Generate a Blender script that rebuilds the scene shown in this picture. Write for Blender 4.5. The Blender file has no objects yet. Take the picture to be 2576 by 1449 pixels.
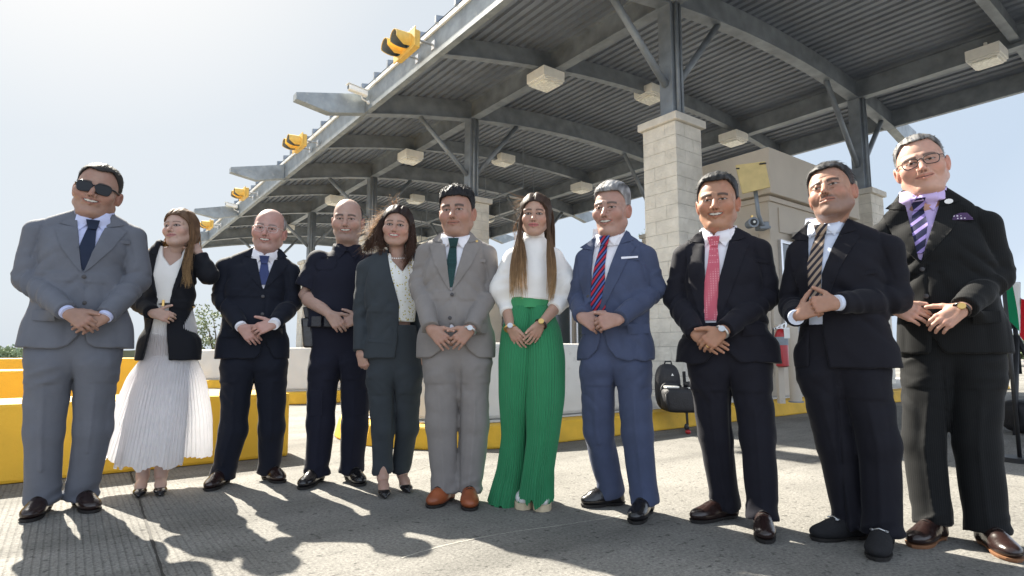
import bpy, bmesh, math, random
import numpy as np
from mathutils import Vector, Matrix
from mathutils.bvhtree import BVHTree

# ------------------------------------------------------------------ camera, sky, sun, exposure
SC = bpy.context.scene
COL = SC.collection
CAMH, PITCH, FPX = 0.81, math.radians(6.4), 1480.0      # photo measured at 2576 px wide
cam_d = bpy.data.cameras.new("camera")
cam = bpy.data.objects.new("camera", cam_d)
COL.objects.link(cam)
cam.location = (0, 0, CAMH)
cam.rotation_euler = (math.pi / 2 + PITCH, 0, 0)
cam_d.sensor_width = 36
cam_d.lens = 36 * FPX / 2576
cam_d.clip_end = 3000
SC.camera = cam

SUN_AZ, SUN_EL = math.radians(-43.5), math.radians(45)    # azimuth from +Y towards +X
SUNV = Vector((math.sin(SUN_AZ) * math.cos(SUN_EL), math.cos(SUN_AZ) * math.cos(SUN_EL), math.sin(SUN_EL)))
sd = bpy.data.lights.new("sun", 'SUN')
sd.energy = 5.0
sd.angle = math.radians(0.55)
sd.color = (1.0, 0.93, 0.80)
sun = bpy.data.objects.new("sun", sd)
sun.rotation_euler = SUNV.to_track_quat('Z', 'Y').to_euler()
COL.objects.link(sun)

world = bpy.data.worlds.new("World")
SC.world = world
world.use_nodes = True
wn = world.node_tree.nodes
sky = wn.new("ShaderNodeTexSky")
sky.sky_type = 'NISHITA'
sky.sun_disc = False
sky.sun_elevation = SUN_EL
sky.sun_rotation = SUN_AZ
sky.air_density = 1.0
sky.dust_density = 3.0
sky.ozone_density = 1.5
world.node_tree.links.new(sky.outputs[0], wn["Background"].inputs[0])
wn["Background"].inputs[1].default_value = 0.065
# thin bright haze in front of the blue: a second, pale background mixed in
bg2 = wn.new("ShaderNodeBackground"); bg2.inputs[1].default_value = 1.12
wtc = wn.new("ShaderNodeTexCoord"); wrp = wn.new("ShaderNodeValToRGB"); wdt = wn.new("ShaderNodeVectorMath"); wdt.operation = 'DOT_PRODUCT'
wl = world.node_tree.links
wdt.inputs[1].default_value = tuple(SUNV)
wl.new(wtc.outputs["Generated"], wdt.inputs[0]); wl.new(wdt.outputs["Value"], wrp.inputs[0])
el = wrp.color_ramp.elements                     # hazy glow towards the sun, plus added fill on the far side
el[0].position = 0.0; el[0].color = (0.37, 0.42, 0.50, 1)  # added fill: unseen sky behind the camera raised to light fronts and shaded ground
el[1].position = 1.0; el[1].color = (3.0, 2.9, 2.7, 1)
for p_, c_ in ((0.16, (0.185, 0.215, 0.255, 1)), (0.25, (0.168, 0.200, 0.240, 1)), (0.60, (0.182, 0.208, 0.238, 1)), (0.88, (0.196, 0.212, 0.226, 1)), (0.96, (0.235, 0.238, 0.238, 1))):
    e_ = el.new(p_); e_.color = c_
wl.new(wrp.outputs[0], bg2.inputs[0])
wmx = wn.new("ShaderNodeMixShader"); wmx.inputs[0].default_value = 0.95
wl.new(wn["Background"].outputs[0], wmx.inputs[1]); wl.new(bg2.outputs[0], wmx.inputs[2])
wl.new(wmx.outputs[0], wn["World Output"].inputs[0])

SC.view_settings.view_transform = 'Standard'
SC.view_settings.look = 'None'
SC.view_settings.exposure = 1.72
SC.view_settings.gamma = 1.0

# ------------------------------------------------------------------ pixel <-> space
CP, SP = math.cos(PITCH), math.sin(PITCH)
def ray(px, py):
    a = (px - 1288) / FPX
    v = (724.5 - py) / FPX
    return np.array((a, CP - v * SP, SP + v * CP))
def at(px, py, Y):
    r = ray(px, py)
    r = r * (Y / r[1])
    return np.array((r[0], Y, CAMH + r[2]))
def ground(px, py, z=0.0):
    r = ray(px, py)
    k = (z - CAMH) / r[2]
    return np.array((r[0] * k, r[1] * k, z))

# ------------------------------------------------------------------ object helpers
def link(o, parent=None):
    COL.objects.link(o)
    if parent is not None:
        o.parent = parent
    return o
def tag(o, label=None, cat=None, group=None, kind=None):
    if label: o["label"] = label
    if cat: o["category"] = cat
    if group: o["group"] = group
    if kind: o["kind"] = kind
    return o
def thing(name, loc, label, cat, rz=0.0, group=None):
    o = bpy.data.objects.new(name, None)
    o.empty_display_size = 0.2
    o.location = loc
    o.rotation_euler = (0, 0, rz)
    link(o)
    return tag(o, label, cat, group)
def copy_tree(o, parent=None):
    c = o.copy()
    COL.objects.link(c)
    if parent is not None: c.parent = parent
    for ch in list(o.children):
        copy_tree(ch, c)
    return c

def mesh_np(name, V, F, mat, parent=None, smooth=True, col=None):
    """F: (n,4) or (n,3) int array"""
    me = bpy.data.meshes.new(name)
    V = np.ascontiguousarray(V, dtype=np.float32)
    F = np.ascontiguousarray(F, dtype=np.int32)
    k = F.shape[1]
    me.vertices.add(len(V)); me.vertices.foreach_set("co", V.ravel())
    me.loops.add(F.size); me.loops.foreach_set("vertex_index", F.ravel())
    me.polygons.add(len(F))
    me.polygons.foreach_set("loop_start", np.arange(0, F.size, k, dtype=np.int32))
    me.polygons.foreach_set("use_smooth", np.full(len(F), smooth))
    me.update(calc_edges=True)
    if col is not None:
        c = np.ones((len(V), 4), dtype=np.float32); c[:, :3] = col
        at_ = me.color_attributes.new("Col", 'FLOAT_COLOR', 'POINT')
        at_.data.foreach_set("color", c.ravel())
    if mat: me.materials.append(mat)
    return link(bpy.data.objects.new(name, me), parent)

class MB:
    """collects polygons, links them as one mesh object"""
    def __init__(s): s.V = []; s.F = []; s.M = []; s.m = 0
    def poly(s, pts, faces):
        n = len(s.V)
        s.V += [tuple(p) for p in pts]
        s.F += [tuple(i + n for i in f) for f in faces]
        s.M += [s.m] * len(faces)
    def hexa(s, p):   # 8 pts: bottom 4 ccw, top 4 ccw
        s.poly(p, [(3, 2, 1, 0), (4, 5, 6, 7), (0, 1, 5, 4), (1, 2, 6, 5), (2, 3, 7, 6), (3, 0, 4, 7)])
    def box(s, lo, hi, fn=None):
        x0, y0, z0 = lo; x1, y1, z1 = hi
        p = [(x0, y0, z0), (x1, y0, z0), (x1, y1, z0), (x0, y1, z0), (x0, y0, z1), (x1, y0, z1), (x1, y1, z1), (x0, y1, z1)]
        if fn: p = [fn(*q) for q in p]
        s.hexa(p)
    def tube(s, pts, r, n=10, cap=True):
        pts = [Vector(p) for p in pts]
        rs = r if isinstance(r, (list, tuple)) else [r] * len(pts)
        rings = []
        up = None
        for i, p in enumerate(pts):
            d = (pts[min(i + 1, len(pts) - 1)] - pts[max(i - 1, 0)]).normalized()
            if up is None:
                up = Vector((0, 0, 1)) if abs(d.z) < 0.9 else Vector((1, 0, 0))
            e1 = d.cross(up).normalized(); e2 = e1.cross(d).normalized(); up = e2
            rings.append([p + (e1 * math.cos(2 * math.pi * k / n) + e2 * math.sin(2 * math.pi * k / n)) * rs[i] for k in range(n)])
        V = [q for rg in rings for q in rg]
        F = []
        for i in range(len(pts) - 1):
            for k in range(n):
                k2 = (k + 1) % n
                F.append((i * n + k, i * n + k2, (i + 1) * n + k2, (i + 1) * n + k))
        if cap:
            F.append(tuple(range(n))[::-1]); F.append(tuple((len(pts) - 1) * n + k for k in range(n)))
        s.poly(V, F)
    def prism(s, outline, z0, z1, fn=None, z1off=None):
        n = len(outline)
        a = [(x, y, z0) for x, y in outline]
        b = [(x, y, z1) for x, y in (z1off or outline)]
        p = a + b
        if fn: p = [fn(*q) for q in p]
        s.poly(p, [tuple(range(n))[::-1], tuple(range(n, 2 * n))] + [(i, (i + 1) % n, n + (i + 1) % n, n + i) for i in range(n)])
    def ball(s, c, r, nu=12, nv=8):
        rx, ry, rz = r if isinstance(r, (tuple, list)) else (r, r, r)
        V = [(c[0], c[1], c[2] - rz)]
        for j in range(1, nv):
            t = math.pi * j / nv
            for i in range(nu):
                a = 2 * math.pi * i / nu
                V.append((c[0] + rx * math.sin(t) * math.cos(a), c[1] + ry * math.sin(t) * math.sin(a), c[2] - rz * math.cos(t)))
        V.append((c[0], c[1], c[2] + rz))
        F = [(0, 1 + (i + 1) % nu, 1 + i) for i in range(nu)]
        for j in range(nv - 2):
            for i in range(nu):
                F.append((1 + j * nu + i, 1 + j * nu + (i + 1) % nu, 1 + (j + 1) * nu + (i + 1) % nu, 1 + (j + 1) * nu + i))
        e = len(V) - 1
        F += [(e, 1 + (nv - 2) * nu + i, 1 + (nv - 2) * nu + (i + 1) % nu) for i in range(nu)]
        s.poly(V, F)
    def build(s, name, mat, parent=None, smooth=False, bevel=0, off=None, auto=None):
        me = bpy.data.meshes.new(name)
        V = s.V if off is None else [(v[0] - off[0], v[1] - off[1], v[2] - off[2]) for v in s.V]
        me.from_pydata([tuple(map(float, v)) for v in V], [], s.F)
        for m in (mat if isinstance(mat, (list, tuple)) else [mat]): me.materials.append(m)
        for p, mi in zip(me.polygons, s.M): p.material_index = mi; p.use_smooth = smooth
        bm = bmesh.new(); bm.from_mesh(me)
        bmesh.ops.recalc_face_normals(bm, faces=bm.faces)
        bm.to_mesh(me); bm.free()
        if auto is not None:
            me.set_sharp_from_angle(angle=math.radians(auto))
        o = link(bpy.data.objects.new(name, me), parent)
        if bevel:
            b = o.modifiers.new("bevel", 'BEVEL'); b.width = bevel; b.segments = 2; b.limit_method = 'ANGLE'; b.angle_limit = math.radians(40)
        return o

# ------------------------------------------------------------------ materials
def newmat(name):
    m = bpy.data.materials.new(name); m.use_nodes = True
    nt = m.node_tree; b = nt.nodes["Principled BSDF"]
    return m, nt, b
def mat(name, base, rough=0.6, metal=0.0, var=0.12, vscale=4.0, bump=0.15, bscale=60.0, spec=0.5, stretch=(1, 1, 1), sheen=0.0, detail=6, dirt=None, coat=0.0, bdist=0.01):
    m, nt, b = newmat(name)
    N, L = nt.nodes, nt.links
    tc = N.new("ShaderNodeTexCoord"); mp = N.new("ShaderNodeMapping"); mp.inputs["Scale"].default_value = stretch
    L.new(tc.outputs["Object"], mp.inputs[0])
    n1 = N.new("ShaderNodeTexNoise"); n1.inputs["Scale"].default_value = vscale; n1.inputs["Detail"].default_value = detail
    L.new(mp.outputs[0], n1.inputs["Vector"])
    r = N.new("ShaderNodeMapRange"); r.inputs[1].default_value = 0.25; r.inputs[2].default_value = 0.75
    r.inputs[3].default_value = 1 - var; r.inputs[4].default_value = 1 + var
    L.new(n1.outputs[0], r.inputs[0])
    mx = N.new("ShaderNodeVectorMath"); mx.operation = 'SCALE'
    mx.inputs[0].default_value = base
    L.new(r.outputs[0], mx.inputs["Scale"])
    colout = mx.outputs[0]
    if dirt:
        n3 = N.new("ShaderNodeTexNoise"); n3.inputs["Scale"].default_value = dirt[1]; n3.inputs["Detail"].default_value = 8; n3.inputs["Roughness"].default_value = 0.7
        L.new(tc.outputs["Object"], n3.inputs["Vector"])
        rr = N.new("ShaderNodeMapRange"); rr.inputs[1].default_value = dirt[2]; rr.inputs[2].default_value = dirt[2] + 0.12
        L.new(n3.outputs[0], rr.inputs[0])
        mm = N.new("ShaderNodeMix"); mm.data_type = 'RGBA'
        L.new(rr.outputs[0], mm.inputs[0]); L.new(colout, mm.inputs[6]); mm.inputs[7].default_value = (*dirt[0], 1)
        colout = mm.outputs[2]
    L.new(colout, b.inputs["Base Color"])
    b.inputs["Roughness"].default_value = rough; b.inputs["Metallic"].default_value = metal
    b.inputs["Specular IOR Level"].default_value = spec
    b.inputs["Coat Weight"].default_value = coat
    if sheen:
        b.inputs["Sheen Weight"].default_value = sheen; b.inputs["Sheen Roughness"].default_value = 0.5
    if bump:
        n2 = N.new("ShaderNodeTexNoise"); n2.inputs["Scale"].default_value = bscale; n2.inputs["Detail"].default_value = 4
        L.new(mp.outputs[0], n2.inputs["Vector"])
        bp = N.new("ShaderNodeBump"); bp.inputs["Strength"].default_value = bump; bp.inputs["Distance"].default_value = bdist
        L.new(n2.outputs[0], bp.inputs["Height"]); L.new(bp.outputs[0], b.inputs["Normal"])
    return m
def colmat(name, rough=0.5, sss=0.0, var=0.06, bump=0.1, bscale=150.0, spec=0.4, trans=0.0, sheen=0.0):
    """colour taken from the mesh's own colour attribute (lips, brows, hair strands)"""
    m, nt, b = newmat(name)
    N, L = nt.nodes, nt.links
    a = N.new("ShaderNodeVertexColor"); a.layer_name = "Col"
    tc = N.new("ShaderNodeTexCoord")
    n1 = N.new("ShaderNodeTexNoise"); n1.inputs["Scale"].default_value = 25; n1.inputs["Detail"].default_value = 5
    L.new(tc.outputs["Object"], n1.inputs["Vector"])
    r = N.new("ShaderNodeMapRange"); r.inputs[1].default_value = 0.25; r.inputs[2].default_value = 0.75
    r.inputs[3].default_value = 1 - var; r.inputs[4].default_value = 1 + var
    L.new(n1.outputs[0], r.inputs[0])
    mx = N.new("ShaderNodeVectorMath"); mx.operation = 'SCALE'
    L.new(a.outputs[0], mx.inputs[0]); L.new(r.outputs[0], mx.inputs["Scale"])
    L.new(mx.outputs[0], b.inputs["Base Color"])
    b.inputs["Roughness"].default_value = rough
    b.inputs["Specular IOR Level"].default_value = spec
    if sheen: b.inputs["Sheen Weight"].default_value = sheen
    if sss:
        b.inputs["Subsurface Weight"].default_value = sss
        b.inputs["Subsurface Radius"].default_value = (1.0, 0.35, 0.2)
        b.inputs["Subsurface Scale"].default_value = 0.008
    n2 = N.new("ShaderNodeTexNoise"); n2.inputs["Scale"].default_value = bscale; n2.inputs["Detail"].default_value = 3
    L.new(tc.outputs["Object"], n2.inputs["Vector"])
    bp = N.new("ShaderNodeBump"); bp.inputs["Strength"].default_value = bump; bp.inputs["Distance"].default_value = 0.003
    L.new(n2.outputs[0], bp.inputs["Height"]); L.new(bp.outputs[0], b.inputs["Normal"])
    if trans:   # thin things that let light through
        t = N.new("ShaderNodeBsdfTranslucent"); L.new(mx.outputs[0], t.inputs[0])
        ms = N.new("ShaderNodeMixShader"); ms.inputs[0].default_value = trans
        L.new(b.outputs[0], ms.inputs[1]); L.new(t.outputs[0], ms.inputs[2])
        L.new(ms.outputs[0], nt.nodes["Material Output"].inputs[0])
    return m
# ------------------------------------------------------------------ the place
# the canopy runs along LDIR, the lanes along TDIR; origin at the nearest masonry pier
P0 = np.array((2.42, 8.60)); TD = np.array((0.8, 0.6)); LD = np.array((-0.6, 0.8))
def tl(t, l, z):
    q = P0 + TD * t + LD * l
    return (q[0], q[1], z)
RZ = math.atan2(TD[1], TD[0])
def unit(x, y, z): return (x, y, z)
PITCHL = 5.6

M_steel = mat("galvanised_steel", (0.235, 0.265, 0.30), 0.55, 0.25, 0.30, 3.5, 0.1, 40, dirt=((0.24, 0.25, 0.25), 9, 0.58))
M_fascia = mat("galvanised_fascia", (0.26, 0.29, 0.31), 0.5, 0.3, 0.25, 5, 0.1, 40, dirt=((0.36, 0.38, 0.38), 7, 0.57))
M_deck = mat("roof_deck", (0.215, 0.245, 0.295), 0.6, 0.2, 0.2, 1.2, 0.1, 30)
M_white = mat("white_paint", (0.75, 0.75, 0.72), 0.45, 0, 0.08, 8, 0.05, 60)
M_block = mat("split_face_block", (0.72, 0.675, 0.59), 0.9, 0, 0.14, 5, 0.9, 22, detail=8, bdist=0.02)
M_mortar = mat("mortar", (0.46, 0.44, 0.39), 0.95)
M_cap = mat("cast_stone_cap", (0.66, 0.62, 0.55), 0.85, 0, 0.12, 8, 0.3, 50)
M_lightbox = mat("light_fixture_paint", (0.88, 0.87, 0.82), 0.5, 0, 0.06, 10, 0.05)
M_lens = mat("prismatic_lens", (0.93, 0.92, 0.84), 0.25, 0, 0.25, 18, 0.3, 90)
M_yellow = mat("signal_yellow", (0.78, 0.50, 0.11), 0.5, 0, 0.1, 12, 0.08, 60)
M_liner = mat("visor_inside", (0.20, 0.21, 0.19), 0.6)
M_black = mat("black_plastic", (0.02, 0.02, 0.022), 0.45, 0, 0.2, 20, 0.1)
M_stucco = mat("booth_stucco", (0.60, 0.53, 0.44), 0.9, 0, 0.06, 2.5, 0.5, 130, dirt=((0.40, 0.355, 0.30), 4, 0.62))
M_conc = mat("painted_concrete", (0.62, 0.60, 0.56), 0.85, 0, 0.10, 2.2, 0.3, 70, dirt=((0.44, 0.42, 0.38), 6, 0.62))
M_kerb = mat("yellow_kerb_paint", (0.72, 0.42, 0.03), 0.7, 0, 0.18, 5, 0.4, 60, dirt=((0.30, 0.20, 0.07), 7, 0.60))
M_ybar = mat("yellow_barrier_paint", (0.80, 0.45, 0.03), 0.65, 0, 0.10, 2.5, 0.3, 80, dirt=((0.42, 0.27, 0.06), 11, 0.70))
M_red = mat("red_enamel", (0.42, 0.02, 0.025), 0.3, 0, 0.1, 10, 0.03)
M_metal = mat("brushed_metal", (0.6, 0.6, 0.6), 0.3, 0.9, 0.1, 20, 0.05)
M_lensdark = mat("sunglass_lens", (0.012, 0.014, 0.018), 0.35, 0, 0.1, 2, 0.0, spec=0.25)
M_glass = mat("dark_glass", (0.03, 0.045, 0.05), 0.08, 0, 0.1, 2, 0.0, spec=0.8)
M_blue = mat("blue_panel", (0.05, 0.22, 0.5), 0.4)
M_signback = mat("yellow_sign_panel", (0.62, 0.49, 0.22), 0.6, 0, 0.12, 9, 0.1)
M_gold = mat("gold_metal", (0.75, 0.5, 0.18), 0.3, 0.9, 0.05, 20, 0.02)

# ---- ground
def ground_mat():
    m, nt, b = newmat("concrete_paving")
    N, L = nt.nodes, nt.links
    tc = N.new("ShaderNodeTexCoord")
    mp = N.new("ShaderNodeMapping"); mp.inputs["Rotation"].default_value = (0, 0, -RZ)
    L.new(tc.outputs["Object"], mp.inputs[0])
    def noise(scale, det=8, rough=0.6, src=mp, strx=None):
        s = src.outputs[0]
        if strx:
            m2 = N.new("ShaderNodeMapping"); m2.inputs["Scale"].default_value = strx; L.new(s, m2.inputs[0]); s = m2.outputs[0]
        n = N.new("ShaderNodeTexNoise"); n.inputs["Scale"].default_value = scale; n.inputs["Detail"].default_value = det
        n.inputs["Roughness"].default_value = rough; L.new(s, n.inputs["Vector"]); return n.outputs[0]
    def ramp(v, a, c, lo, hi):
        r = N.new("ShaderNodeMapRange"); r.inputs[1].default_value = a; r.inputs[2].default_value = c
        r.inputs[3].default_value = lo; r.inputs[4].default_value = hi; L.new(v, r.inputs[0]); return r.outputs[0]
    def mul(a, c):
        n = N.new("ShaderNodeMath"); n.operation = 'MULTIPLY'; L.new(a, n.inputs[0]); L.new(c, n.inputs[1]); return n.outputs[0]
    big = ramp(noise(0.6, 6), 0.35, 0.65, 0.78, 1.12)
    mid = ramp(noise(3.0, 8, 0.7), 0.3, 0.7, 0.86, 1.10)
    fine = ramp(noise(70, 4, 0.8), 0.34, 0.66, 0.55, 1.3)
    grit = ramp(noise(26, 3, 0.5), 0.61, 0.70, 1.0, 0.42)
    tyre = ramp(noise(0.9, 5, 0.6, strx=(0.25, 1.6, 1)), 0.48, 0.66, 1.0, 0.62)
    sep = N.new("ShaderNodeSeparateXYZ"); L.new(mp.outputs[0], sep.inputs[0])
    # tined grooves run along the canopy direction
    wv = N.new("ShaderNodeTexWave"); wv.wave_type = 'BANDS'; wv.bands_direction = 'X'; wv.inputs["Scale"].default_value = 11.5
    wv.inputs["Distortion"].default_value = 0.6; wv.inputs["Detail"].default_value = 1.5; wv.inputs["Detail Scale"].default_value = 3
    L.new(mp.outputs[0], wv.inputs["Vector"])
    gmask = ramp(sep.outputs[0], 0.35, 0.9, 1.0, 0.18)
    groove = ramp(wv.outputs[0], 0.0, 0.35, 0.0, 1.0)
    g1 = N.new("ShaderNodeMath"); g1.operation = 'SUBTRACT'; g1.inputs[0].default_value = 1; L.new(groove, g1.inputs[1])
    gdark = mul(g1.outputs[0], gmask)
    gcol = ramp(gdark, 0, 1, 1.0, 0.80)
    tot = mul(mul(mul(big, mid), mul(fine, grit)), mul(tyre, gcol))
    v = N.new("ShaderNodeVectorMath"); v.operation = 'SCALE'; v.inputs[0].default_value = (0.245, 0.236, 0.217)
    L.new(tot, v.inputs["Scale"]); L.new(v.outputs[0], b.inputs["Base Color"])
    b.inputs["Roughness"].default_value = 0.85
    b.inputs["Specular IOR Level"].default_value = 0.3
    hh = N.new("ShaderNodeMath"); hh.operation = 'ADD'; L.new(mul(fine, grit), hh.inputs[0])
    sc = N.new("ShaderNodeMath"); sc.operation = 'MULTIPLY'; sc.inputs[1].default_value = -1.0; L.new(gdark, sc.inputs[0]); L.new(sc.outputs[0], hh.inputs[1])
    bp = N.new("ShaderNodeBump"); bp.inputs["Strength"].default_value = 0.55; bp.inputs["Distance"].default_value = 0.006
    L.new(hh.outputs[0], bp.inputs["Height"]); L.new(bp.outputs[0], b.inputs["Normal"])
    return m
M_ground = ground_mat()
g = MB(); g.poly([(-600, -60, 0), (600, -60, 0), (600, 1500, 0), (-600, 1500, 0)], [(0, 1, 2, 3)])
tag(g.build("ground", M_ground), kind="structure")
# expansion joint and hairline crack as thin strips just above the slab
M_joint = mat("joint_sealant", (0.025, 0.023, 0.02), 0.8, 0, 0.3, 30)
def strip(name, pts, w, m, z=0.004, jit=0.0, seed=1):
    rnd = random.Random(seed); P = []
    for a, c in zip(pts[:-1], pts[1:]):
        n = max(2, int(np.linalg.norm(np.array(c[:2]) - np.array(a[:2])) / 0.04))
        for i in range(n): P.append((a[0] + (c[0] - a[0]) * i / n, a[1] + (c[1] - a[1]) * i / n))
    P.append(pts[-1][:2]); V = []
    for i, p in enumerate(P):
        q0 = P[max(0, i - 1)]; q1 = P[min(len(P) - 1, i + 1)]
        d = np.array((q1[0] - q0[0], q1[1] - q0[1])); d = d / (np.linalg.norm(d) + 1e-9); n_ = np.array((-d[1], d[0]))
        c = np.array(p) + n_ * rnd.uniform(-jit, jit); ww = w * rnd.uniform(0.6, 1.3)
        V += [(*(c + n_ * ww / 2), z), (*(c - n_ * ww / 2), z)]
    b_ = MB(); b_.poly(V, [(2 * i, 2 * i + 1, 2 * i + 3, 2 * i + 2) for i in range(len(P) - 1)])
    return tag(b_.build(name, m), kind="structure")
ja, jb = ground(352, 1265), ground(410, 1449)
jd = (jb - ja) / np.linalg.norm(jb - ja)
strip("paving_joint", [tuple(ja - jd * 9), tuple(ja + jd * 3)], 0.011, M_joint, jit=0.0015)
strip("paving_joint", [(ja[0] - jd[0] * 4 + 0.8 * 4.4, ja[1] - jd[1] * 4 + 0.6 * 4.4), (ja[0] + jd[0] * 3 + 0.8 * 4.4, ja[1] + jd[1] * 3 + 0.6 * 4.4)], 0.004, M_joint, jit=0.003, seed=5)
M_crack = mat("pale_scratch", (0.5, 0.48, 0.42), 0.8)
strip("paving_crack", [tuple(ground(x, y)) for x, y in ((1010, 1405), (1100, 1378), (1200, 1356), (1290, 1340), (1400, 1325), (1560, 1300))], 0.0035, M_crack, jit=0.003, seed=3)
strip("paving_crack", [tuple(ground(x, y)) for x, y in ((1150, 1160), (1080, 1175), (1030, 1190), (960, 1200), (880, 1212))], 0.004, M_joint, jit=0.01, seed=8)

# ---- canopy
T0, T1, TC0, TC1, LA, LB = -2.6, 8.35, 0.0, 6.47, -13.0, 25.2
def zb(t):                                   # underside of the arched beams
    return 5.64 + (t + 2.6) * 0.0477 + 0.0185 * (t + 2.6) * (8.3 - t)
BH = 0.44
canopy = thing("canopy", tl(2.9, 5.6, 0), "long grey arched steel canopy with ribbed deck over the lanes", "canopy", RZ)
can_o = np.array(canopy.location)
def inv_tl(p):                               # world to canopy-local (rotated)
    d = np.array(p[:2]) - can_o[:2]
    return (d @ TD, d @ LD, p[2])
def cl(t, l, z): return (t - 2.9, l - 5.6, z)
# deck
prof = []
t = T0
while t < T1 - 0.01:
    for dt, up in ((0.0, 0), (0.105, 0), (0.115, 0.055), (0.19, 0.055), (0.20, 0)):
        if t + dt <= T1: prof.append((t + dt, up))
    t += 0.20
prof.append((T1, 0))
V = []
for l in (LA, LB):
    for (tt, up) in prof: V.append(cl(tt, l, zb(tt) + BH + 0.004 + up))
n = len(prof)
for l in (LA, LB):
    for (tt, up) in prof: V.append(cl(tt, l, zb(tt) + BH + 0.16))
F = [(i, i + 1, n + i + 1, n + i) for i in range(n - 1)] + [(2 * n + i, 2 * n + i + 1, 3 * n + i + 1, 3 * n + i) for i in range(n - 1)]
F += [(i, i + 1, 2 * n + i + 1, 2 * n + i) for i in range(n - 1)] + [(n + i, n + i + 1, 3 * n + i + 1, 3 * n + i) for i in range(n - 1)]
b_ = MB(); b_.poly(V, F); b_.build("roof_deck", M_deck, canopy)
def arch(mb, l, t0, t1, hw, z0, z1, n=28, taper=None):
    V = []
    for i in range(n + 1):
        tt = t0 + (t1 - t0) * i / n
        za, zc = zb(tt) + z0, zb(tt) + z1
        if taper: za = max(za, taper(tt))
        for a, c in ((-hw, za), (hw, za), (hw, zc), (-hw, zc)): V.append(cl(tt, l + a, c))
    F = []
    for i in range(n):
        for k in range(4):
            k2 = (k + 1) % 4; F.append((i * 4 + k, i * 4 + k2, i * 4 + 4 + k2, i * 4 + 4 + k))
    F += [(3, 2, 1, 0), tuple(n * 4 + k for k in range(4))]
    mb.poly(V, F)
l = -11.2
while l < 25.3:
    col_line = abs((l / PITCHL) - round(l / PITCHL)) < 0.01
    mb = MB()
    if col_line:
        arch(mb, l, T0 + 0.03, T1 - 0.03, 0.11, 0.0, 0.022); arch(mb, l, T0 + 0.03, T1 - 0.03, 0.045, 0.024, BH)
    else:
        arch(mb, l, T0 + 0.03, T1 - 0.03, 0.075, 0.10, 0.118); arch(mb, l, T0 + 0.03, T1 - 0.03, 0.035, 0.12, BH)
    mb.build("cross_beam", M_steel, canopy)
    if col_line:
        for sgn, ta, tb in ((-1, T0 - 0.02, T0 - 1.38), (1, T1 + 0.02, T1 + 1.3)):
            mb = MB()
            zt = [zb(ta) + BH - 0.02, zb(tb) + BH + 0.02]; 
            zl = [zb(ta) + 0.02, zt[1] - 0.13]; tk = ta + (tb - ta) * 0.52
            pts = [(ta, zl[0]), (tk, zl[0] - 0.17), (tb, zl[1]), (tb, zt[1]), (ta, zt[0])]
            hw = 0.10
            A = [cl(p[0], l - hw, p[1]) for p in pts]; B = [cl(p[0], l + hw, p[1]) for p in pts]
            mb.poly(A + B, [(0, 1, 2, 3, 4), (9, 8, 7, 6, 5)] + [(i, (i + 1) % 5, 5 + (i + 1) % 5, 5 + i) for i in range(5)])
            mb.build("outrigger", M_fascia, canopy)
    l += 2.8
def longbeam(t, name, z0, z1, w, fl, m):
    mb = MB()
    z = zb(t)
    mb.box((t - w / 2, LA, z + z0 + 0.02), (t + w / 2, LB, z + z1), cl)
    if fl:
        mb.box((t - fl, LA, z + z0 - 0.003), (t + fl, LB, z + z0 + 0.018), cl)
        mb.box((t - fl, LA, z + z1 - 0.02 - 0.003), (t + fl, LB, z + z1 - 0.003), cl)
    mb.build(name, m, canopy)
longbeam(TC0, "long_beam", 0.005, BH, 0.05, 0.10, M_steel)
longbeam(TC1, "long_beam", 0.005, BH, 0.05, 0.10, M_steel)
for t_, m_ in ((T0, M_fascia), (T1, M_steel)):
    mb = MB(); z = zb(t_)
    mb.box((t_ - 0.012, LA, z + 0.03), (t_ + 0.012, LB, z + BH + 0.05), cl)
    s_ = 1 if t_ < 0 else -1
    a, c = sorted((t_ + 0.013 * s_, t_ + 0.10 * s_)); mb.box((a, LA, z + 0.028), (c, LB, z + 0.045), cl)
    mb.build("fascia_channel", m_, canopy)
    mb = MB(); a, c = sorted((t_ - 0.05 * s_, t_ - 0.012 * s_ - 0.002 * s_))
    mb.box((a, LA, z + BH - 0.0), (c, LB, z + BH + 0.075), cl)
    mb.build("eave_trim", M_white, canopy)
mb = MB()
for l in (LA, LB):
    mb = MB(); arch(mb, l, T0 + 0.02, T1 - 0.02, 0.02, 0.05, BH + 0.15); mb.build("end_fascia", M_fascia, canopy)
mb = MB()
l = LA + 0.3                                  # standing seams that show above the front eave
while l < LB:
    z = zb(T0) + BH + 0.16
    mb.box((T0 - 0.06, l, z - 0.05), (T0 + 1.6, l + 0.05, z + 0.07), lambda t, l_, z_: cl(t, l_, z_ + (zb(t) - zb(T0)) if t > T0 else z_))
    l += 0.61
mb.build("roof_seams", M_steel, canopy)
mb = MB()
for (t_, l0_, l1_) in ((3.0, 7.5, 21.0), (4.6, 9.0, 21.0)):  # hanging pipe rack in the far bays
    mb.tube([cl(t_, l0_, 5.55), cl(t_, l1_, 5.55)], 0.035, 6)
    l = l0_
    while l < l1_:
        mb.tube([cl(t_, l, 5.55), cl(t_, l, zb(t_) + BH)], 0.014, 5); l += 1.9
mb.build("pipe_rack", M_steel, canopy)

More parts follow.
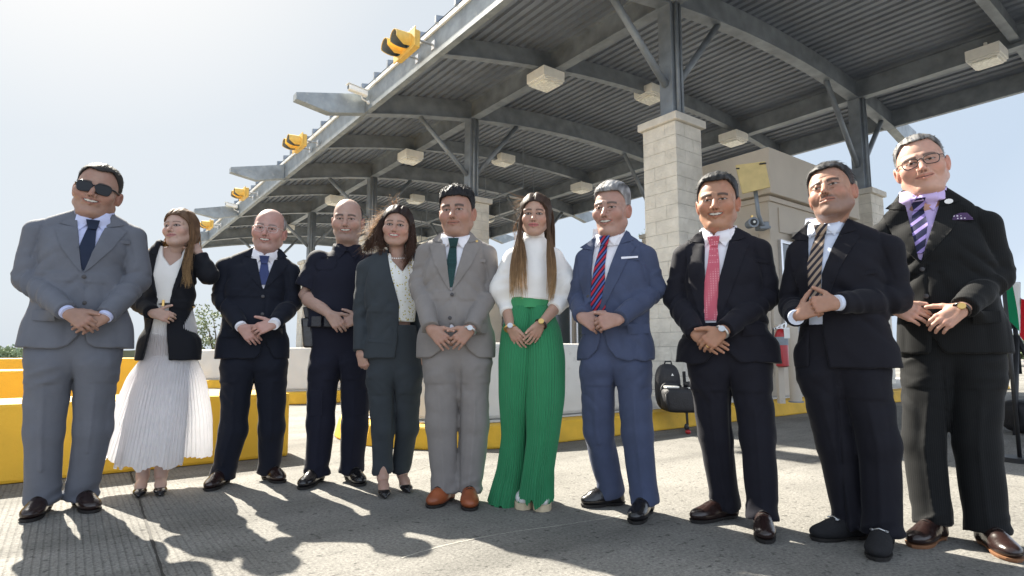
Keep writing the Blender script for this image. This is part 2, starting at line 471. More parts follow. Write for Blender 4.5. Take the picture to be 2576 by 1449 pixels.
# ---- columns
def make_column(label):
    c = thing("canopy_column", (0, 0, 0), label, "column", RZ, "columns carrying the canopy")
    mb = MB(); mb.box((-0.294, -0.294, 0.10), (0.294, 0.294, 4.17)); mb.build("mortar_core", M_mortar, c)
    rnd = random.Random(4); mb = MB(); ch = 0.2035
    for k in range(20):
        z0 = 0.102 + k * ch; z1 = z0 + ch - 0.007
        off = 0.0 if k % 2 else 0.2
        for side in range(4):
            xs = [-0.302, -0.302 + 0.2 + off, 0.302] if side % 2 == 0 else [-0.302, 0.302 - 0.2 - off, 0.302]
            for a, b2 in zip(xs[:-1], xs[1:]):
                a2, b3 = a + 0.0028, b2 - 0.0028
                nx = 3; V = []; d0 = 0.302
                for iz in range(3):
                    for ix in range(nx + 1):
                        x = a2 + (b3 - a2) * ix / nx; zz = z0 + (z1 - z0) * iz / 2
                        dd = d0 + (rnd.uniform(0.002, 0.010) if 0 < iz < 2 and 0 < ix < nx else rnd.uniform(-0.003, 0.003))
                        p = {0: (x, -dd), 1: (dd, x), 2: (-x, dd), 3: (-dd, -x)}[side]
                        V.append((p[0], p[1], zz))
                w = nx + 1
                F = [(iz * w + ix, iz * w + ix + 1, (iz + 1) * w + ix + 1, (iz + 1) * w + ix) for iz in range(2) for ix in range(nx)]
                # returns to the mortar
                rim = [0 * w + i for i in range(w)] + [w + nx, 2 * w + nx] + [2 * w + i for i in range(nx - 1, -1, -1)] + [w]
                n0 = len(V); q = 0.292 / d0
                for r_ in rim:
                    v = V[r_]
                    V.append((v[0] * (q if side % 2 else 1), v[1] * (1 if side % 2 else q), v[2]))
                m_ = len(rim)
                F += [(rim[(i + 1) % m_], rim[i], n0 + i, n0 + (i + 1) % m_) for i in range(m_)]
                mb.poly(V, F)
    mb.build("block_pier", M_block, c)
    mb = MB(); mb.box((-0.36, -0.36, 4.173), (0.36, 0.36, 4.29)); mb.build("pier_cap", M_cap, c, bevel=0.012)
    return c
def steel_parts(c, t):
    top = zb(t) - 0.003
    mb = MB(); mb.box((-0.105, -0.12, 4.293), (0.105, 0.12, top)); mb.build("steel_post", M_steel, c, bevel=0.008)
    for s in (-1, 1):
        mb = MB()
        mb.tube([(s * 0.10, -0.0, 4.86), (s * 1.32, 0.0, zb(t + s * 1.32) - 0.002)], 0.055, 10)
        mb.build("brace", M_steel, c, smooth=True)
    mb = MB(); mb.tube([(0.07, -0.165, 4.30), (0.07, -0.165, top)], 0.022, 8); mb.tube([(-0.02, -0.16, 4.30), (-0.02, -0.16, top)], 0.03, 8); mb.tube([(0.135, -0.07, 4.30), (0.135, -0.07, top)], 0.022, 8)
    mb.build("conduit", M_steel, c, smooth=True)
    mb = MB(); mb.box((-0.2, -0.2, 4.292), (0.2, 0.2, 4.312)); mb.build("base_plate", M_steel, c)
first = None
names = {(0, 0): "nearest block pier and steel post, between the blue suit and the pink tie", (1, 0): "second front column, behind the man in the taupe suit",
         (2, 0): "third front column, its steel post behind the woman with brown curls", (3, 0): "fourth front column behind the police officer's left shoulder",
         (4, 0): "farthest front column, near the low far end of the canopy",
         (0, 1): "rear column right of the booth, behind the tall man's shoulder", (1, 1): "rear column of the second island", (2, 1): "rear column of the third island", (3, 1): "rear column of the fourth island", (4, 1): "rear column of the farthest island"}
for j, tcol in enumerate((TC0, TC1)):
    proto = None
    for i in range(5):
        lab = names[(i, j)]
        if first is None:
            first = c = make_column(lab)
        else:
            c = bpy.data.objects.new("canopy_column", None); link(c); tag(c, lab, "column", "columns carrying the canopy")
            for ch in [q for q in first.children if q.name.split('.')[0] in ("mortar_core", "block_pier", "pier_cap")]:
                k_ = ch.copy(); COL.objects.link(k_); k_.parent = c
        c.location = tl(tcol, i * PITCHL, 0); c.rotation_euler = (0, 0, RZ)
        if proto is None: steel_parts(c, tcol); proto = c
        else:
            for ch in [q for q in proto.children if q.name.split('.')[0] in ("steel_post", "brace", "conduit", "base_plate")]:
                k_ = ch.copy(); COL.objects.link(k_); k_.parent = c

# ---- ceiling lights
fx = None
labs = {0: {2.8: "square cream ceiling light hanging in front of the nearest pier's beam, largest on the left", 8.4: "cream ceiling light above the balding man and the officer", 14.0: "small cream ceiling light over the navy suit", 19.6: "tiny cream ceiling light near the far end, front row"},
        1: {2.8: "cream ceiling light half hidden by the nearest steel post", 8.4: "cream ceiling light in the middle row above the taupe suit", 14.0: "middle row ceiling light in the third bay", 19.6: "middle row ceiling light in the fourth bay"},
        2: {-2.8: "cream ceiling light at the far right, above the tall man", 2.8: "cream ceiling light above the pink tie man, by the booth roof", 8.4: "cream ceiling light above the grey haired man in blue", 14.0: "cream ceiling light left of the long haired woman's head", 19.6: "rear row ceiling light in the fourth bay"}}
for row, tr in enumerate((0.0, 2.95, 6.15)):
    for l in labs[row]:
        if fx is None:
            fx = thing("ceiling_light", (0, 0, 0), labs[row][l], "light fixture", RZ, "ceiling lights under the canopy")
            mb = MB(); mb.box((-0.26, -0.26, 0.075), (0.26, 0.26, 0.27)); mb.build("housing", M_lightbox, fx, bevel=0.012)
            mb = MB(); mb.box((-0.235, -0.235, 0.035), (0.235, 0.235, 0.073)); mb.build("lens_frame", M_lightbox, fx, bevel=0.006)
            mb = MB(); mb.box((-0.2, -0.2, 0.0), (0.2, 0.2, 0.033)); mb.build("lens", M_lens, fx, bevel=0.015)
            mb = MB(); mb.tube([(0, 0, 0.27), (0, 0, 0.42)], 0.03, 8); mb.build("stem", M_lightbox, fx)
            o = fx
        else:
            o = copy_tree(fx); o["label"] = labs[row][l]
        z = zb(tr) - (0.27 if row != 1 else 0.02)
        o.location = tl(tr - (0.12 if row == 0 else 0), l + (0.38 if l < 0 else 0), z)

# ---- traffic signals on the front eave, one per lane
sg = None
for l, lab in ((2.8, "yellow two-lens traffic signal on the eave, largest and nearest"), (8.4, "second yellow traffic signal along the eave"), (14.0, "third yellow traffic signal along the eave, above the blonde woman"), (19.6, "farthest yellow traffic signal, beside the blonde woman's ear")):
    if sg is None:
        sg = thing("traffic_signal", (0, 0, 0), lab, "traffic light", RZ, "traffic signals on the canopy eave")
        mb = MB()
        mb.box((-0.13, -0.45, -0.20), (0.02, 0.45, 0.20)); mb.build("housing", M_yellow, sg, bevel=0.03)
        mb = MB(); mb.box((-0.155, -0.52, -0.225), (-0.132, 0.52, 0.225)); mb.build("back_frame", M_yellow, sg, bevel=0.01)
        for s in (-1, 1):
            V = []; F = []; nn = 20; R_ = 0.168
            for i in range(nn + 1):
                a = math.radians(-150 + 300 * i / nn)
                y = s * 0.225 + R_ * math.sin(a); z = R_ * math.cos(a)
                dp = 0.36 if abs(a) < 1.9 else 0.36 - 0.20 * (abs(a) - 1.9) / 0.72
                y2 = s * 0.225 + (R_ - 0.01) * math.sin(a); z2 = (R_ - 0.01) * math.cos(a)
                V += [(-0.157, y, z), (-0.157 - dp, y, z - 0.02), (-0.157 - dp, y2, z2 - 0.02), (-0.157, y2, z2)]
            for i in range(nn):
                for k in range(4): F.append((i * 4 + k, i * 4 + (k + 1) % 4, i * 4 + 4 + (k + 1) % 4, i * 4 + 4 + k))
            F += [(0, 1, 2, 3), tuple(nn * 4 + k for k in (3, 2, 1, 0))]
            mb = MB(); mb.poly(V, F); mb.build("visor", M_yellow, sg, smooth=True, auto=40)
            mb = MB(); V = []; F = []
            for i in range(nn + 1):
                a = math.radians(-149 + 298 * i / nn); dp = 0.345 if abs(a) < 1.9 else 0.345 - 0.20 * (abs(a) - 1.9) / 0.72
                V += [(-0.16, s * 0.225 + (R_ - .013) * math.sin(a), (R_ - .013) * math.cos(a)), (-0.157 - dp, s * 0.225 + (R_ - .013) * math.sin(a), (R_ - .013) * math.cos(a) - .02), (-0.157 - dp, s * 0.225 + (R_ - .016) * math.sin(a), (R_ - .016) * math.cos(a) - .02), (-0.16, s * 0.225 + (R_ - .016) * math.sin(a), (R_ - .016) * math.cos(a))]
            for i in range(nn):
                for k in range(4): F.append((i * 4 + k, i * 4 + (k + 1) % 4, i * 4 + 4 + (k + 1) % 4, i * 4 + 4 + k))
            mb.poly(V, F); mb.build("visor_liner", M_liner, sg, smooth=True, auto=40)
            mb = MB(); mb.ball((-0.158, s * 0.225, 0), (0.03, 0.15, 0.15), 20, 10); mb.build("lens", M_glass, sg, smooth=True)
        for s in (-1, 1):
            mb = MB(); mb.tube([(0.02, s * 0.38, 0.01), (0.40, s * 0.38, 0.01)], 0.026, 8); mb.box((0.36, s * .38 - 0.07, -0.09), (0.385, s * .38 + 0.07, 0.11)); mb.build("bracket", M_metal, sg)
        o = sg
    else: o = copy_tree(sg); o["label"] = lab
    o.location = tl(T0 - 0.34, l + .10, zb(T0) + 0.17); o.scale = (0.74, 0.74, 0.74)

# ---- security cameras on the eave
cm = None
for (t_, l, dz, lab) in ((T0 - 0.22, 5.3, 0.62, "cream security camera above the nearest outrigger"), (T0 - 0.22, 16.6, 0.62, "security camera above the third outrigger")):
    if cm is None:
        cm = thing("security_camera", (0, 0, 0), lab, "camera", RZ, "security cameras on the canopy eave")
        mb = MB(); mb.box((-0.30, -0.075, 0.02), (0.16, 0.075, 0.15), lambda x, y, z: (x, y, z + 0.12 * -x)); mb.build("housing", M_lightbox, cm, bevel=0.025)
        mb = MB(); mb.box((-0.33, -0.085, 0.152), (0.14, 0.085, 0.165), lambda x, y, z: (x, y, z + 0.12 * -x)); mb.build("sun_shield", M_white, cm)
        mb = MB(); mb.tube([(0.02, 0, 0.02), (0.04, 0, -0.07), (0.20, 0, -0.12)], 0.018, 8); mb.ball((0.20, 0, -0.12), 0.045); mb.build("bracket", M_white, cm, smooth=True)
        mb = MB(); mb.tube([(-0.301, 0, 0.12), (-0.31, 0, 0.12)], 0.045, 12); mb.build("lens", M_glass, cm)
        o = cm
    else: o = copy_tree(cm); o["label"] = lab
    o.location = tl(t_ + .02, l, zb(T0) + dz - 0.36); o.scale = (0.85, 0.85, 0.85)

# ---- lane islands: kerb slab with rounded nose, concrete nose barrier
def nose_outline(t0, t1, hw, n=10, r=None):
    r = r or hw
    P = [(t1, -hw), (t1, hw)]
    P += [(t0 + r - r * math.sin(math.pi * i / n * 0.5), hw - (hw - 0) * (1 - math.cos(math.pi * i / n * 0.5))) for i in range(n + 1)]
    P += [(t0 + r - r * math.sin(math.pi * (n - i) / n * 0.5), -(hw - hw * (1 - math.cos(math.pi * (n - i) / n * 0.5)))) for i in range(1, n + 1)]
    return P[::-1]
isl = None
ilab = ["nearest lane island with yellow kerb and white nose barrier, behind the green trousers", "second lane island, its white barrier behind the navy suit and the officer",
        "third lane island behind the yellow blocks", "fourth lane island far along the canopy", "farthest small lane island under the low end of the canopy"]
for i in range(5):
    if isl is None:
        isl = thing("lane_island", (0, 0, 0), ilab[0], "traffic island", RZ, "lane islands under the canopy")
        mb = MB(); mb.prism(nose_outline(-5.0, 10.6, 1.28), 0.0, 0.19, z1off=nose_outline(-4.95, 10.55, 1.23)); mb.build("kerb", M_kerb, isl, bevel=0.02)
        mb = MB(); mb.prism(nose_outline(-4.75, 10.3, 1.03), 0.194, 0.205); mb.build("island_slab", M_conc, isl)
        mb = MB(); mb.prism(nose_outline(-4.72, -1.75, 0.98, r=1.3), 0.209, 0.92, z1off=nose_outline(-4.55, -1.78, 0.86, r=1.2)); mb.build("nose_barrier", M_conc, isl, bevel=0.04, smooth=True, auto=50)
        o = isl
    else: o = copy_tree(isl); o["label"] = ilab[i]
    o.location = tl(0, PITCHL * i, 0)

# ---- booths between the columns
def make_booth(label, full=True):
    b0 = thing("toll_booth", (0, 0, 0), label, "booth", RZ, "inspection booths on the islands")
    # local x = t, y = l
    mb = MB(); mb.box((0, 0.0, 0.21), (2.7, 1.7, 3.148)); mb.build("booth_wall", M_stucco, b0)
    mb = MB(); mb.box((-0.1, -0.1, 3.151), (2.8, 1.8, 3.84)); mb.build("roof_parapet", M_stucco, b0, bevel=0.01)
    mb = MB(); mb.box((-0.035, -0.035, 3.06), (2.735, 1.735, 3.13)); mb.build("ledge", M_stucco, b0)
    for (x0, x1) in ((0.2, 1.15), (1.3, 2.3)):
        mb = MB(); mb.box((x0, -0.05, 1.05), (x1, -0.004, 1.10)); mb.box((x0, -0.05, 2.45), (x1, -0.004, 2.5)); mb.box((x0, -0.05, 1.101), (x0 + 0.05, -0.004, 2.449)); mb.box((x1 - 0.05, -0.05, 1.101), (x1, -0.004, 2.449))
        f = mb.build("window_frame", M_metal, b0)
        mb = MB(); mb.box((x0 + 0.051, -0.03, 1.101), (x1 - 0.051, -0.006, 2.449)); mb.build("pane", M_glass, f)
    mb = MB(); mb.box((-0.04, 0.25, 0.22), (-0.004, 1.05, 2.5)); d = mb.build("door", M_glass, b0)
    mb = MB()
    for (y0, y1, z0, z1) in ((0.17, 0.248, 0.22, 2.58), (1.052, 1.13, 0.22, 2.58), (0.249, 1.051, 2.502, 2.58)): mb.box((-0.06, y0, z0), (-0.003, y1, z1))
    mb.build("door_frame", M_stucco, b0)
    mb = MB(); mb.box((0.25, -0.02, 2.62), (1.05, -0.003, 3.0)); mb.box((1.3, -0.02, 2.62), (2.3, -0.003, 3.0)); mb.build("vent_panel", M_stucco, b0, bevel=0.006)
    mb = MB(); mb.box((0.5, -0.17, 2.52), (0.95, -0.055, 2.64)); mb.build("flood_light", M_metal, b0, bevel=0.02)
    mb = MB(); mb.tube([(-0.06, 0.15, 2.32), (-0.06, 0.15, 1.4), (-0.06, 0.12, 0.9)], 0.012, 6); mb.tube([(-0.03, 0.05, 2.38), (-0.03, 0.05, 0.5)], 0.018, 6); mb.build("conduit", M_stucco, b0)
    mb = MB(); mb.box((-0.10, -0.3, 2.65), (-0.135, -0.1, 2.78)) if False else mb.box((-0.15, -0.02, 3.22), (-0.101, 0.16, 3.34)); mb.build("junction_box", M_white, b0, bevel=0.01)
    return b0
bt = make_booth("beige stucco booth with dark door and flat top, behind the two dark suits at right")
bt.location = tl(1.04, -0.9, 0)
for i, lab in ((1, "second beige booth, glimpsed between the green trousers and the blue suit"), (2, "third beige booth, glimpsed behind the officer"), (3, "fourth beige booth far down the canopy")):
    o = copy_tree(bt); o["label"] = lab; o.location = tl(1.04, -0.9 + PITCHL * i, 0)
    for ch in list(o.children):
        if ch.name.split('.')[0] in ("roof_parapet", "junction_box", "ledge"): bpy.data.objects.remove(ch)
    o.scale = (1, 1, 0.8)

# ---- yellow panel on a bent arm, horn siren, fire extinguisher, bollard on the near island
sgn = thing("yellow_panel_sign", (0, 0, 0), "tilted blank yellow panel on a grey arm in front of the booth", "sign")
dS = 8.05
c4 = [at(1850, 415, dS + 0.05), at(1925, 405, dS - 0.05), at(1938, 470, dS - 0.1), at(1868, 487, dS)]
nrm = np.cross(c4[1] - c4[0], c4[3] - c4[0]); nrm /= np.linalg.norm(nrm)
mb = MB(); mb.hexa([tuple(p) for p in c4] + [tuple(p + nrm * 0.03 * (1 if nrm[1] > 0 else -1)) for p in c4]); mb.build("panel", M_signback, sgn, bevel=0.006)
arm = [at(1900, 478, dS + 0.08), at(1908, 540, dS + 0.1), at(1916, 562, dS + 0.2), at(1935, 572, dS + 0.38)]
mb = MB(); mb.tube([tuple(p) for p in arm], 0.028, 10); mb.build("arm", M_steel, sgn, smooth=True)
q0 = at(1922, 566, dS + 0.25); mb = MB(); mb.box(tuple(q0 - (0.07, 0.02, 0.06)), tuple(q0 + (0.07, 0.16, 0.05))); mb.build("bracket", M_steel, sgn, bevel=0.015)
mb = MB()
for px_, py_ in ((1856, 424), (1915, 412), (1923, 411)):
    q0 = at(px_, py_, dS - 0.06); mb.box(tuple(q0 - (0.022, 0.012, 0.008)), tuple(q0 + (0.022, 0.012, 0.008)))
mb.build("clip", M_black, sgn)
hn = thing("siren", tuple(at(1892, 561, 8.25)), "small grey round siren mounted left of the booth door", "siren")
mb = MB(); mb.tube([(0, 0.12, 0), (0, -0.06, 0)], [0.06, 0.075], 16); mb.build("horn", M_steel, hn, smooth=True, auto=40)
mb = MB(); mb.tube([(0, -0.062, 0), (0, -0.075, 0)], [0.05, 0.045], 16); mb.build("grille", M_black, hn)
mb = MB(); mb.tube([(0.0, -0.077, 0), (0, -0.085, 0)], 0.018, 10); mb.build("strobe", M_white, hn)
mb = MB(); mb.tube([(0, 0.0, 0.07), (0, 0, 0.11)], 0.02, 8); mb.build("cap", M_gold, hn)

ep = at(1967, 885, 7.2)
fe = thing("fire_extinguisher", (ep[0], ep[1], 0.42), "red fire extinguisher with white tag hanging beside the booth", "extinguisher")
h0 = ep[2] - 0.42
mb = MB(); mb.tube([(0, 0, 0.235 + h0 - 0.42), (0, 0, 0.25 + h0 - 0.42), (0, 0, 0.62 + h0 - 0.42), (0, 0, 0.68 + h0 - 0.42), (0, 0, 0.70 + h0 - 0.42)], [0.05, 0.075, 0.075, 0.05, 0.022], 18); mb.build("cylinder", M_red, fe, smooth=True, auto=50)
mb = MB(); mb.tube([(0, 0, 0.50 + h0 - 0.42), (0, 0, 0.60 + h0 - 0.42)], 0.0775, 18); mb.build("label_band", M_steel, fe, smooth=True, auto=50)
zz = 0.70 + h0 - 0.42
mb = MB(); mb.tube([(0, 0, zz), (0, 0, zz + 0.05)], 0.025, 8); mb.box((-0.09, -0.012, zz + 0.035), (0.11, 0.012, zz + 0.05), lambda x, y, z: (x, y, z + x * 0.5)); mb.box((-0.08, -0.012, zz + 0.0), (0.1, 0.012, zz + 0.012)); mb.build("valve", M_metal, fe)
mb = MB(); mb.tube([(0.02, 0, zz + 0.02), (-0.09, 0, zz + 0.0), (-0.105, 0, zz - 0.15), (-0.095, 0, zz - 0.35)], 0.012, 8); mb.build("hose", M_black, fe, smooth=True)
mb = MB(); mb.box((0.0, -0.082, zz - 0.12), (0.07, -0.079, zz + 0.0)); mb.build("tag", M_white, fe)
mb = MB(); mb.box((-0.02, 0.08, -0.21), (0.05, 0.15, zz + .05)); mb.build("hanger", M_stucco, fe)

bp_ = ground(2003, 1012, 0.205)
bl = thing("bollard", (bp_[0], bp_[1], 0.205), "cream painted bollard on the kerb between the two dark suits at right", "bollard")
mb = MB(); mb.tube([(0, 0, 0), (0, 0, 0.95), (0, 0, 1.0)], [0.07, 0.07, 0.04], 18); mb.build("post", M_stucco, bl, smooth=True, auto=40)
mb = MB(); mb.tube([(0, 0, 0), (0, 0, 0.015)], 0.09, 18); mb.build("base_ring", M_steel, bl)

# ---- yellow concrete blocks on the left
yb = None
c0 = ground(726, 1148)
def ybarrier(t0, t1, l0, wid, h, label):
    o = thing("concrete_barrier", (c0[0] + TD[0] * t1 + LD[0] * l0, c0[1] + TD[1] * t1 + LD[1] * l0, 0), label, "barrier", RZ, "yellow concrete barriers on the left")
    mb = MB(); ln = t0 - t1
    mb.box((ln, 0, 0.0), (0, wid, h), lambda x, y, z: (x, y + (0.02 if y < wid / 2 else -0.02) * z / h, z)); mb.build("block", M_ybar, o, bevel=0.025)
    mb = MB()
    for k in range(int(-ln / 1.6)):
        mb.tube([(-0.6 - 1.6 * k, 0.0135, h * 0.55), (-0.6 - 1.6 * k, 0.006, h * 0.55)], 0.022, 10)
    mb.build("lifting_eye", M_joint, o)
    return o
ybarrier(-5.6, 0, 0.0, 0.62, 0.50, "long yellow concrete block behind the grey suit, white skirt and navy suit")
ybarrier(-7.5, -1.2, 2.3, 0.5, 0.66, "second yellow concrete block, behind the first at the left edge")
ybarrier(-10, -0.6, 5.0, 0.5, 0.755, "third yellow block, its top line just under the horizon at left")

# ---- backpack and camera bag on the kerb, monopod foot
bgp = ground(1693, 1038, 0.205)
bk = thing("backpack", (bgp[0] + 0.02, bgp[1] + 0.22, 0.205), "black rounded backpack standing against the block pier", "backpack")
def soft_box(mb, c, r, p=3.0, nu=24, nv=14):
    V = []; F = []
    for j in range(nv + 1):
        th = -math.pi / 2 + math.pi * j / nv
        for i in range(nu):
            ph = 2 * math.pi * i / nu
            s = lambda w, e: math.copysign(abs(w) ** (2 / e), w)
            V.append((c[0] + r[0] * s(math.cos(th), p) * s(math.cos(ph), p), c[1] + r[1] * s(math.cos(th), p) * s(math.sin(ph), p), c[2] + r[2] * s(math.sin(th), p)))
    for j in range(nv):
        for i in range(nu): F.append((j * nu + i, j * nu + (i + 1) % nu, (j + 1) * nu + (i + 1) % nu, (j + 1) * nu + i))
    mb.poly(V, F)
M_nylon = mat("black_nylon", (0.018, 0.018, 0.022), 0.6, 0, 0.3, 10, 0.5, 90)
mb = MB(); soft_box(mb, (-.01, 0, 0.25), (0.135, 0.10, 0.25), 2.8); mb.build("pack_body", M_nylon, bk, smooth=True)
mb = MB(); soft_box(mb, (0.0, -0.115, 0.17), (0.125, 0.03, 0.14), 3.0); mb.build("front_pocket", M_nylon, bk, smooth=True)
mb = MB(); mb.tube([(-0.04, 0, 0.49), (-0.03, -0.01, 0.525), (0.03, -0.01, 0.525), (0.04, 0, 0.49)], 0.009, 6); mb.build("top_handle", M_nylon, bk, smooth=True)
mb = MB(); mb.poly([(0.0, -0.116, 0.375), (0.03, -0.112, 0.375), (0.015, -0.112, 0.40)], [(0, 1, 2)]); mb.build("badge", M_white, bk)
cb = thing("camera_bag", (bgp[0] + 0.13, bgp[1] + 0.03, 0.205), "black camera bag with white luggage tag, lying in front of the backpack", "bag")
mb = MB(); soft_box(mb, (0, 0, 0.13), (0.235, 0.12, 0.13), 4.5); mb.build("bag_body", M_nylon, cb, smooth=True)
mb = MB(); soft_box(mb, (0.12, 0.0, 0.285), (0.12, 0.09, 0.035), 3); mb.build("bag_flap", M_nylon, cb, smooth=True)
mb = MB(); mb.box((-0.2, -0.08, 0.255), (-0.07, 0.05, 0.272)); mb.box((0.02, -0.10, 0.25), (0.21, 0.0, 0.262)); mb.build("papers", M_white, cb)
mb = MB(); mb.box((0.07, -0.127, 0.09), (0.12, -0.122, 0.18)); mb.box((0.065, -0.127, 0.06), (0.125, -0.122, 0.075)); mb.build("luggage_tag", M_white, cb)
mb = MB(); mb.tube([(-0.2, -0.04, 0.24), (-0.22, -0.125, 0.14), (-0.2, -0.125, 0.03)], 0.01, 6); mb.build("strap", M_nylon, cb, smooth=True)
mp_ = ground(1731, 1092)
mono = thing("monopod", (mp_[0], mp_[1], 0), "black monopod leg with red foot leaning on the camera bag", "monopod")
mb = MB(); mb.tube([(0, 0, 0.02), (0.05, 0.25, 0.62)], [0.012, 0.018], 8); mb.build("leg", M_black, mono, smooth=True)
mb = MB(); mb.ball((0, 0, 0.022), (0.03, 0.03, 0.022)); mb.build("foot", M_red, mono, smooth=True)
mb = MB(); mb.ball((-0.01, 0.01, 0.07), (0.025, 0.02, 0.035)); mb.build("clamp", M_black, mono, smooth=True)

# ---- tripod and bag at the right edge, flag behind the tall man
tp = ground(2600, 1090)
tr = thing("tripod", (tp[0], tp[1] + 0.1, 0), "black tripod with folded legs at the right edge", "tripod")
for (dx, dy) in ((-0.32, -0.25), (0.35, -0.2), (0.0, 0.4)):
    mb = MB(); mb.tube([(dx, dy, 0.0), (dx * 0.45, dy * 0.45, 0.5), (0, 0, 1.0)], [0.018, 0.024, 0.03], 8); mb.build("leg", M_black, tr, smooth=True)
mb = MB(); mb.tube([(0, 0, 0.6), (0, 0, 1.12)], 0.022, 8); mb.ball((0, 0, 1.13), (0.06, 0.06, 0.05)); mb.build("centre_column", M_black, tr, smooth=True)
mb = MB(); mb.tube([(0, 0, 1.1), (-0.38, -0.12, 1.0)], [0.012, 0.02], 8); mb.build("pan_handle", M_black, tr, smooth=True)
bb = thing("equipment_bag", (tp[0] + 0.02, tp[1] + 0.0, 0), "black equipment bag on the ground under the tripod", "bag")
mb = MB(); soft_box(mb, (0, 0, 0.17), (0.24, 0.2, 0.17), 4); mb.build("bag_body", M_nylon, bb, smooth=True)
mb = MB(); mb.tube([(-0.1, -0.03, 0.33), (-0.06, -0.03, 0.42), (0.06, -0.03, 0.42), (0.1, -0.03, 0.33)], 0.012, 6); mb.build("handle", M_nylon, bb, smooth=True)

def flag_mat():
    m, nt, b = newmat("flag_cloth"); N, L = nt.nodes, nt.links
    tc = N.new("ShaderNodeTexCoord"); sp = N.new("ShaderNodeSeparateXYZ"); L.new(tc.outputs["UV"], sp.inputs[0])
    cr = N.new("ShaderNodeValToRGB"); cr.color_ramp.interpolation = 'CONSTANT'
    e = cr.color_ramp.elements; e[0].color = (0.0, 0.22, 0.09, 1); e[0].position = 0
    e[1].position = 0.333; e[1].color = (0.8, 0.8, 0.78, 1); x = e.new(0.667); x.color = (0.55, 0.01, 0.02, 1)
    L.new(sp.outputs[0], cr.inputs[0]); L.new(cr.outputs[0], b.inputs["Base Color"]); b.inputs["Roughness"].default_value = 0.8
    t = N.new("ShaderNodeBsdfTranslucent"); L.new(cr.outputs[0], t.inputs[0]); ms = N.new("ShaderNodeMixShader"); ms.inputs[0].default_value = 0.4
    L.new(b.outputs[0], ms.inputs[1]); L.new(t.outputs[0], ms.inputs[2]); L.new(ms.outputs[0], N["Material Output"].inputs[0])
    return m
fy = 4.6
fb = at(2523, 698, fy)
fl = thing("flag", (fb[0], fb[1], 0), "green, white and red flag with eagle emblem on a black pole at the right edge", "flag")
mb = MB(); mb.tube([(0, 0, 0), (0, 0, fb[2] + 0.10)], 0.014, 8); mb.build("pole", M_black, fl, smooth=True)
mb = MB(); mb.tube([(0, 0, 0), (0, 0, 0.03)], [0.16, 0.12], 18); mb.build("pole_base", M_black, fl)
me = bpy.data.meshes.new("cloth"); nx, nz = 30, 16; Vv = []; UV = []
def fpt(u, v):     # u along the fly, v down the hoist
    x = 0.015 + 0.18 * u
    return (x, 0.02 * u + 0.04 * math.sin(u * 9 + v * 2.0) * (0.3 + u), fb[2] + 0.04 - 0.40 * v - 0.20 * u ** 1.3 + 0.02 * math.sin(u * 11 + 1))
for j in range(nz + 1):
    for i in range(nx + 1): Vv.append(fpt(i / nx, j / nz)); UV.append((i / nx, j / nz))
Ff = [(j * (nx + 1) + i, j * (nx + 1) + i + 1, (j + 1) * (nx + 1) + i + 1, (j + 1) * (nx + 1) + i) for j in range(nz) for i in range(nx)]
me.from_pydata(Vv, [], Ff); uvl = me.uv_layers.new(name="UVMap")
for lp in me.loops: uvl.data[lp.index].uv = UV[lp.vertex_index]
for p in me.polygons: p.use_smooth = True
me.materials.append(flag_mat()); cloth = link(bpy.data.objects.new("cloth", me), fl)
M_emb = mat("emblem_brown", (0.13, 0.07, 0.02), 0.8, 0, 0.5, 30); M_embg = mat("emblem_green", (0.03, 0.13, 0.05), 0.8)
def emb(pts, m, nm):
    mb = MB()
    P = [fpt(u, v) for u, v in pts]
    for s in (-0.006, 0.006): mb.poly([(p[0], p[1] + s, p[2]) for p in P], [tuple(range(len(P)))])
    mb.build(nm, m, cloth)
emb([(0.44, 0.42), (0.47, 0.34), (0.51, 0.30), (0.55, 0.34), (0.57, 0.42), (0.54, 0.55), (0.50, 0.60), (0.46, 0.52)], M_emb, "eagle_emblem")
emb([(0.42, 0.60), (0.46, 0.66), (0.54, 0.66), (0.58, 0.60), (0.56, 0.70), (0.50, 0.74), (0.44, 0.70)], M_embg, "wreath_emblem")
tq = at(2535, 838, fy)
mb = MB(); mb.tube([(tq[0] - fb[0], 0, tq[2] + 0.06), (tq[0] - fb[0], 0, tq[2] + 0.02), (tq[0] - fb[0], 0, tq[2] - 0.06)], [0.004, 0.014, 0.02], 8); mb.tube([(0.01, 0, fb[2] - 0.3), (tq[0] - fb[0], 0, tq[2] + 0.06)], 0.003, 5); mb.build("tassel", M_red, fl, smooth=True)

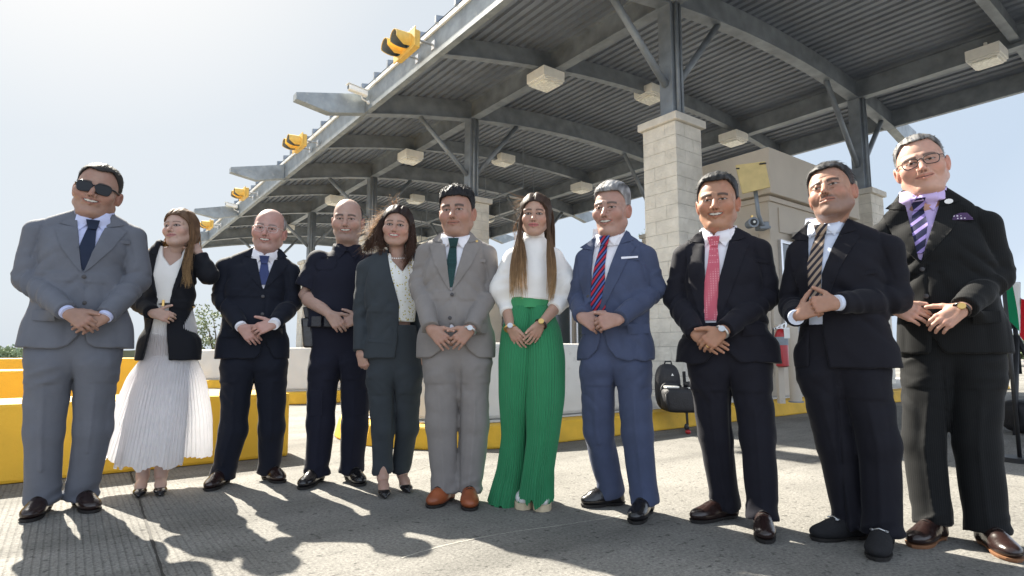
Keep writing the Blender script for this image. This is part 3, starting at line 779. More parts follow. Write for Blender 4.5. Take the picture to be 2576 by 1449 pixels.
# ---- far things: hedge line, trees, fence
M_leaf = mat("leaves", (0.10, 0.14, 0.06), 0.7, 0, 0.4, 0.6, 0.0)
M_leaf2 = mat("hazy_leaves", (0.20, 0.25, 0.14), 0.7, 0, 0.4, 0.8, 0.0)  # haze painted in as a paler leaf colour
M_bark = mat("bark", (0.09, 0.07, 0.05), 0.9, 0, 0.3, 8, 0.6, 20)
def tree(name, loc, h, r, label, seed, m, n=2200, leaf=0.09, open_=0.35, trunk=0.35):
    rnd = random.Random(seed)
    o = thing(name, loc, label, "tree", group="trees beyond the lanes")
    mb = MB(); tips = []
    th = h * trunk
    mb.tube([(0, 0, -0.05), (0.03 * h, 0, th * 0.6), (0, 0.02 * h, th)], [0.035 * h, 0.026 * h, 0.02 * h], 8)
    for k in range(9):
        a = 2 * math.pi * k / 9 + rnd.uniform(-0.3, 0.3); e = rnd.uniform(0.25, 1.25)
        ln = rnd.uniform(0.55, 0.95)
        tip = (math.cos(a) * math.cos(e) * r * ln, math.sin(a) * math.cos(e) * r * ln, th + (h - th) * (0.25 + 0.7 * math.sin(e) * ln))
        mid = (tip[0] * 0.45 + rnd.uniform(-.1, .1), tip[1] * 0.45, th + (tip[2] - th) * 0.55)
        mb.tube([(0, 0.02 * h, th * 0.9), mid, tip], [0.014 * h, 0.009 * h, 0.003 * h], 6); tips += [tip, mid]
    mb.build("trunk", M_bark, o, smooth=True)
    mb = MB(); cl_ = []
    for k in range(34):
        tx = rnd.choice(tips); cl_.append((tx[0] + rnd.gauss(0, r * .22), tx[1] + rnd.gauss(0, r * .22), tx[2] + rnd.gauss(0, h * .07), rnd.uniform(0.12, 0.3) * r))
    for k in range(n):
        c = rnd.choice(cl_); d = Vector((rnd.gauss(0, 1), rnd.gauss(0, 1), rnd.gauss(0, 0.8))).normalized() * c[3] * rnd.uniform(0.3, 1.15)
        p = Vector(c[:3]) + d
        q = Vector((rnd.gauss(0, 1), rnd.gauss(0, 1), rnd.gauss(0, 1))).normalized(); w = q.orthogonal().normalized(); s = leaf * rnd.uniform(0.6, 1.5)
        mb.poly([p - q * s, p + w * s * 0.5, p + q * s, p - w * s * 0.5], [(0, 1, 2, 3)])
    mb.build("crown", m, o)
    return o
q = at(538, 890, 24); tree("tree", (q[0], q[1], 0), 2.6, 1.6, "small pale green tree between the white skirt and the navy suit", 3, M_leaf2, 1500, 0.055, trunk=0.3)
for k, (px_, Y, h, r, lab) in enumerate(((18, 90, 1.5, 4.5, "low dark tree on the horizon at the left edge"), (52, 110, 1.2, 4.5, "lower tree on the horizon, right of the first at left"),
                                          (2545, 40, 2.0, 3.2, "low green tree on the horizon right of the tall man"), (2600, 38, 2.2, 3.0, "low green tree on the horizon at the right edge"),
                                          (1590, 24, 5.6, 1.5, "green treetop peeking left of the nearest pier"),
                                          (1450, 60, 2.6, 5.0, "far tree behind the blue suit"), (2490, 45, 2.2, 3.0, "low tree hidden mostly by the tall man"))):
    q = at(px_, 890, Y); tree("tree", (q[0], q[1], 0), h, r, lab, 10 + k, M_leaf if k % 2 else M_leaf2, 1400, 0.05 * r, trunk=0.25)
M_far = mat("dry_scrub", (0.16, 0.16, 0.09), 0.95, 0, 0.35, 0.3, 0)
mb = MB(); rnd = random.Random(2); V = []; F = []; N_ = 260
for i in range(N_ + 1):
    a = math.radians(-75 + 150 * i / N_); R_ = 130
    V += [(R_ * math.sin(a), R_ * math.cos(a), -0.2), (R_ * math.sin(a), R_ * math.cos(a), 1.1 + rnd.uniform(0, 0.7)), (R_ * math.sin(a) * 1.08, R_ * math.cos(a) * 1.08, 0.6)]
for i in range(N_): F += [(3 * i, 3 * i + 3, 3 * i + 4, 3 * i + 1), (3 * i + 1, 3 * i + 4, 3 * i + 5, 3 * i + 2)]
mb.poly(V, F); tag(mb.build("scrubland", M_far), kind="structure")
fo = thing("chainlink_fence", (14, 20, 0), "low wire fence with top rail beyond the lanes at the right edge", "fence")
mb = MB(); mb.tube([(-10, 0, 1.05), (10, 0, 1.05)], 0.03, 6); mb.tube([(-10, 0, 0.55), (10, 0, 0.55)], 0.012, 5); mb.build("rail", M_metal, fo)
mb = MB()
for k in range(9): mb.tube([(-10 + 2.5 * k, 0, 0), (-10 + 2.5 * k, 0, 1.1)], 0.03, 6)
mb.build("post", M_metal, fo)
# ------------------------------------------------------------------ implicit surfaces (figures)
def vnoise(x, y, z, seed=0):
    x, y, z = np.broadcast_arrays(x, y, z)
    x0 = np.floor(x); y0 = np.floor(y); z0 = np.floor(z)
    fx, fy, fz = x - x0, y - y0, z - z0
    fx = fx * fx * (3 - 2 * fx); fy = fy * fy * (3 - 2 * fy); fz = fz * fz * (3 - 2 * fz)
    xi, yi, zi = x0.astype(np.int64), y0.astype(np.int64), z0.astype(np.int64)
    def h(i, j, k):
        n = (xi + i) * 374761393 + (yi + j) * 668265263 + (zi + k) * 2147483647 + seed * 974711
        n = (n ^ (n >> 13)) * 1274126177 & 0x7fffffff
        return ((n ^ (n >> 16)) & 0xffff) / 65535.0
    def mixx(j, k): a = h(0, j, k); return a + (h(1, j, k) - a) * fx
    a = mixx(0, 0); a = a + (mixx(1, 0) - a) * fy
    b = mixx(0, 1); b = b + (mixx(1, 1) - b) * fy
    return (a + (b - a) * fz) * 2 - 1          # -1..1

class Field:
    def __init__(s, lo, hi, h):
        s.h = h; s.lo = np.array(lo, float); s.n = np.ceil((np.array(hi, float) - s.lo) / h).astype(int) + 1
        s.D = np.full(s.n, 0.5, np.float32)
        s.ax = [s.lo[i] + np.arange(s.n[i]) * h for i in range(3)]
    def grid(s, lo, hi):
        i0 = np.maximum(0, np.floor((np.array(lo) - s.lo) / s.h).astype(int)); i1 = np.minimum(s.n, np.ceil((np.array(hi) - s.lo) / s.h).astype(int) + 1)
        if np.any(i1 <= i0): return None, None
        sl = tuple(slice(a, b) for a, b in zip(i0, i1))
        return sl, (s.ax[0][sl[0]][:, None, None], s.ax[1][sl[1]][None, :, None], s.ax[2][sl[2]][None, None, :])
    def add(s, prim, k=0.01):
        fn, lo, hi = prim; pad = k + 3 * s.h
        sl, g = s.grid(np.array(lo) - pad, np.array(hi) + pad)
        if sl is None: return
        d = fn(*g); a = s.D[sl]
        h = np.clip(0.5 + 0.5 * (a - d) / k, 0, 1)
        s.D[sl] = a + (d - a) * h - k * h * (1 - h)
    def sub(s, prim, k=0.004):
        fn, lo, hi = prim; pad = k + 3 * s.h
        sl, g = s.grid(np.array(lo) - pad, np.array(hi) + pad)
        if sl is None: return
        d = -fn(*g); a = s.D[sl]
        h = np.clip(0.5 + 0.5 * (d - a) / k, 0, 1)
        s.D[sl] = a + (d - a) * h + k * h * (1 - h)
    def disp(s, fn):
        s.D = s.D + fn(s.ax[0][:, None, None], s.ax[1][None, :, None], s.ax[2][None, None, :]).astype(np.float32) * (np.abs(s.D) < 0.04)
    def isect(s, fn):
        s.D = np.maximum(s.D, fn(s.ax[0][:, None, None], s.ax[1][None, :, None], s.ax[2][None, None, :])).astype(np.float32)
    def mesh(s):
        D = s.D; ins = D < 0
        nx, ny, nz = D.shape
        c = np.zeros((nx - 1, ny - 1, nz - 1), np.int8)
        for i in (0, 1):
            for j in (0, 1):
                for k in (0, 1): c += ins[i:nx - 1 + i, j:ny - 1 + j, k:nz - 1 + k]
        act = (c > 0) & (c < 8)
        I, J, K = np.nonzero(act)
        idx = np.full(act.shape, -1, np.int64); idx[I, J, K] = np.arange(len(I))
        P = np.zeros((len(I), 3)); cnt = np.zeros(len(I))
        cor = [(i, j, k) for i in (0, 1) for j in (0, 1) for k in (0, 1)]
        for a in cor:
            for ax in range(3):
                if a[ax]: continue
                b = list(a); b[ax] = 1
                da = D[I + a[0], J + a[1], K + a[2]]; db = D[I + b[0], J + b[1], K + b[2]]
                m = (da < 0) != (db < 0)
                t = np.where(m, da / np.where(m, da - db, 1), 0)
                for q in range(3): P[:, q] += np.where(m, a[q] + (t if q == ax else 0), 0)
                cnt += m
        P = P / np.maximum(cnt, 1)[:, None] + np.stack([I, J, K], 1)
        V = s.lo + P * s.h
        Fs = []
        for ax in range(3):
            o1, o2 = [(1, 2), (2, 0), (0, 1)][ax]
            sh = [slice(1, -1)] * 3; sh[ax] = slice(0, -1)
            sh2 = list(sh); sh2[ax] = slice(1, None)
            A = ins[tuple(sh)]; B = ins[tuple(sh2)]
            q = np.array(np.nonzero(A != B)).T
            if len(q) == 0: continue
            flip = A[tuple(q.T)]
            q = q + [1 if i != ax else 0 for i in range(3)]
            def cell(d1, d2):
                w = q.copy(); w[:, o1] -= d1; w[:, o2] -= d2
                return idx[tuple(w.T)]
            f = np.stack([cell(0, 0), cell(1, 0), cell(1, 1), cell(0, 1)], 1)
            f = np.where(flip[:, None], f, f[:, ::-1])
            Fs.append(f)
        return V, np.concatenate(Fs)

def A3(*a): return np.array(a if len(a) > 1 else a[0], float)
def nz_(v):
    v = np.array(v, float); return v / (np.linalg.norm(v) + 1e-12)
def cone(a, b, ra, rb, flat=None, cut=0, wr=None):
    """round cone; flat=(axis, factor<1): thinner along the axis; cut=1: flat end at b; wr=(amp,freq,centre,width,seed) folds"""
    a, b = A3(a), A3(b); ab = b - a; L2 = ab @ ab + 1e-12; L_ = math.sqrt(L2); d0 = ab / L_
    e1 = nz_(np.cross(d0, (0.3, 0.9, 0.2))); e2 = np.cross(d0, e1)
    def fn(X, Y, Z):
        wx, wy, wz = X - a[0], Y - a[1], Z - a[2]
        tt = (wx * ab[0] + wy * ab[1] + wz * ab[2]) / L2
        h = np.clip(tt, 0, 1)
        px, py, pz = wx - h * ab[0], wy - h * ab[1], wz - h * ab[2]
        if flat is not None:
            n, f = flat; c = (px * n[0] + py * n[1] + pz * n[2]) * (1 / f - 1)
            px, py, pz = px + c * n[0], py + c * n[1], pz + c * n[2]
        d = np.sqrt(px * px + py * py + pz * pz) - (ra + h * (rb - ra))
        if flat is not None: d = d * (0.5 + 0.5 * flat[1])
        if wr is not None:
            amp, fr, cen, wid, seed = wr
            s1 = wx * e1[0] + wy * e1[1] + wz * e1[2]; s2 = wx * e2[0] + wy * e2[1] + wz * e2[2]
            w_ = np.exp(-((tt - cen) / wid) ** 2)
            nn = vnoise(tt * L_ * fr + s1 * fr * 0.45, s1 * 7, s2 * 7, seed)
            d = d - amp * w_ * (1 - 2 * np.abs(nn)) 
        if cut: d = np.maximum(d, (tt - 1) * L_)
        return d
    R = max(ra, rb) + (wr[0] if wr else 0)
    return fn, np.minimum(a, b) - R, np.maximum(a, b) + R
def ell(c, r, R=None):
    c, r = A3(c), A3(r) if np.ndim(r) else A3(r, r, r)
    def fn(X, Y, Z):
        x, y, z = X - c[0], Y - c[1], Z - c[2]
        if R is not None:
            x, y, z = x * R[0, 0] + y * R[1, 0] + z * R[2, 0], x * R[0, 1] + y * R[1, 1] + z * R[2, 1], x * R[0, 2] + y * R[1, 2] + z * R[2, 2]
        k0 = np.sqrt((x / r[0]) ** 2 + (y / r[1]) ** 2 + (z / r[2]) ** 2)
        k1 = np.sqrt((x / r[0] ** 2) ** 2 + (y / r[1] ** 2) ** 2 + (z / r[2] ** 2) ** 2)
        return k0 * (k0 - 1) / np.maximum(k1, 1e-6)
    m = r if R is None else np.full(3, r.max())
    return fn, c - m, c + m
def loft(S, p=2.4, cap=0.0, off=0.0):
    """S rows: z, cu, cv, a, bf, bb (ascending z); superelliptic sections; front is -v"""
    S = np.array(sorted([list(r) for r in S]), float)
    zs = np.linspace(S[0, 0], S[-1, 0], 80); T = np.zeros((80, 5))
    m = np.zeros((len(S), 5))
    for i in range(len(S)):
        i0, i1 = max(0, i - 1), min(len(S) - 1, i + 1)
        m[i] = (S[i1, 1:] - S[i0, 1:]) / max(S[i1, 0] - S[i0, 0], 1e-6)
    for q, z in enumerate(zs):
        i = min(max(np.searchsorted(S[:, 0], z) - 1, 0), len(S) - 2); h = S[i + 1, 0] - S[i, 0]; t = (z - S[i, 0]) / h
        T[q] = (2 * t ** 3 - 3 * t ** 2 + 1) * S[i, 1:] + (t ** 3 - 2 * t ** 2 + t) * h * m[i] + (-2 * t ** 3 + 3 * t ** 2) * S[i + 1, 1:] + (t ** 3 - t ** 2) * h * m[i + 1]
    def fn(X, Y, Z):
        g = [np.interp(Z, zs, T[:, k]) for k in range(5)]
        u = X - g[0]; v = Y - g[1]
        b = np.where(v < 0, g[3], g[4]) + off; a_ = g[2] + off
        ln = np.sqrt(u * u + v * v) + 1e-9
        r = (np.abs(u / a_) ** p + np.abs(v / b) ** p) ** (1 / p) + 1e-9
        d = ln * (1 - 1 / r)
        d = np.maximum(d, -np.minimum(a_, b))
        return np.maximum(d, np.maximum(Z - zs[-1], zs[0] - Z) - cap)
    am = T[:, 2].max() + off + 0.01
    return fn, A3(T[:, 0].min() - am, (T[:, 1] - T[:, 3]).min() - off - 0.01, zs[0] - cap), A3(T[:, 0].max() + am, (T[:, 1] + T[:, 4]).max() + off + 0.01, zs[-1] + cap)
def poly2(P, vmax, vmin=-9):
    """prism through a polygon in the (u,z) plane, from v=vmin to v=vmax"""
    P = np.array(P, float)
    def fn(X, Y, Z):
        X2, Z2 = np.broadcast_arrays(X[:, 0, :], Z[:, 0, :])
        d = np.full(X2.shape, 1e9); ins = np.zeros(X2.shape, bool)
        for i in range(len(P)):
            a, b = P[i], P[(i + 1) % len(P)]
            ex, ez = b - a; wx, wz = X2 - a[0], Z2 - a[1]
            t = np.clip((wx * ex + wz * ez) / (ex * ex + ez * ez + 1e-12), 0, 1)
            d = np.minimum(d, (wx - ex * t) ** 2 + (wz - ez * t) ** 2)
            c = ((a[1] > Z2) != (b[1] > Z2)) & (X2 < (b[0] - a[0]) * (Z2 - a[1]) / (b[1] - a[1] + 1e-12) + a[0])
            ins ^= c
        d = np.sqrt(d) * np.where(ins, -1, 1)
        return np.maximum(np.maximum(d[:, None, :], Y - vmax), vmin - Y)
    return fn, A3(P[:, 0].min(), max(vmin, -1), P[:, 1].min()), A3(P[:, 0].max(), vmax, P[:, 1].max())

def bounds(prims, pad):
    lo = np.min([p[1] for p in prims], 0) - pad; hi = np.max([p[2] for p in prims], 0) + pad
    return lo, hi
def bvh_of(V, F): return BVHTree.FromPolygons([tuple(v) for v in V.tolist()], [tuple(f) for f in F.tolist()])
def patch(name, poly, bv, off, th, m, parent, step=0.02, vstart=-1.0, dirn=(0, 1, 0), smooth=True, edge=None, vmax=9, relax=3):
    """a shaped piece of cloth: polygon in (u,z), laid on the surface seen from the front"""
    bm = bmesh.new()
    vs = [bm.verts.new((p[0], 0, p[1])) for p in poly]
    bm.faces.new(vs)
    P = np.array(poly)
    for ax, no in ((0, (1, 0, 0)), (1, (0, 0, 1))):
        a, b = P[:, ax].min(), P[:, ax].max(); k = a + step
        while k < b - step * 0.3:
            co = (k, 0, 0) if ax == 0 else (0, 0, k)
            bmesh.ops.bisect_plane(bm, geom=bm.verts[:] + bm.edges[:] + bm.faces[:], plane_co=co, plane_no=no, dist=1e-5)
            k += step
    bmesh.ops.triangulate(bm, faces=bm.faces[:])
    D = Vector(dirn).normalized(); last = None; miss = []; hits = []
    for v in bm.verts:
        h = bv.ray_cast(Vector((v.co.x, 0, v.co.z)) + D * vstart, D, 3)
        if h[0] is not None and h[0].y < vmax: v.co = h[0] - D * off; hits.append(v.co.copy())
        else: miss.append(v)
    for v in miss:
        if hits:
            q = min(hits, key=lambda c: (c.x - v.co.x) ** 2 + (c.z - v.co.z) ** 2); v.co.y = q.y
    for _ in range(relax):
        ny = {v: sum(e.other_vert(v).co.y for e in v.link_edges) / max(1, len(v.link_edges)) for v in bm.verts}
        for v, y in ny.items(): v.co.y = min(v.co.y + 0.002, 0.5 * v.co.y + 0.5 * y)
    bm.normal_update()
    r = bmesh.ops.extrude_face_region(bm, geom=bm.faces[:])
    for e in r["geom"]:
        if isinstance(e, bmesh.types.BMVert): e.co -= D * th
    bmesh.ops.recalc_face_normals(bm, faces=bm.faces[:])
    me = bpy.data.meshes.new(name); bm.to_mesh(me); bm.free()
    me.materials.append(m)
    for p in me.polygons: p.use_smooth = smooth
    me.set_sharp_from_angle(angle=math.radians(50))
    return link(bpy.data.objects.new(name, me), parent)

def ribbons(name, lines, radii, cols, m, parent, n=4):
    """many thin tapering strands as one mesh. lines: list of (k,3) arrays"""
    V = []; F = []; C = []; base = 0
    for P, r, c in zip(lines, radii, cols):
        P = np.asarray(P, float); k = len(P)
        T = np.gradient(P, axis=0); T /= np.linalg.norm(T, axis=1)[:, None] + 1e-9
        up = np.array((0.2, 1.0, 0.1)); E1 = np.cross(T, up); E1 /= np.linalg.norm(E1, axis=1)[:, None] + 1e-9; E2 = np.cross(T, E1)
        rr = np.broadcast_to(r, (k,))
        for q in range(n):
            a = 2 * math.pi * q / n
            V.append(P + (E1 * math.cos(a) + E2 * math.sin(a)) * rr[:, None])
            C.append(np.broadcast_to(c, (k, 3)))
        i = np.arange(k - 1)
        for q in range(n):
            q2 = (q + 1) % n
            F.append(np.stack([base + q * k + i, base + q * k + i + 1, base + q2 * k + i + 1, base + q2 * k + i], 1))
        base += n * k
    return mesh_np(name, np.concatenate(V), np.concatenate(F), m, parent, True, np.concatenate(C))
# ------------------------------------------------------------------ people
def srgb(r, g, b):
    return tuple(((c / 255 + 0.055) / 1.055) ** 2.4 if c > 10 else c / 255 / 12.92 for c in (r, g, b))
M_skin = colmat("skin", 0.5, 0.12, 0.05, 0.12, 220, 0.4)
M_hair = colmat("hair", 0.6, 0, 0.18, 0.35, 160, 0.3)
M_hairT = colmat("hair_strands", 0.58, 0, 0.15, 0.0, 160, 0.5, trans=0.30)
M_leath_blk = mat("black_leather", (0.012, 0.011, 0.012), 0.22, 0, 0.2, 20, 0.15, 40, spec=0.6)
M_leath_brn = mat("dark_brown_leather", (0.020, 0.010, 0.009), 0.25, 0, 0.25, 20, 0.15, 40, spec=0.6)
M_leath_tan = mat("tan_leather", (0.26, 0.07, 0.025), 0.38, 0, 0.25, 18, 0.15, 40)
M_suede = mat("black_suede", (0.008, 0.008, 0.01), 0.9, 0, 0.2, 20, 0.3, 100)
M_sole = mat("rubber_sole", (0.015, 0.013, 0.012), 0.7)
M_soleb = mat("beige_sole", (0.55, 0.45, 0.30), 0.8, 0, 0.15, 30, 0.3, 80)
M_solebr = mat("brown_sole", (0.22, 0.10, 0.045), 0.7)
M_canvas = mat("white_canvas", (0.75, 0.74, 0.72), 0.8, 0, 0.05, 30, 0.3, 200)
M_button = mat("horn_button", (0.03, 0.027, 0.03), 0.4)
M_nylonwhite = mat("white_plastic", (0.8, 0.8, 0.8), 0.4)

def fabric(name, base, rough=0.78, sheen=0.08, stripe=None, var=0.10, weave=420, check=None):
    m, nt, b = newmat(name); N, L = nt.nodes, nt.links
    tc = N.new("ShaderNodeTexCoord")
    n1 = N.new("ShaderNodeTexNoise"); n1.inputs["Scale"].default_value = 6; n1.inputs["Detail"].default_value = 8; n1.inputs["Roughness"].default_value = 0.7
    L.new(tc.outputs["Object"], n1.inputs["Vector"])
    r = N.new("ShaderNodeMapRange"); r.inputs[1].default_value = 0.3; r.inputs[2].default_value = 0.7; r.inputs[3].default_value = 1 - var; r.inputs[4].default_value = 1 + var
    L.new(n1.outputs[0], r.inputs[0])
    v = N.new("ShaderNodeVectorMath"); v.operation = 'SCALE'; v.inputs[0].default_value = base; L.new(r.outputs[0], v.inputs["Scale"])
    out = v.outputs[0]
    if stripe:   # (colour, direction xyz scale, threshold, second colour)
        mp = N.new("ShaderNodeMapping"); mp.inputs["Rotation"].default_value = stripe[1]; L.new(tc.outputs["Object"], mp.inputs[0])
        w = N.new("ShaderNodeTexWave"); w.wave_type = 'BANDS'; w.bands_direction = 'X'; w.inputs["Scale"].default_value = stripe[2]; w.inputs["Distortion"].default_value = 0
        L.new(mp.outputs[0], w.inputs["Vector"])
        g = N.new("ShaderNodeMath"); g.operation = 'GREATER_THAN'; g.inputs[1].default_value = stripe[3]; L.new(w.outputs[0], g.inputs[0])
        mx = N.new("ShaderNodeMix"); mx.data_type = 'RGBA'; L.new(g.outputs[0], mx.inputs[0]); L.new(out, mx.inputs[6]); mx.inputs[7].default_value = (*stripe[0], 1); out = mx.outputs[2]
        if len(stripe) > 4:
            w2 = N.new("ShaderNodeTexWave"); w2.wave_type = 'BANDS'; w2.bands_direction = 'X'; w2.inputs["Scale"].default_value = stripe[2]; w2.inputs["Phase Offset"].default_value = stripe[5]
            L.new(mp.outputs[0], w2.inputs["Vector"])
            g2 = N.new("ShaderNodeMath"); g2.operation = 'GREATER_THAN'; g2.inputs[1].default_value = stripe[6]; L.new(w2.outputs[0], g2.inputs[0])
            mx2 = N.new("ShaderNodeMix"); mx2.data_type = 'RGBA'; L.new(g2.outputs[0], mx2.inputs[0]); L.new(out, mx2.inputs[6]); mx2.inputs[7].default_value = (*stripe[4], 1); out = mx2.outputs[2]
    if check:    # scattered dots / blotches: (colour, scale, threshold)
        vo = N.new("ShaderNodeTexVoronoi"); vo.inputs["Scale"].default_value = check[1]; vo.inputs["Randomness"].default_value = check[3]
        L.new(tc.outputs["Object"], vo.inputs["Vector"])
        g = N.new("ShaderNodeMath"); g.operation = 'LESS_THAN'; g.inputs[1].default_value = check[2]; L.new(vo.outputs["Distance"], g.inputs[0])
        mx = N.new("ShaderNodeMix"); mx.data_type = 'RGBA'; L.new(g.outputs[0], mx.inputs[0]); L.new(out, mx.inputs[6]); mx.inputs[7].default_value = (*check[0], 1); out = mx.outputs[2]
    L.new(out, b.inputs["Base Color"]); b.inputs["Roughness"].default_value = rough
    b.inputs["Sheen Weight"].default_value = sheen; b.inputs["Sheen Roughness"].default_value = 0.4; b.inputs["Specular IOR Level"].default_value = 0.2
    n2 = N.new("ShaderNodeTexNoise"); n2.inputs["Scale"].default_value = weave; n2.inputs["Detail"].default_value = 2; L.new(tc.outputs["Object"], n2.inputs["Vector"])
    n3 = N.new("ShaderNodeTexNoise"); n3.inputs["Scale"].default_value = 8; n3.inputs["Detail"].default_value = 2; L.new(tc.outputs["Object"], n3.inputs["Vector"])
    ad = N.new("ShaderNodeMath"); ad.operation = 'MULTIPLY_ADD'; ad.inputs[1].default_value = 2.2; L.new(n3.outputs[0], ad.inputs[0]); L.new(n2.outputs[0], ad.inputs[2])
    bp = N.new("ShaderNodeBump"); bp.inputs["Strength"].default_value = 0.22; bp.inputs["Distance"].default_value = 0.004
    L.new(ad.outputs[0], bp.inputs["Height"]); L.new(bp.outputs[0], b.inputs["Normal"])
    return m

def rotm(yaw, pitch, roll):
    y, p, r = map(math.radians, (yaw, pitch, roll))
    Rz = np.array(((math.cos(y), -math.sin(y), 0), (math.sin(y), math.cos(y), 0), (0, 0, 1)))
    p = -p
    Rx = np.array(((1, 0, 0), (0, math.cos(p), -math.sin(p)), (0, math.sin(p), math.cos(p))))
    Ry = np.array(((math.cos(r), 0, math.sin(r)), (0, 1, 0), (-math.sin(r), 0, math.cos(r))))
    return Rz @ Rx @ Ry

def head_field(h, neckv, fem=False):
    """head-local: u right, v back, w up, origin between the eyes' level and the ears"""
    fat, smile, jaw = h.get('fat', 0.3), h.get('smile', 0), h.get('jaw', 0)
    F_ = Field((-0.115, -0.135, -0.20), (0.115, 0.135, 0.145), 0.0023)
    a = F_.add
    wd = h.get('w', 1.0)
    a(ell((0, 0.016, 0.040), (0.076 * wd, 0.096, 0.084)), 0.01)
    a(ell((0, -0.022, -0.010), (0.069 * wd, 0.064, 0.086)), 0.03)
    a(ell((0, -0.030, -0.055), (0.052 * wd + 0.009 * fat, 0.050, 0.062)), 0.03)
    for s in (-1, 1):
        a(cone((s * (0.048 * wd + 0.007 * fat), 0.004, -0.058 - jaw), (s * 0.020, -0.066, -0.100 - jaw), 0.022 + 0.004 * fat, 0.017), 0.024)
        a(ell((s * (0.041 + 0.006 * fat), -0.058 - 0.003 * smile, -0.030 + 0.006 * smile), (0.023 + 0.006 * fat + .003 * smile, 0.024, 0.024 + 0.006 * fat)), 0.022)
        a(cone((s * 0.012, -0.080, 0.020), (s * 0.050, -0.064, 0.019), 0.012 if not fem else 0.010, 0.010), 0.013)     # brow ridge
        F_.sub(ell((s * 0.031, -0.097, 0.0), (0.019, 0.017, 0.0125)), 0.012)
        a(ell((s * 0.031, -0.0715, 0.000), (0.0145, 0.0135, 0.0125)), 0.003)                     # eyeball
        a(cone((s * 0.017, -0.0815, 0.0045), (s * 0.045, -0.0735, 0.0035), 0.0042, 0.004), 0.004)  # upper lid
        a(cone((s * 0.030, -0.0850, 0.0078), (s * 0.031, -0.0845, 0.0078), 0.0045, 0.0045), 0.006)
        a(cone((s * 0.019, -0.080, -0.0085), (s * 0.043, -0.073, -0.0080), 0.0045, 0.004), 0.006)  # lower lid
    nl = h.get('nose', 1.0)
    a(cone((0, -0.082, 0.008), (0, -0.107 - 0.006 * nl, -0.034), 0.0085, 0.0108 * nl), 0.010)
    for s in (-1, 1):
        a(ell((s * 0.0135 * nl, -0.093, -0.036), (0.0085, 0.011, 0.0085)), 0.007)
        F_.sub(ell((s * 0.0065, -0.103, -0.0435), (0.004, 0.006, 0.004)), 0.003)
    a(ell((0, -0.078, -0.060), (0.032, 0.018, 0.024)), 0.018)                                    # muzzle
    mz = -0.063; cw = 0.027 + 0.007 * smile; cz = mz + 0.008 * smile
    lipr = 0.0052 if not fem else 0.0058
    for s in (-1, 1):
        a(cone((s * cw, -0.080 + .004 * smile, cz), (0, -0.0955, mz + 0.0055), 0.0035, lipr), 0.005)
        a(cone((s * cw, -0.080 + .004 * smile, cz - 0.001), (0, -0.0945, mz - 0.0075 - 0.003 * (smile > 0.6)), 0.0035, lipr + 0.0006), 0.005)
        F_.sub(cone((s * (cw + 0.001), -0.088 + .006 * smile, cz), (0, -0.1035, mz - 0.001), 0.0016, 0.0018), 0.003)
        if smile > 0.1 or h.get('frown'):
            F_.sub(cone((s * 0.021, -0.094, -0.036), (s * (0.038 + 0.004 * fat), -0.078, -0.068), 0.0028 * max(smile, 0.6), 0.002), 0.009)
    age = h.get('age', 0.6)
    if age:
        for s in (-1, 1):
            F_.sub(cone((s * 0.016, -0.085, -0.016), (s * 0.044, -0.075, -0.019), 0.0015 * age, 0.0012 * age), 0.006 * age)
        for q_ in (0.040, 0.052):
            F_.sub(cone((-0.034, -0.088, q_), (0.034, -0.088, q_), 0.004 * age, 0.004 * age), 0.004)
        F_.sub(cone((-0.004, -0.095, 0.012), (-0.005, -0.093, 0.026), 0.0022 * age, 0.0018 * age), 0.004)
    if smile > 0.6: a(ell((0, -0.0885, mz), (0.021, 0.009, 0.0045)), 0.002)                        # teeth
    a(ell((0, -0.074, -0.098 - jaw), (0.021, 0.019, 0.018)), 0.016)                               # chin
    if fat > 0.4: a(ell((0, -0.030, -0.108 - jaw), (0.047 + .006 * fat, 0.042, 0.020 + 0.008 * fat)), 0.022)
    for s in (-1, 1):                                                                            # ears
        Re = rotm(s * -24, 0, s * 8)
        ex = s * (0.079 * wd + 0.004 * fat)
        a(ell((ex, 0.012, -0.014), (0.0075, 0.019, 0.032), Re), 0.004)
        a(ell((s * (0.074 * wd + .004 * fat), 0.002, -0.020), (0.010, 0.013, 0.022)), 0.008)
        F_.sub(ell((ex + s * 0.006, 0.006, -0.012), (0.006, 0.010, 0.017), Re), 0.003)
    n0 = A3(0, 0.022, -0.060); nr = h.get('neck', 0.058) * 0.93
    n1 = n0 + (neckv - n0) * 1.0
    if n1[2] < -0.19: n1 = n0 + (n1 - n0) * ((-0.19 - n0[2]) / (n1[2] - n0[2]))
    a(cone(n0, n1, nr * 0.98, nr), 0.025)
    return F_

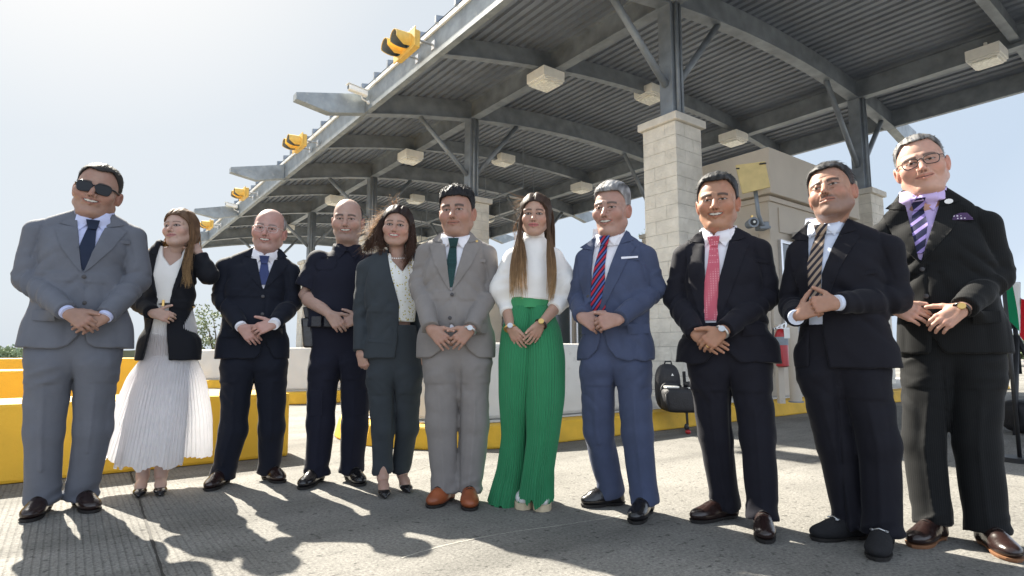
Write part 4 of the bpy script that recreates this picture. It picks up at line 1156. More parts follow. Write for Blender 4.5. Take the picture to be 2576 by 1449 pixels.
def head_color(V, h, fem=False):
    u, v, w = V[:, 0], V[:, 1], V[:, 2]; au = np.abs(u)
    skin = np.array(h['skin']); C = np.tile(skin, (len(V), 1)).astype(float)
    def mixc(mask, c, k=1.0):
        mask = np.clip(mask, 0, 1)[:, None] * k
        C[:] = C * (1 - mask) + np.array(c) * mask
    fr = v < -0.02
    g = lambda x, s: np.exp(-(x / s) ** 2)
    mixc(g(au - 0.045, 0.022) * g(w + 0.032, 0.022) * fr, skin * np.array((1.10, 0.72, 0.68)), 0.45)
    mixc(g(u, 0.015) * g(w + 0.032, 0.014) * fr, skin * np.array((1.08, 0.74, 0.7)), 0.4)
    mixc((au > 0.074) * (v > -0.02) * (w > -0.05) * (w < 0.03), skin * np.array((1.05, 0.68, 0.62)), 0.5)
    n = vnoise(u * 90, v * 90, w * 90, 3); n2 = vnoise(u * 28, v * 28, w * 28, 6)
    C *= (1 + 0.07 * n)[:, None]; C *= 1 + n2[:, None] * np.array((0.04, 0.10, 0.11))
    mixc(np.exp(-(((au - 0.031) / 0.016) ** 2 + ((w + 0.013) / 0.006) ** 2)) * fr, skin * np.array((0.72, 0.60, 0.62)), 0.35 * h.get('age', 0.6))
    if h.get('beard'):
        bm_ = np.clip((-w - 0.040) / 0.018, 0, 1) * (v < 0.0) * np.clip((0.14 + w) / 0.02, 0, 1) * (1 - g(u, 0.024) * g(w + 0.065, 0.006))
        mixc(bm_, np.array(h['beard']), h.get('beardk', 0.35))
    if h.get('must'): mixc(np.exp(-((u / 0.026) ** 4 + ((w + 0.0525) / 0.0065) ** 4)) * (v < -0.07), h['must'], 0.75)
    # brows
    bt = h.get('browt', 0.0045)
    bc = 0.0225 - 10 * (au - 0.030) ** 2 + (0.002 if fem else 0)
    if h.get('frown'): bc = bc - 0.004 * np.clip((0.03 - au) / 0.02, 0, 1)
    mixc(np.clip(1.6 - np.abs(w - bc) / bt, 0, 1) * (au > 0.012) * (au < 0.052) * fr, h['brow'], 0.85)
    # socket shade painted into the skin colour, then the eyes
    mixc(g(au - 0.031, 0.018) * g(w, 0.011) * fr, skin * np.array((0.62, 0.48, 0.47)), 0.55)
    op = h.get('eyeo', 0.0045 if fem else 0.0034)
    e = ((au - 0.031) / 0.0135) ** 2 + ((w - 0.0002) / op) ** 2
    mixc((e < 1.0) * fr, (0.34, 0.30, 0.28), 0.9)
    mixc(((au - 0.031) ** 2 + (w - 0.0008) ** 2 < 0.0052 ** 2) * (e < 1.15) * fr, (0.018, 0.011, 0.008))
    mixc((np.abs(np.sqrt(np.maximum(e, 0)) - 1.2) < 0.30) * (w > 0.001) * fr, (0.025, 0.015, 0.012), 0.92)
    if fem: mixc((np.abs(np.sqrt(np.maximum(e, 0)) - 1.15) < 0.28) * fr, (0.02, 0.012, 0.01), 0.85)
    else: mixc((np.abs(np.sqrt(np.maximum(e, 0)) - 1.2) < 0.22) * fr * (w < 0), skin * 0.45, 0.6)
    # lips, mouth
    sm = h.get('smile', 0); mz = -0.063
    cw = 0.029 + 0.007 * sm; arc = mz + 0.008 * sm * (u / cw) ** 2
    lp = ((u / cw) ** 2 + ((w - arc + 0.0005) / (0.0105 + .003 * (sm > .6))) ** 2 < 1) * (v < -0.072)
    mixc(lp, h.get('lip', skin * np.array((0.86, 0.58, 0.55))), 0.8)
    if sm > 0.6:
        mixc((((u / (cw * 0.85)) ** 2 + ((w - arc + 0.0005) / 0.0066) ** 2) < 1) * (v < -0.07), (0.05, 0.015, 0.012))
        mixc((((u / (cw * 0.72)) ** 2 + ((w - arc - 0.0004) / 0.0040) ** 2) < 1) * (v < -0.07), (0.55, 0.51, 0.45))
    else:
        mixc((np.abs(w - arc + 0.001) < 0.0017) * (np.abs(u) < cw * 0.95) * (v < -0.072), (0.05, 0.018, 0.015), 0.9)
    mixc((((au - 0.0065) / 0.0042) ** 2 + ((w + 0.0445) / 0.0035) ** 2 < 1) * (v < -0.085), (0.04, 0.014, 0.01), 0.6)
    if 'bald' in h:    # shaved shadow round the sides
        mixc((w > -0.02) * (v > 0.01) * (w < 0.075) * (au > 0.05), h['hair'], 0.4)
    return np.clip(C, 0, 1)

def short_hair(h, R, O, sc, parent, seed):
    F_ = Field((-0.105, -0.125, -0.10), (0.105, 0.145, 0.17), 0.0026)
    wd = h.get('w', 1.0); th = h.get('hth', 0.012); ths = h.get('hside', 0.006)
    base = ell((0, 0.016, 0.040), (0.076 * wd, 0.096, 0.084))
    X, Y, Z = F_.ax[0][:, None, None], F_.ax[1][None, :, None], F_.ax[2][None, None, :]
    d = base[0](X, Y, Z)
    d = np.minimum(d, ell((0, -0.022, -0.010), (0.0695 * wd, 0.064, 0.086))[0](X, Y, Z))
    top = np.clip((Z - 0.045) / 0.05, 0, 1)
    thick = ths + (th - ths) * top
    phi = np.arctan2(np.abs(X), -(Y - 0.012))
    hl0 = h.get('hl', 0.082)
    rec = h.get('rec', 0.0)
    hl = np.interp(phi, np.radians([0, 25, 40, 52, 64, 74, 86, 100, 112, 130, 180]),
                   [hl0, hl0 + rec * .6, hl0 + rec - 0.002, 0.062 + rec * .5, 0.040, 0.000, -0.022, 0.012, -0.010, -0.050, -0.075])
    hl = hl + 0.003 * vnoise(phi * 14, Z * 30, 0 * X, seed)
    if 'bald' in h: thick = thick * np.clip((0.085 - Z) / 0.03, 0, 1) - 0.02 * np.clip((Z - 0.075) / 0.01, 0, 1); hl = np.where(phi < 1.25, 9.0, hl)
    mode = h.get('comb', 'back')
    ang = X * 95 if mode == 'back' else (X * 60 + Y * 55)
    st = vnoise(ang, Y * 12, Z * 14, seed) * 0.6 + vnoise(ang * 2.1, Y * 25, Z * 25, seed + 5) * 0.4
    if mode == 'spiky':
        st = np.abs(vnoise(X * 75, Y * 60, Z * 18, seed)) * 1.8 - 0.4
    D = d - thick - h.get('hrough', 0.0032) * st * (0.35 + 0.65 * top)
    if h.get('quiff'):   # lifted front
        c = h['quiff']; e = ell(c[0], c[1])[0](X, Y, Z) - 0.004 * st
        D = np.minimum(D, e)
    D = np.maximum(D, (hl - Z) * 0.9)
    ear = ((np.abs(X) > 0.06) & (np.abs(Y - 0.012) < 0.018 + 0.004) & (Z < 0.016))
    D = np.where(ear, np.maximum(D, 0.004), D)
    F_.D = D.astype(np.float32)
    V, Fc = F_.mesh()
    hc = np.array(h['hair']); C = np.tile(hc, (len(V), 1)).astype(float)
    g = h.get('grey', 0)
    if g:
        gm = np.clip(0.5 + 0.9 * vnoise(V[:, 0] * 150, V[:, 1] * 18, V[:, 2] * 18, seed), 0, 1) * g
        gm = np.clip(gm + np.clip((0.045 - V[:, 2]) / 0.05, 0, 1) * g * 0.7, 0, 1)
        C = C * (1 - gm[:, None]) + np.array(h.get('greyc', (0.33, 0.33, 0.34))) * gm[:, None]
    C *= (1 + 0.25 * vnoise(V[:, 0] * 200, V[:, 1] * 30, V[:, 2] * 40, seed + 2))[:, None]
    Vw = (V * sc) @ R.T + O
    hr = mesh_np("hair", Vw, Fc, M_hair, parent, True, np.clip(C, 0, 1))
    # loose short strands over the cap
    rnd = np.random.RandomState(seed); lines = []; cols = []
    idx = rnd.choice(len(V), min(len(V), h.get('nstr', 420)), replace=False)
    for i in idx:
        p = V[i]; n = nz_(p - A3(0, 0.016, 0.03)); 
        if p[2] < 0.0 and 'bald' not in h: continue
        flow = {'back': A3(0.1 * n[0], 1, -0.1), 'side': A3(0.9, 0.5, 0), 'spiky': A3(rnd.randn() * .5, rnd.randn() * .5 - 0.3, 1.2)}[mode]
        t = nz_(flow - n * (flow @ n) * (1.0 if mode != 'spiky' else 0.2))
        ln = h.get('slen', 0.02) * rnd.uniform(0.3, 0.9); k = 5
        s = np.linspace(0, 1, k)[:, None]
        P = p + t * s * ln + n * (0.0008 + 0.0022 * s * rnd.uniform(0.2, 1) * (2.0 if mode == 'spiky' else 1))
        lines.append((P * sc) @ R.T + O); cols.append(C[i] * rnd.uniform(0.8, 1.3))
    rad = [np.linspace(0.0011, 0.0003, 5)] * len(lines)
    if lines: ribbons("loose_hair", lines, rad, cols, M_hair, hr, 3)
    return hr

def hand_mesh(W, E, d, n, tsgn, curl=(18, 25, 15), spread=1.5, thumb=(0.55, 0.75, 0.1), sc=1.0, skin=(0.5, 0.3, 0.2), fore=0.0, forer=0.035, ringf=None, curls=None, thumb2=None):
    """W wrist, E elbow, d wrist->knuckles, n out of the back of the hand, tsgn: +-1 picks the thumb side"""
    sc *= 0.94; W, E = A3(W), A3(E); d = nz_(d); n = nz_(A3(n) - d * (A3(n) @ d)); s = np.cross(n, d) * tsgn
    P = []
    fd = nz_(E - W)
    ln = fore if fore else 0.09
    P.append((cone(W + fd * ln, W, forer if fore else 0.032 * sc, 0.0275 * sc, (n, 0.78)), 0.01))
    heads = []; off = (0.030, 0.0105, -0.0105, -0.030); mlen = (0.088, 0.090, 0.085, 0.076)
    for i in range(4):
        h = W + (d * mlen[i] + s * off[i] - n * 0.002 * abs(i - 1.4)) * sc; heads.append(h)
        P.append((cone(W + (d * 0.012 + s * off[i] * 0.55) * sc, h, 0.0150 * sc, 0.0108 * sc, (n, 0.85)), 0.012))
    P.append((cone(W + (d * 0.03 + s * 0.018) * sc, W + (d * 0.06 + s * 0.02) * sc, 0.016 * sc, 0.013 * sc, (n, 0.8)), 0.012))
    L_ = (0.065, 0.072, 0.067, 0.052); R_ = (0.0094, 0.0096, 0.0091, 0.0080); tips = []; rings = []
    for i in range(4):
        c = curls[i] if curls else curl
        p = heads[i]; th = 0; sp = math.radians(spread) * (1.5 - i)
        b = nz_(d * math.cos(sp) + s * math.sin(sp))
        for j, fr in enumerate((0.46, 0.30, 0.24)):
            th += math.radians(c[j]); dr = b * math.cos(th) - n * math.sin(th)
            q = p + dr * L_[i] * fr * sc
            r0 = R_[i] * (1 - 0.10 * j) * sc; r1 = R_[i] * (1 - 0.10 * (j + 1)) * sc
            P.append((cone(p, q, r0, r1), 0.003 if j else 0.006))
            if j == 0: rings.append((p + (q - p) * 0.55, dr, r0))
            p = q
        tips.append(p)
    a, b_, c_ = thumb
    t0 = W + (d * 0.018 + s * 0.018 - n * 0.004) * sc
    v1 = nz_(d * a + s * b_ - n * c_); t1 = t0 + v1 * 0.044 * sc
    v2 = nz_(v1 * 0.5 + d * a + s * b_ * 0.4 - n * c_) if thumb2 is None else nz_(d * thumb2[0] + s * thumb2[1] - n * thumb2[2])
    t2 = t1 + v2 * 0.032 * sc; t3 = t2 + nz_(v2 + d * 0.2) * 0.026 * sc
    P += [(cone(t0, t1, 0.0165 * sc, 0.0118 * sc), 0.012), (cone(t1, t2, 0.0115 * sc, 0.0102 * sc), 0.004), (cone(t2, t3, 0.0104 * sc, 0.0082 * sc), 0.003)]
    lo, hi = bounds([p[0] for p in P], 0.012)
    F_ = Field(lo, hi, 0.0027)
    for p, k in P: F_.add(p, k)
    V, Fc = F_.mesh()
    sk = np.array(skin); C = np.tile(sk, (len(V), 1)).astype(float)
    for t in tips + [t3] + heads:
        m_ = np.exp(-(np.linalg.norm(V - t, axis=1) / 0.013) ** 2)[:, None] * 0.35
        C = C * (1 - m_) + sk * np.array((1.12, 0.8, 0.78)) * m_
    for t in tips + [t3]:                       # nails
        q = t + n * 0.004
        m_ = (np.linalg.norm(V - q, axis=1) < 0.0055)[:, None] * 0.5
        C = C * (1 - m_) + np.minimum(sk * 1.5 + 0.08, 0.8) * m_
    C *= (1 + 0.06 * vnoise(V[:, 0] * 80, V[:, 1] * 80, V[:, 2] * 80, 9))[:, None]
    return V, Fc, np.clip(C, 0, 1), rings

def join_np(parts):
    V = []; F = []; C = []; n = 0
    for v, f, c in parts: V.append(v); F.append(f + n); C.append(c); n += len(v)
    return np.concatenate(V), np.concatenate(F), np.concatenate(C)

def shoe(parent, heel, toe, m_up, m_sole, style='oxford', wid=1.0, skin=None):
    heel, toe = A3(heel), A3(toe); dv = toe - heel; L0 = np.linalg.norm(dv[:2]); d = A3(dv[0] / L0, dv[1] / L0, 0); r = A3(d[1], -d[0], 0)
    L_ = min(max(L0, 0.255), 0.30) if style != 'pump' else min(max(L0, 0.20), 0.235)
    mid = (heel + toe) / 2; o = mid - d * L_ / 2
    def X(l, s, z): return o + d * l + r * s + A3(0, 0, z)
    R = np.stack([d, r, A3(0, 0, 1)], 1)
    name = {'oxford': 'shoe', 'loafer': 'shoe', 'pump': 'high_heel', 'sneaker': 'sneaker'}[style]
    if style == 'pump':
        hh = 0.075
        P = [(cone(X(0.035, 0, hh), X(0.10, 0, 0.055), 0.026, 0.030), 0.01), (ell(X(0.155, 0, 0.026), (0.062, 0.036, 0.018), R), 0.02), (cone(X(0.15, 0, 0.022), X(L_ - 0.012, 0, 0.014), 0.026, 0.008), 0.015)]
        lo, hi = bounds([p[0] for p in P], 0.01); F_ = Field(lo, hi, 0.004)
        for p, k in P: F_.add(p, k)
        F_.sub(cone(X(0.045, 0, hh + 0.05), X(0.135, 0, 0.078), 0.040, 0.034), 0.004)
        V, Fc = F_.mesh(); s_ = mesh_np(name, V, Fc, m_up, parent)
        mb = MB(); mb.tube([tuple(X(0.03, 0, hh - 0.01)), tuple(X(0.02, 0, 0.03)), tuple(X(0.018, 0, 0.001))], [0.018, 0.007, 0.005], 8); mb.build("stiletto_heel", m_up, s_, smooth=True)
        return s_
    base = 0.020 if style != 'sneaker' else 0.034
    w = wid
    P = [(ell(X(L_ - 0.078, 0.0, base + 0.016), (0.078, 0.046 * w, 0.034 if style != 'sneaker' else 0.036), R), 0.02),
         (ell(X(L_ * 0.48, 0, base + 0.022), (0.09, 0.039 * w, 0.046), R), 0.03),
         (cone(X(0.042, 0, base + 0.010), X(0.045, 0, base + 0.055), 0.038, 0.034), 0.02),
         (cone(X(0.10, 0, base + 0.060), X(0.175, 0, base + 0.038), 0.032, 0.026), 0.025),
         (cone(X(0.06, 0, base + 0.05), X(0.075, 0, base + 0.10), 0.038, 0.036), 0.02)]
    lo, hi = bounds([p[0] for p in P], 0.01); F_ = Field(lo, hi, 0.0042)
    for p, k in P: F_.add(p, k)
    F_.isect(lambda x, y, z: base - 0.004 - z + 0 * x + 0 * y)
    F_.isect(lambda x, y, z: z - (base + 0.088) + 0 * x + 0 * y)
    V, Fc = F_.mesh(); s_ = mesh_np(name, V, Fc, m_up, parent)
    # sole
    def outline(g, l0=0.0, l1=1.0):
        pts = []; n = 40
        for i in range(n):
            a = 2 * math.pi * i / n; l = 0.5 - 0.5 * math.cos(a); sd = 1 if a < math.pi else -1
            hw = (0.046 * w if l > 0.5 else 0.036) if False else np.interp(l, [0, 0.1, 0.25, 0.45, 0.68, 0.85, 0.95, 1], [0.0, 0.031, 0.037, 0.034, 0.047 * w, 0.043 * w, 0.030, 0.0])
            hw = hw + (g if 0 < l < 1 else 0); ll = -0.004 - g + (L_ + 0.006 + 2 * g) * l
            p = X(ll, sd * hw * 1.0, 0); pts.append((p[0], p[1]))
        return pts
    mb = MB(); ol = outline(0.004 if style == 'sneaker' else -0.001)
    zt = base
    if style == 'sneaker': mb.prism(ol, 0.001, zt)
    else:
        mb.prism(ol, 0.008, zt - 0.004, z1off=outline(0.0)); 
        hl = [p for p in outline(-0.003) if (A3(p[0], p[1], 0) - o) @ d < 0.075]
        mb.prism(hl, 0.0005, 0.0078)
        fp = [p for p in outline(-0.005) if (A3(p[0], p[1], 0) - o) @ d > 0.12]
        mb.prism(fp, 0.0005, 0.0078)
    so = mb.build("sole", m_sole, s_)
    if style == 'oxford':
        mb = MB()
        for k in range(4):
            l = 0.105 + 0.02 * k; zc = base + 0.0985 - 0.0075 * k
            mb.tube([tuple(X(l, -0.018, zc - 0.006)), tuple(X(l + 0.004, 0, zc + 0.002)), tuple(X(l, 0.018, zc - 0.006))], 0.0022, 5)
        mb.tube([tuple(X(0.105, -0.03, base + 0.085)), tuple(X(0.105, 0, base + 0.098)), tuple(X(0.112, 0.03, base + 0.082))], 0.0022, 5)
        mb.build("laces", M_sole if m_up is not M_leath_tan else M_sole, s_, smooth=True)
    if style == 'loafer':
        mb = MB(); zc = base + 0.078
        mb.tube([tuple(X(0.165, -0.022, zc - 0.008)), tuple(X(0.168, 0, zc)), tuple(X(0.165, 0.022, zc - 0.008))], 0.003, 6)
        for sd in (-1, 1):
            pts = [tuple(X(0.166 + 0.010 * math.cos(a), sd * (0.026 + 0.006 * math.sin(a)), zc - 0.008 + 0.0 * a)) for a in np.linspace(0, 2 * math.pi, 9)]
            mb.tube(pts, 0.0026, 5, cap=False)
        mb.build("horsebit", M_metal, s_, smooth=True)
    return s_

def person(p):
    """p: measured joints (photo pixels) and build; everything is modelled in the person's own frame"""
    yaw = math.radians(p['yaw']); D = p['D']
    b3 = at(p['pelv'][0], p['pelv'][1], D); B = np.array((b3[0], D))
    Uv = np.array((math.cos(yaw), math.sin(yaw))); Vv_ = np.array((-math.sin(yaw), math.cos(yaw)))
    root = thing("person", (B[0], B[1], 0), p['label'], "person", yaw)
    def loc(w): q = np.array(w[:2]) - B; return A3(q @ Uv, q @ Vv_, w[2])
    C_ = loc((0, 0, CAMH))
    def px(x, y, v=0.0):
        r = ray(x, y); rl = A3(r[:2] @ Uv, r[:2] @ Vv_, r[2])
        return C_ + rl * ((v - C_[1]) / rl[1])
    def gp(x, y): return loc(ground(x, y))
    zp = px(*p['pelv'])[2]; cc = px(*p['chest']); nb = px(*p['neck'], 0.015)
    pc = px(*p['pelv'])
    shL, shR = px(*p['shL'], p.get('shv', (0.01, 0.01))[0]), px(*p['shR'], p.get('shv', (0.01, 0.01))[1])
    elL, elR, wrL, wrR = [px(*p[k]) for k in ('elL', 'elR', 'wrL', 'wrR')]
    mc = (shL + shR) / 2; shL = mc + (shL - mc) * 0.955; shR = mc + (shR - mc) * 0.955
    elL[0] += 0.010; elR[0] -= 0.010
    zs = (shL[2] + shR[2]) / 2
    cw, bw, hw = p['w']; cf, bf, hf = [q * (0.93 if not p.get('fem') else 1) for q in p['f']]; bw *= 0.975; bb = p.get('bb', 0.12)
    cu = lambda z: float(np.interp(z, [pc[2], cc[2], nb[2]], [pc[0], cc[0], nb[0]]))
    zhem = p.get('zhem') or px(p['hem'][0], p['hem'][1], -0.02)[2]
    zw = p.get('zw', zs - 0.40)
    swd = abs(shR[0] - shL[0]) / 2; scu = (shR[0] + shL[0]) / 2
    fem = p.get('fem', False)
    def sections(lo, flare=0.0, extra=None):
        S = []
        if lo < zw - 0.1:
            S.append((lo, cu(lo), 0, hw + 0.012 + flare, hf, bb + 0.02))
            S.append((min(lo + 0.13, zw - 0.06), cu(lo), 0, hw + 0.004 + flare * .4, hf, bb + 0.015))
        else: S.append((lo, cu(lo), 0, bw, bf, bb))
        S += [(zw, cu(zw), 0, bw, bf, bb), (zs - 0.22, cu(zs - .22), 0, cw, cf, bb), (zs - 0.10, cu(zs - .1), 0, cw + 0.0, cf * 0.96, bb + .005),
              (zs - 0.01, scu, 0.0, swd * 0.86, cf * 0.74, bb), (zs + 0.035, (scu + nb[0]) / 2, 0.01, 0.115, 0.085, 0.095), (nb[2] + 0.015, nb[0], 0.015, 0.068, 0.062, 0.068)]
        S = [s for s in S if s[0] >= lo - 1e-6 and (s[0] == lo or s[0] > lo + 0.03)]
        if lo >= zw - 0.1: S[0] = (lo, cu(lo), 0, bw, bf, bb)
        return S
    parts = []                       # skin pieces, joined into one body mesh
    h = p['head']; sc = h.get('sc', 1.0) * (1.05 if fem else 1.09); h['eye'] = (h['eye'][0], h['eye'][1] + (2 if fem else 4))
    R = rotm(h.get('yaw', 0), h.get('pitch', 0), h.get('roll', 0))
    face = px(*h['eye'], h.get('v', -0.10)); O = face - R @ A3(0, -0.078 * sc, 0)
    nl = R.T @ ((A3(nb[0], 0.02, nb[2] - 0.05) - O)) / sc
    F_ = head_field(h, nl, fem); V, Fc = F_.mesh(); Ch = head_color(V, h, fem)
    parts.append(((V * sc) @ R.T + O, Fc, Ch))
    skin = np.array(h['skin'])
    # hidden trunk and limbs tie head, hands and feet together
    hipL, hipR = px(*p['hipL'], 0.0), px(*p['hipR'], 0.0)
    def ankle(q, k_):                      # over the heel of the shoe that stands on the ground
        a, t = gp(*q[0]), gp(*q[1]); d = nz_(t - a); L0 = np.linalg.norm(t - a); L0c = min(max(L0, 0.20), 0.30)
        c = (a + t) / 2 - d * L0c / 2 + d * (0.075 if not fem else 0.06); c[2] = 0.11
        return c
    anL, anR = ankle(p['shoeL'], 'anL'), ankle(p['shoeR'], 'anR')
    knL, knR = px(*p['knL'][:2], anL[1] * 0.45), px(*p['knR'][:2], anR[1] * 0.45)
    P = [(loft([(zp - 0.05, pc[0], 0.0, hw - 0.05, 0.08, 0.08), (zw, cu(zw), 0.0, bw - 0.05, max(bf - .06, .06), 0.07), (zs - 0.2, cu(zs - .2), 0, cw - 0.045, cf - 0.05, 0.075), (zs - 0.05, scu, 0.01, swd * 0.75, 0.05, 0.05), (nb[2], nb[0], 0.02, 0.05, 0.045, 0.05)]), 0.03)]
    for s_, e_, w_ in ((shL, elL, wrL), (shR, elR, wrR)):
        P += [(cone(s_, e_, 0.035, 0.030), 0.02), (cone(e_, w_, 0.030, 0.020), 0.02)]
    for h_, k_, a_ in ((hipL, knL, anL), (hipR, knR, anR)):
        P += [(cone(h_, k_, 0.06, 0.042), 0.03), (cone(k_, a_ + A3(0, 0, 0.03), 0.036, 0.022), 0.02)]
    lo, hi = bounds([q[0] for q in P], 0.03); F_ = Field(lo, hi, 0.016)
    for q, k in P: F_.add(q, k)
    V, Fc = F_.mesh(); parts.append((V, Fc, np.tile(skin, (len(V), 1))))
    rings = {}
    for key, W_, E_ in (('handL', wrL, elL), ('handR', wrR, elR)):
        hd = p.get(key)
        if not hd: continue
        ang = math.radians(hd['ang'])        # direction in the picture, degrees below horizontal to the right
        d = A3(math.cos(ang), hd.get('dv', -0.05), -math.sin(ang)); n = A3(*hd.get('n', (0, -1, 0.25)))
        dd = nz_(d); n2 = nz_(n - dd * (n @ dd)); s1 = np.cross(n2, dd)
        ts = 1 if (s1 @ A3(*hd.get('tdir', (0, 0, 1)))) > 0 else -1
        kw = {k: hd[k] for k in ('curl', 'spread', 'thumb', 'sc', 'fore', 'forer', 'curls', 'thumb2') if k in hd}
        V, Fc, C, rg = hand_mesh(W_ if 'W' not in hd else px(*hd['W']), E_, d, n, ts, skin=skin, **kw)
        parts.append((V, Fc, C)); rings[key] = rg
    if 'feet' in p:                          # bare insteps above pumps
        for (hx, hy), (tx, ty), an in ((p['shoeL'][0], p['shoeL'][1], anL), (p['shoeR'][0], p['shoeR'][1], anR)):
            a = gp(hx, hy); t = gp(tx, ty); d = nz_(t - a); L0 = min(max(np.linalg.norm(t - a), 0.20), 0.235); o = (a + t) / 2 - d * L0 / 2
            ank = o + d * 0.055 + A3(0, 0, 0.13)
            P = [(cone(o + d * 0.035 + A3(0, 0, 0.092), o + d * 0.14 + A3(0, 0, 0.040), 0.030, 0.027), 0.01), (cone(ank, o + d * 0.06 + A3(0, 0, 0.10), 0.032, 0.034), 0.02), (cone(ank + (nz_((knL if an is anL else knR) - ank)) * 0.10, ank, 0.036, 0.031), 0.02), (cone(o + d * 0.12 + A3(0, 0, 0.05), o + d * 0.185 + A3(0, 0, 0.020), 0.028, 0.014), 0.02)]
            if 'calf' in p: P.append((cone(ank + (nz_((knL if an is anL else knR) - ank)) * 0.10, (knL if an is anL else knR), 0.038, 0.05), 0.02))
            lo, hi = bounds([q[0] for q in P], 0.01); F_ = Field(lo, hi, 0.005)
            for q, k in P: F_.add(q, k)
            V, Fc = F_.mesh(); parts.append((V, Fc, np.tile(skin, (len(V), 1))))
    V, Fc, C = join_np(parts)
    mesh_np("body", V, Fc, M_skin, root, True, C)
    if 'hairfn' in h: h['hairfn'](h, R, O, sc, root, px, nb, zs)
    else: short_hair(h, R, O, sc, root, p['seed'])
    sd = p['seed']
    # ---- trousers
    if p.get('trousers'):
        q = p['trousers']; P = []
        zc = px(*p['crotch'], 0)[2]; zt = q.get('top', zhem + 0.20)
        uc = px(*p['crotch'], 0)[0]
        a0 = q.get('pw', hw - 0.015)
        P.append((loft([(zc + 0.02, (hipL[0] + hipR[0]) / 2, 0.01, a0 - 0.075, hf - 0.085, bb - 0.03), (zc + 0.08, (hipL[0] + hipR[0]) / 2, 0.01, a0 - 0.030, hf - 0.045, bb - 0.005), (zc + 0.16, (hipL[0] + hipR[0]) / 2, 0.01, a0 - 0.004, hf - 0.022, bb + 0.005), (zt, cu(zt), 0, q.get('tw', bw - 0.010), q.get('tf', min(bf, hf) - 0.010), bb - 0.006)], 2.5), 0.03))
        tr_, kr, ar = q.get('r', (0.098, 0.083, 0.078)); tr_ *= 1.0; kr *= 0.93; ar *= 0.86
        for i, (h_, k_, a_) in enumerate(((hipL, knL, anL), (hipR, knR, anR))):
            h2 = A3(uc + (h_[0] - uc) * 0.90, -0.005, zc + 0.10)
            an2 = a_.copy(); an2[2] = q.get('hemz', (0.05, 0.05))[i]
            P.append((cone(h2, k_, tr_, kr, wr=(0.007, 16, 0.05, 0.30, sd + i)), 0.035))
            P.append((cone(k_, an2, kr, ar, cut=1, wr=(0.012, 17, 0.96, 0.22, sd + 3 + i)), 0.03))
        lo, hi = bounds([x[0] for x in P], 0.02); F_ = Field(lo, hi, 0.0078); G_ = Field(lo, hi, 0.0078)
        for x, k in P[1:3]: F_.add(x, k)
        for x, k in P[3:5]: G_.add(x, k)
        kk_ = 0.006; hh_ = np.clip(0.5 + 0.5 * (G_.D - F_.D) / kk_, 0, 1); F_.D = (G_.D * (1 - hh_) + F_.D * hh_ - kk_ * hh_ * (1 - hh_)).astype(np.float32)
        F_.add(P[0][0], 0.03)
        def crease(X, Y, Z):
            r_ = 0
            for h_, k_, a_ in ((hipL, knL, anL), (hipR, knR, anR)):
                uc_ = np.interp(Z, [a_[2], k_[2], zc + 0.05], [a_[0], k_[0], h_[0]])
                r_ = r_ - 0.0065 * np.exp(-((X - uc_) / 0.010) ** 2) * (Y < 0) * np.clip((zc + 0.02 - Z) / 0.12, 0, 1)
            return r_
        if not fem: F_.disp(crease)
        F_.disp(lambda X, Y, Z: 0.012 * np.exp(-((X - uc) / 0.007) ** 2) * (Y < 0) * np.clip((zc + 0.14 - Z) / 0.10, 0, 1))
        # knife crease and a little drape
        F_.disp(lambda X, Y, Z: 0.006 * (1 - 2 * np.abs(vnoise(X * 10, Y * 9, Z * 4.0, sd))) * (Z < zc))
        F_.disp(lambda X, Y, Z: 0.005 * (1 - 2 * np.abs(vnoise(X * 4 + Z * 12, Y * 5, Z * 11 - np.abs(X - uc) * 16, sd + 9))) * np.exp(-((Z - zc) / 0.16) ** 2))
        V, Fc = F_.mesh(); tr = mesh_np("trousers", V, Fc, q['m'], root)
        if q.get('pocket'):
            bv_ = bvh_of(V, Fc)
            for u0 in (hipL[0] - 0.06, hipR[0] + 0.0): patch("cargo_pocket", [(u0, zc - 0.22), (u0 + 0.07, zc - 0.22), (u0 + 0.07, zc - 0.06), (u0, zc - 0.06)], bv_, -0.001, 0.006, q['m'], tr)
    # ---- shirt and jacket share the trunk shape
    sh = p.get('shirt'); sbv = None
    jk = p.get('jacket')
    if sh:
        off = -0.017 if jk else 0.0
        zlow = sh.get('low', zhem + 0.0 if not jk else zhem + 0.15)
        if 'lowpx' in sh: zlow = px(*sh['lowpx'], -cf)[2]
        P = [(loft([s for s in sections(zlow)], 2.3, off=off), 0.02)]
        if sh.get('sleeve'): P += sh['sleeve'](dict(shL=shL, shR=shR, elL=elL, elR=elR, wrL=wrL, wrR=wrR))
        elif jk: P += [(cone(nb + A3(0.05 * s, 0.02, 0), (shL if s < 0 else shR) + A3(-s * 0.03, 0, -0.01), 0.05, 0.05), 0.03) for s in (-1, 1)]
        lo, hi = bounds([x[0] for x in P], 0.05); hi[2] += 0.04
        F_ = Field(lo, hi, 0.0085)
        for x, k in P: F_.add(x, k)
        if sh.get('fold'): F_.disp(lambda X, Y, Z: sh['fold'] * (1 - 2 * np.abs(vnoise(X * 10 + Z * 6, Y * 7, Z * 9, sd))))
        else: F_.disp(lambda X, Y, Z: 0.0025 * vnoise(X * 22, Y * 8, Z * 7, sd))
        if sh.get('neck'):     # open neck or blouse cut-out in photo pixels
            F_.sub(poly2([(px(a, b, -cf * 0.8)[0], px(a, b, -cf * 0.8)[2]) for a, b in sh['neck']], -0.0), 0.004)
            F_.isect(lambda X, Y, Z: Z - (nb[2] + 0.0) + 0 * X + 0 * Y)
        V, Fc = F_.mesh(); so = mesh_np("shirt" if not fem else "blouse", V, Fc, sh['m'], root); sbv = bvh_of(V, Fc)
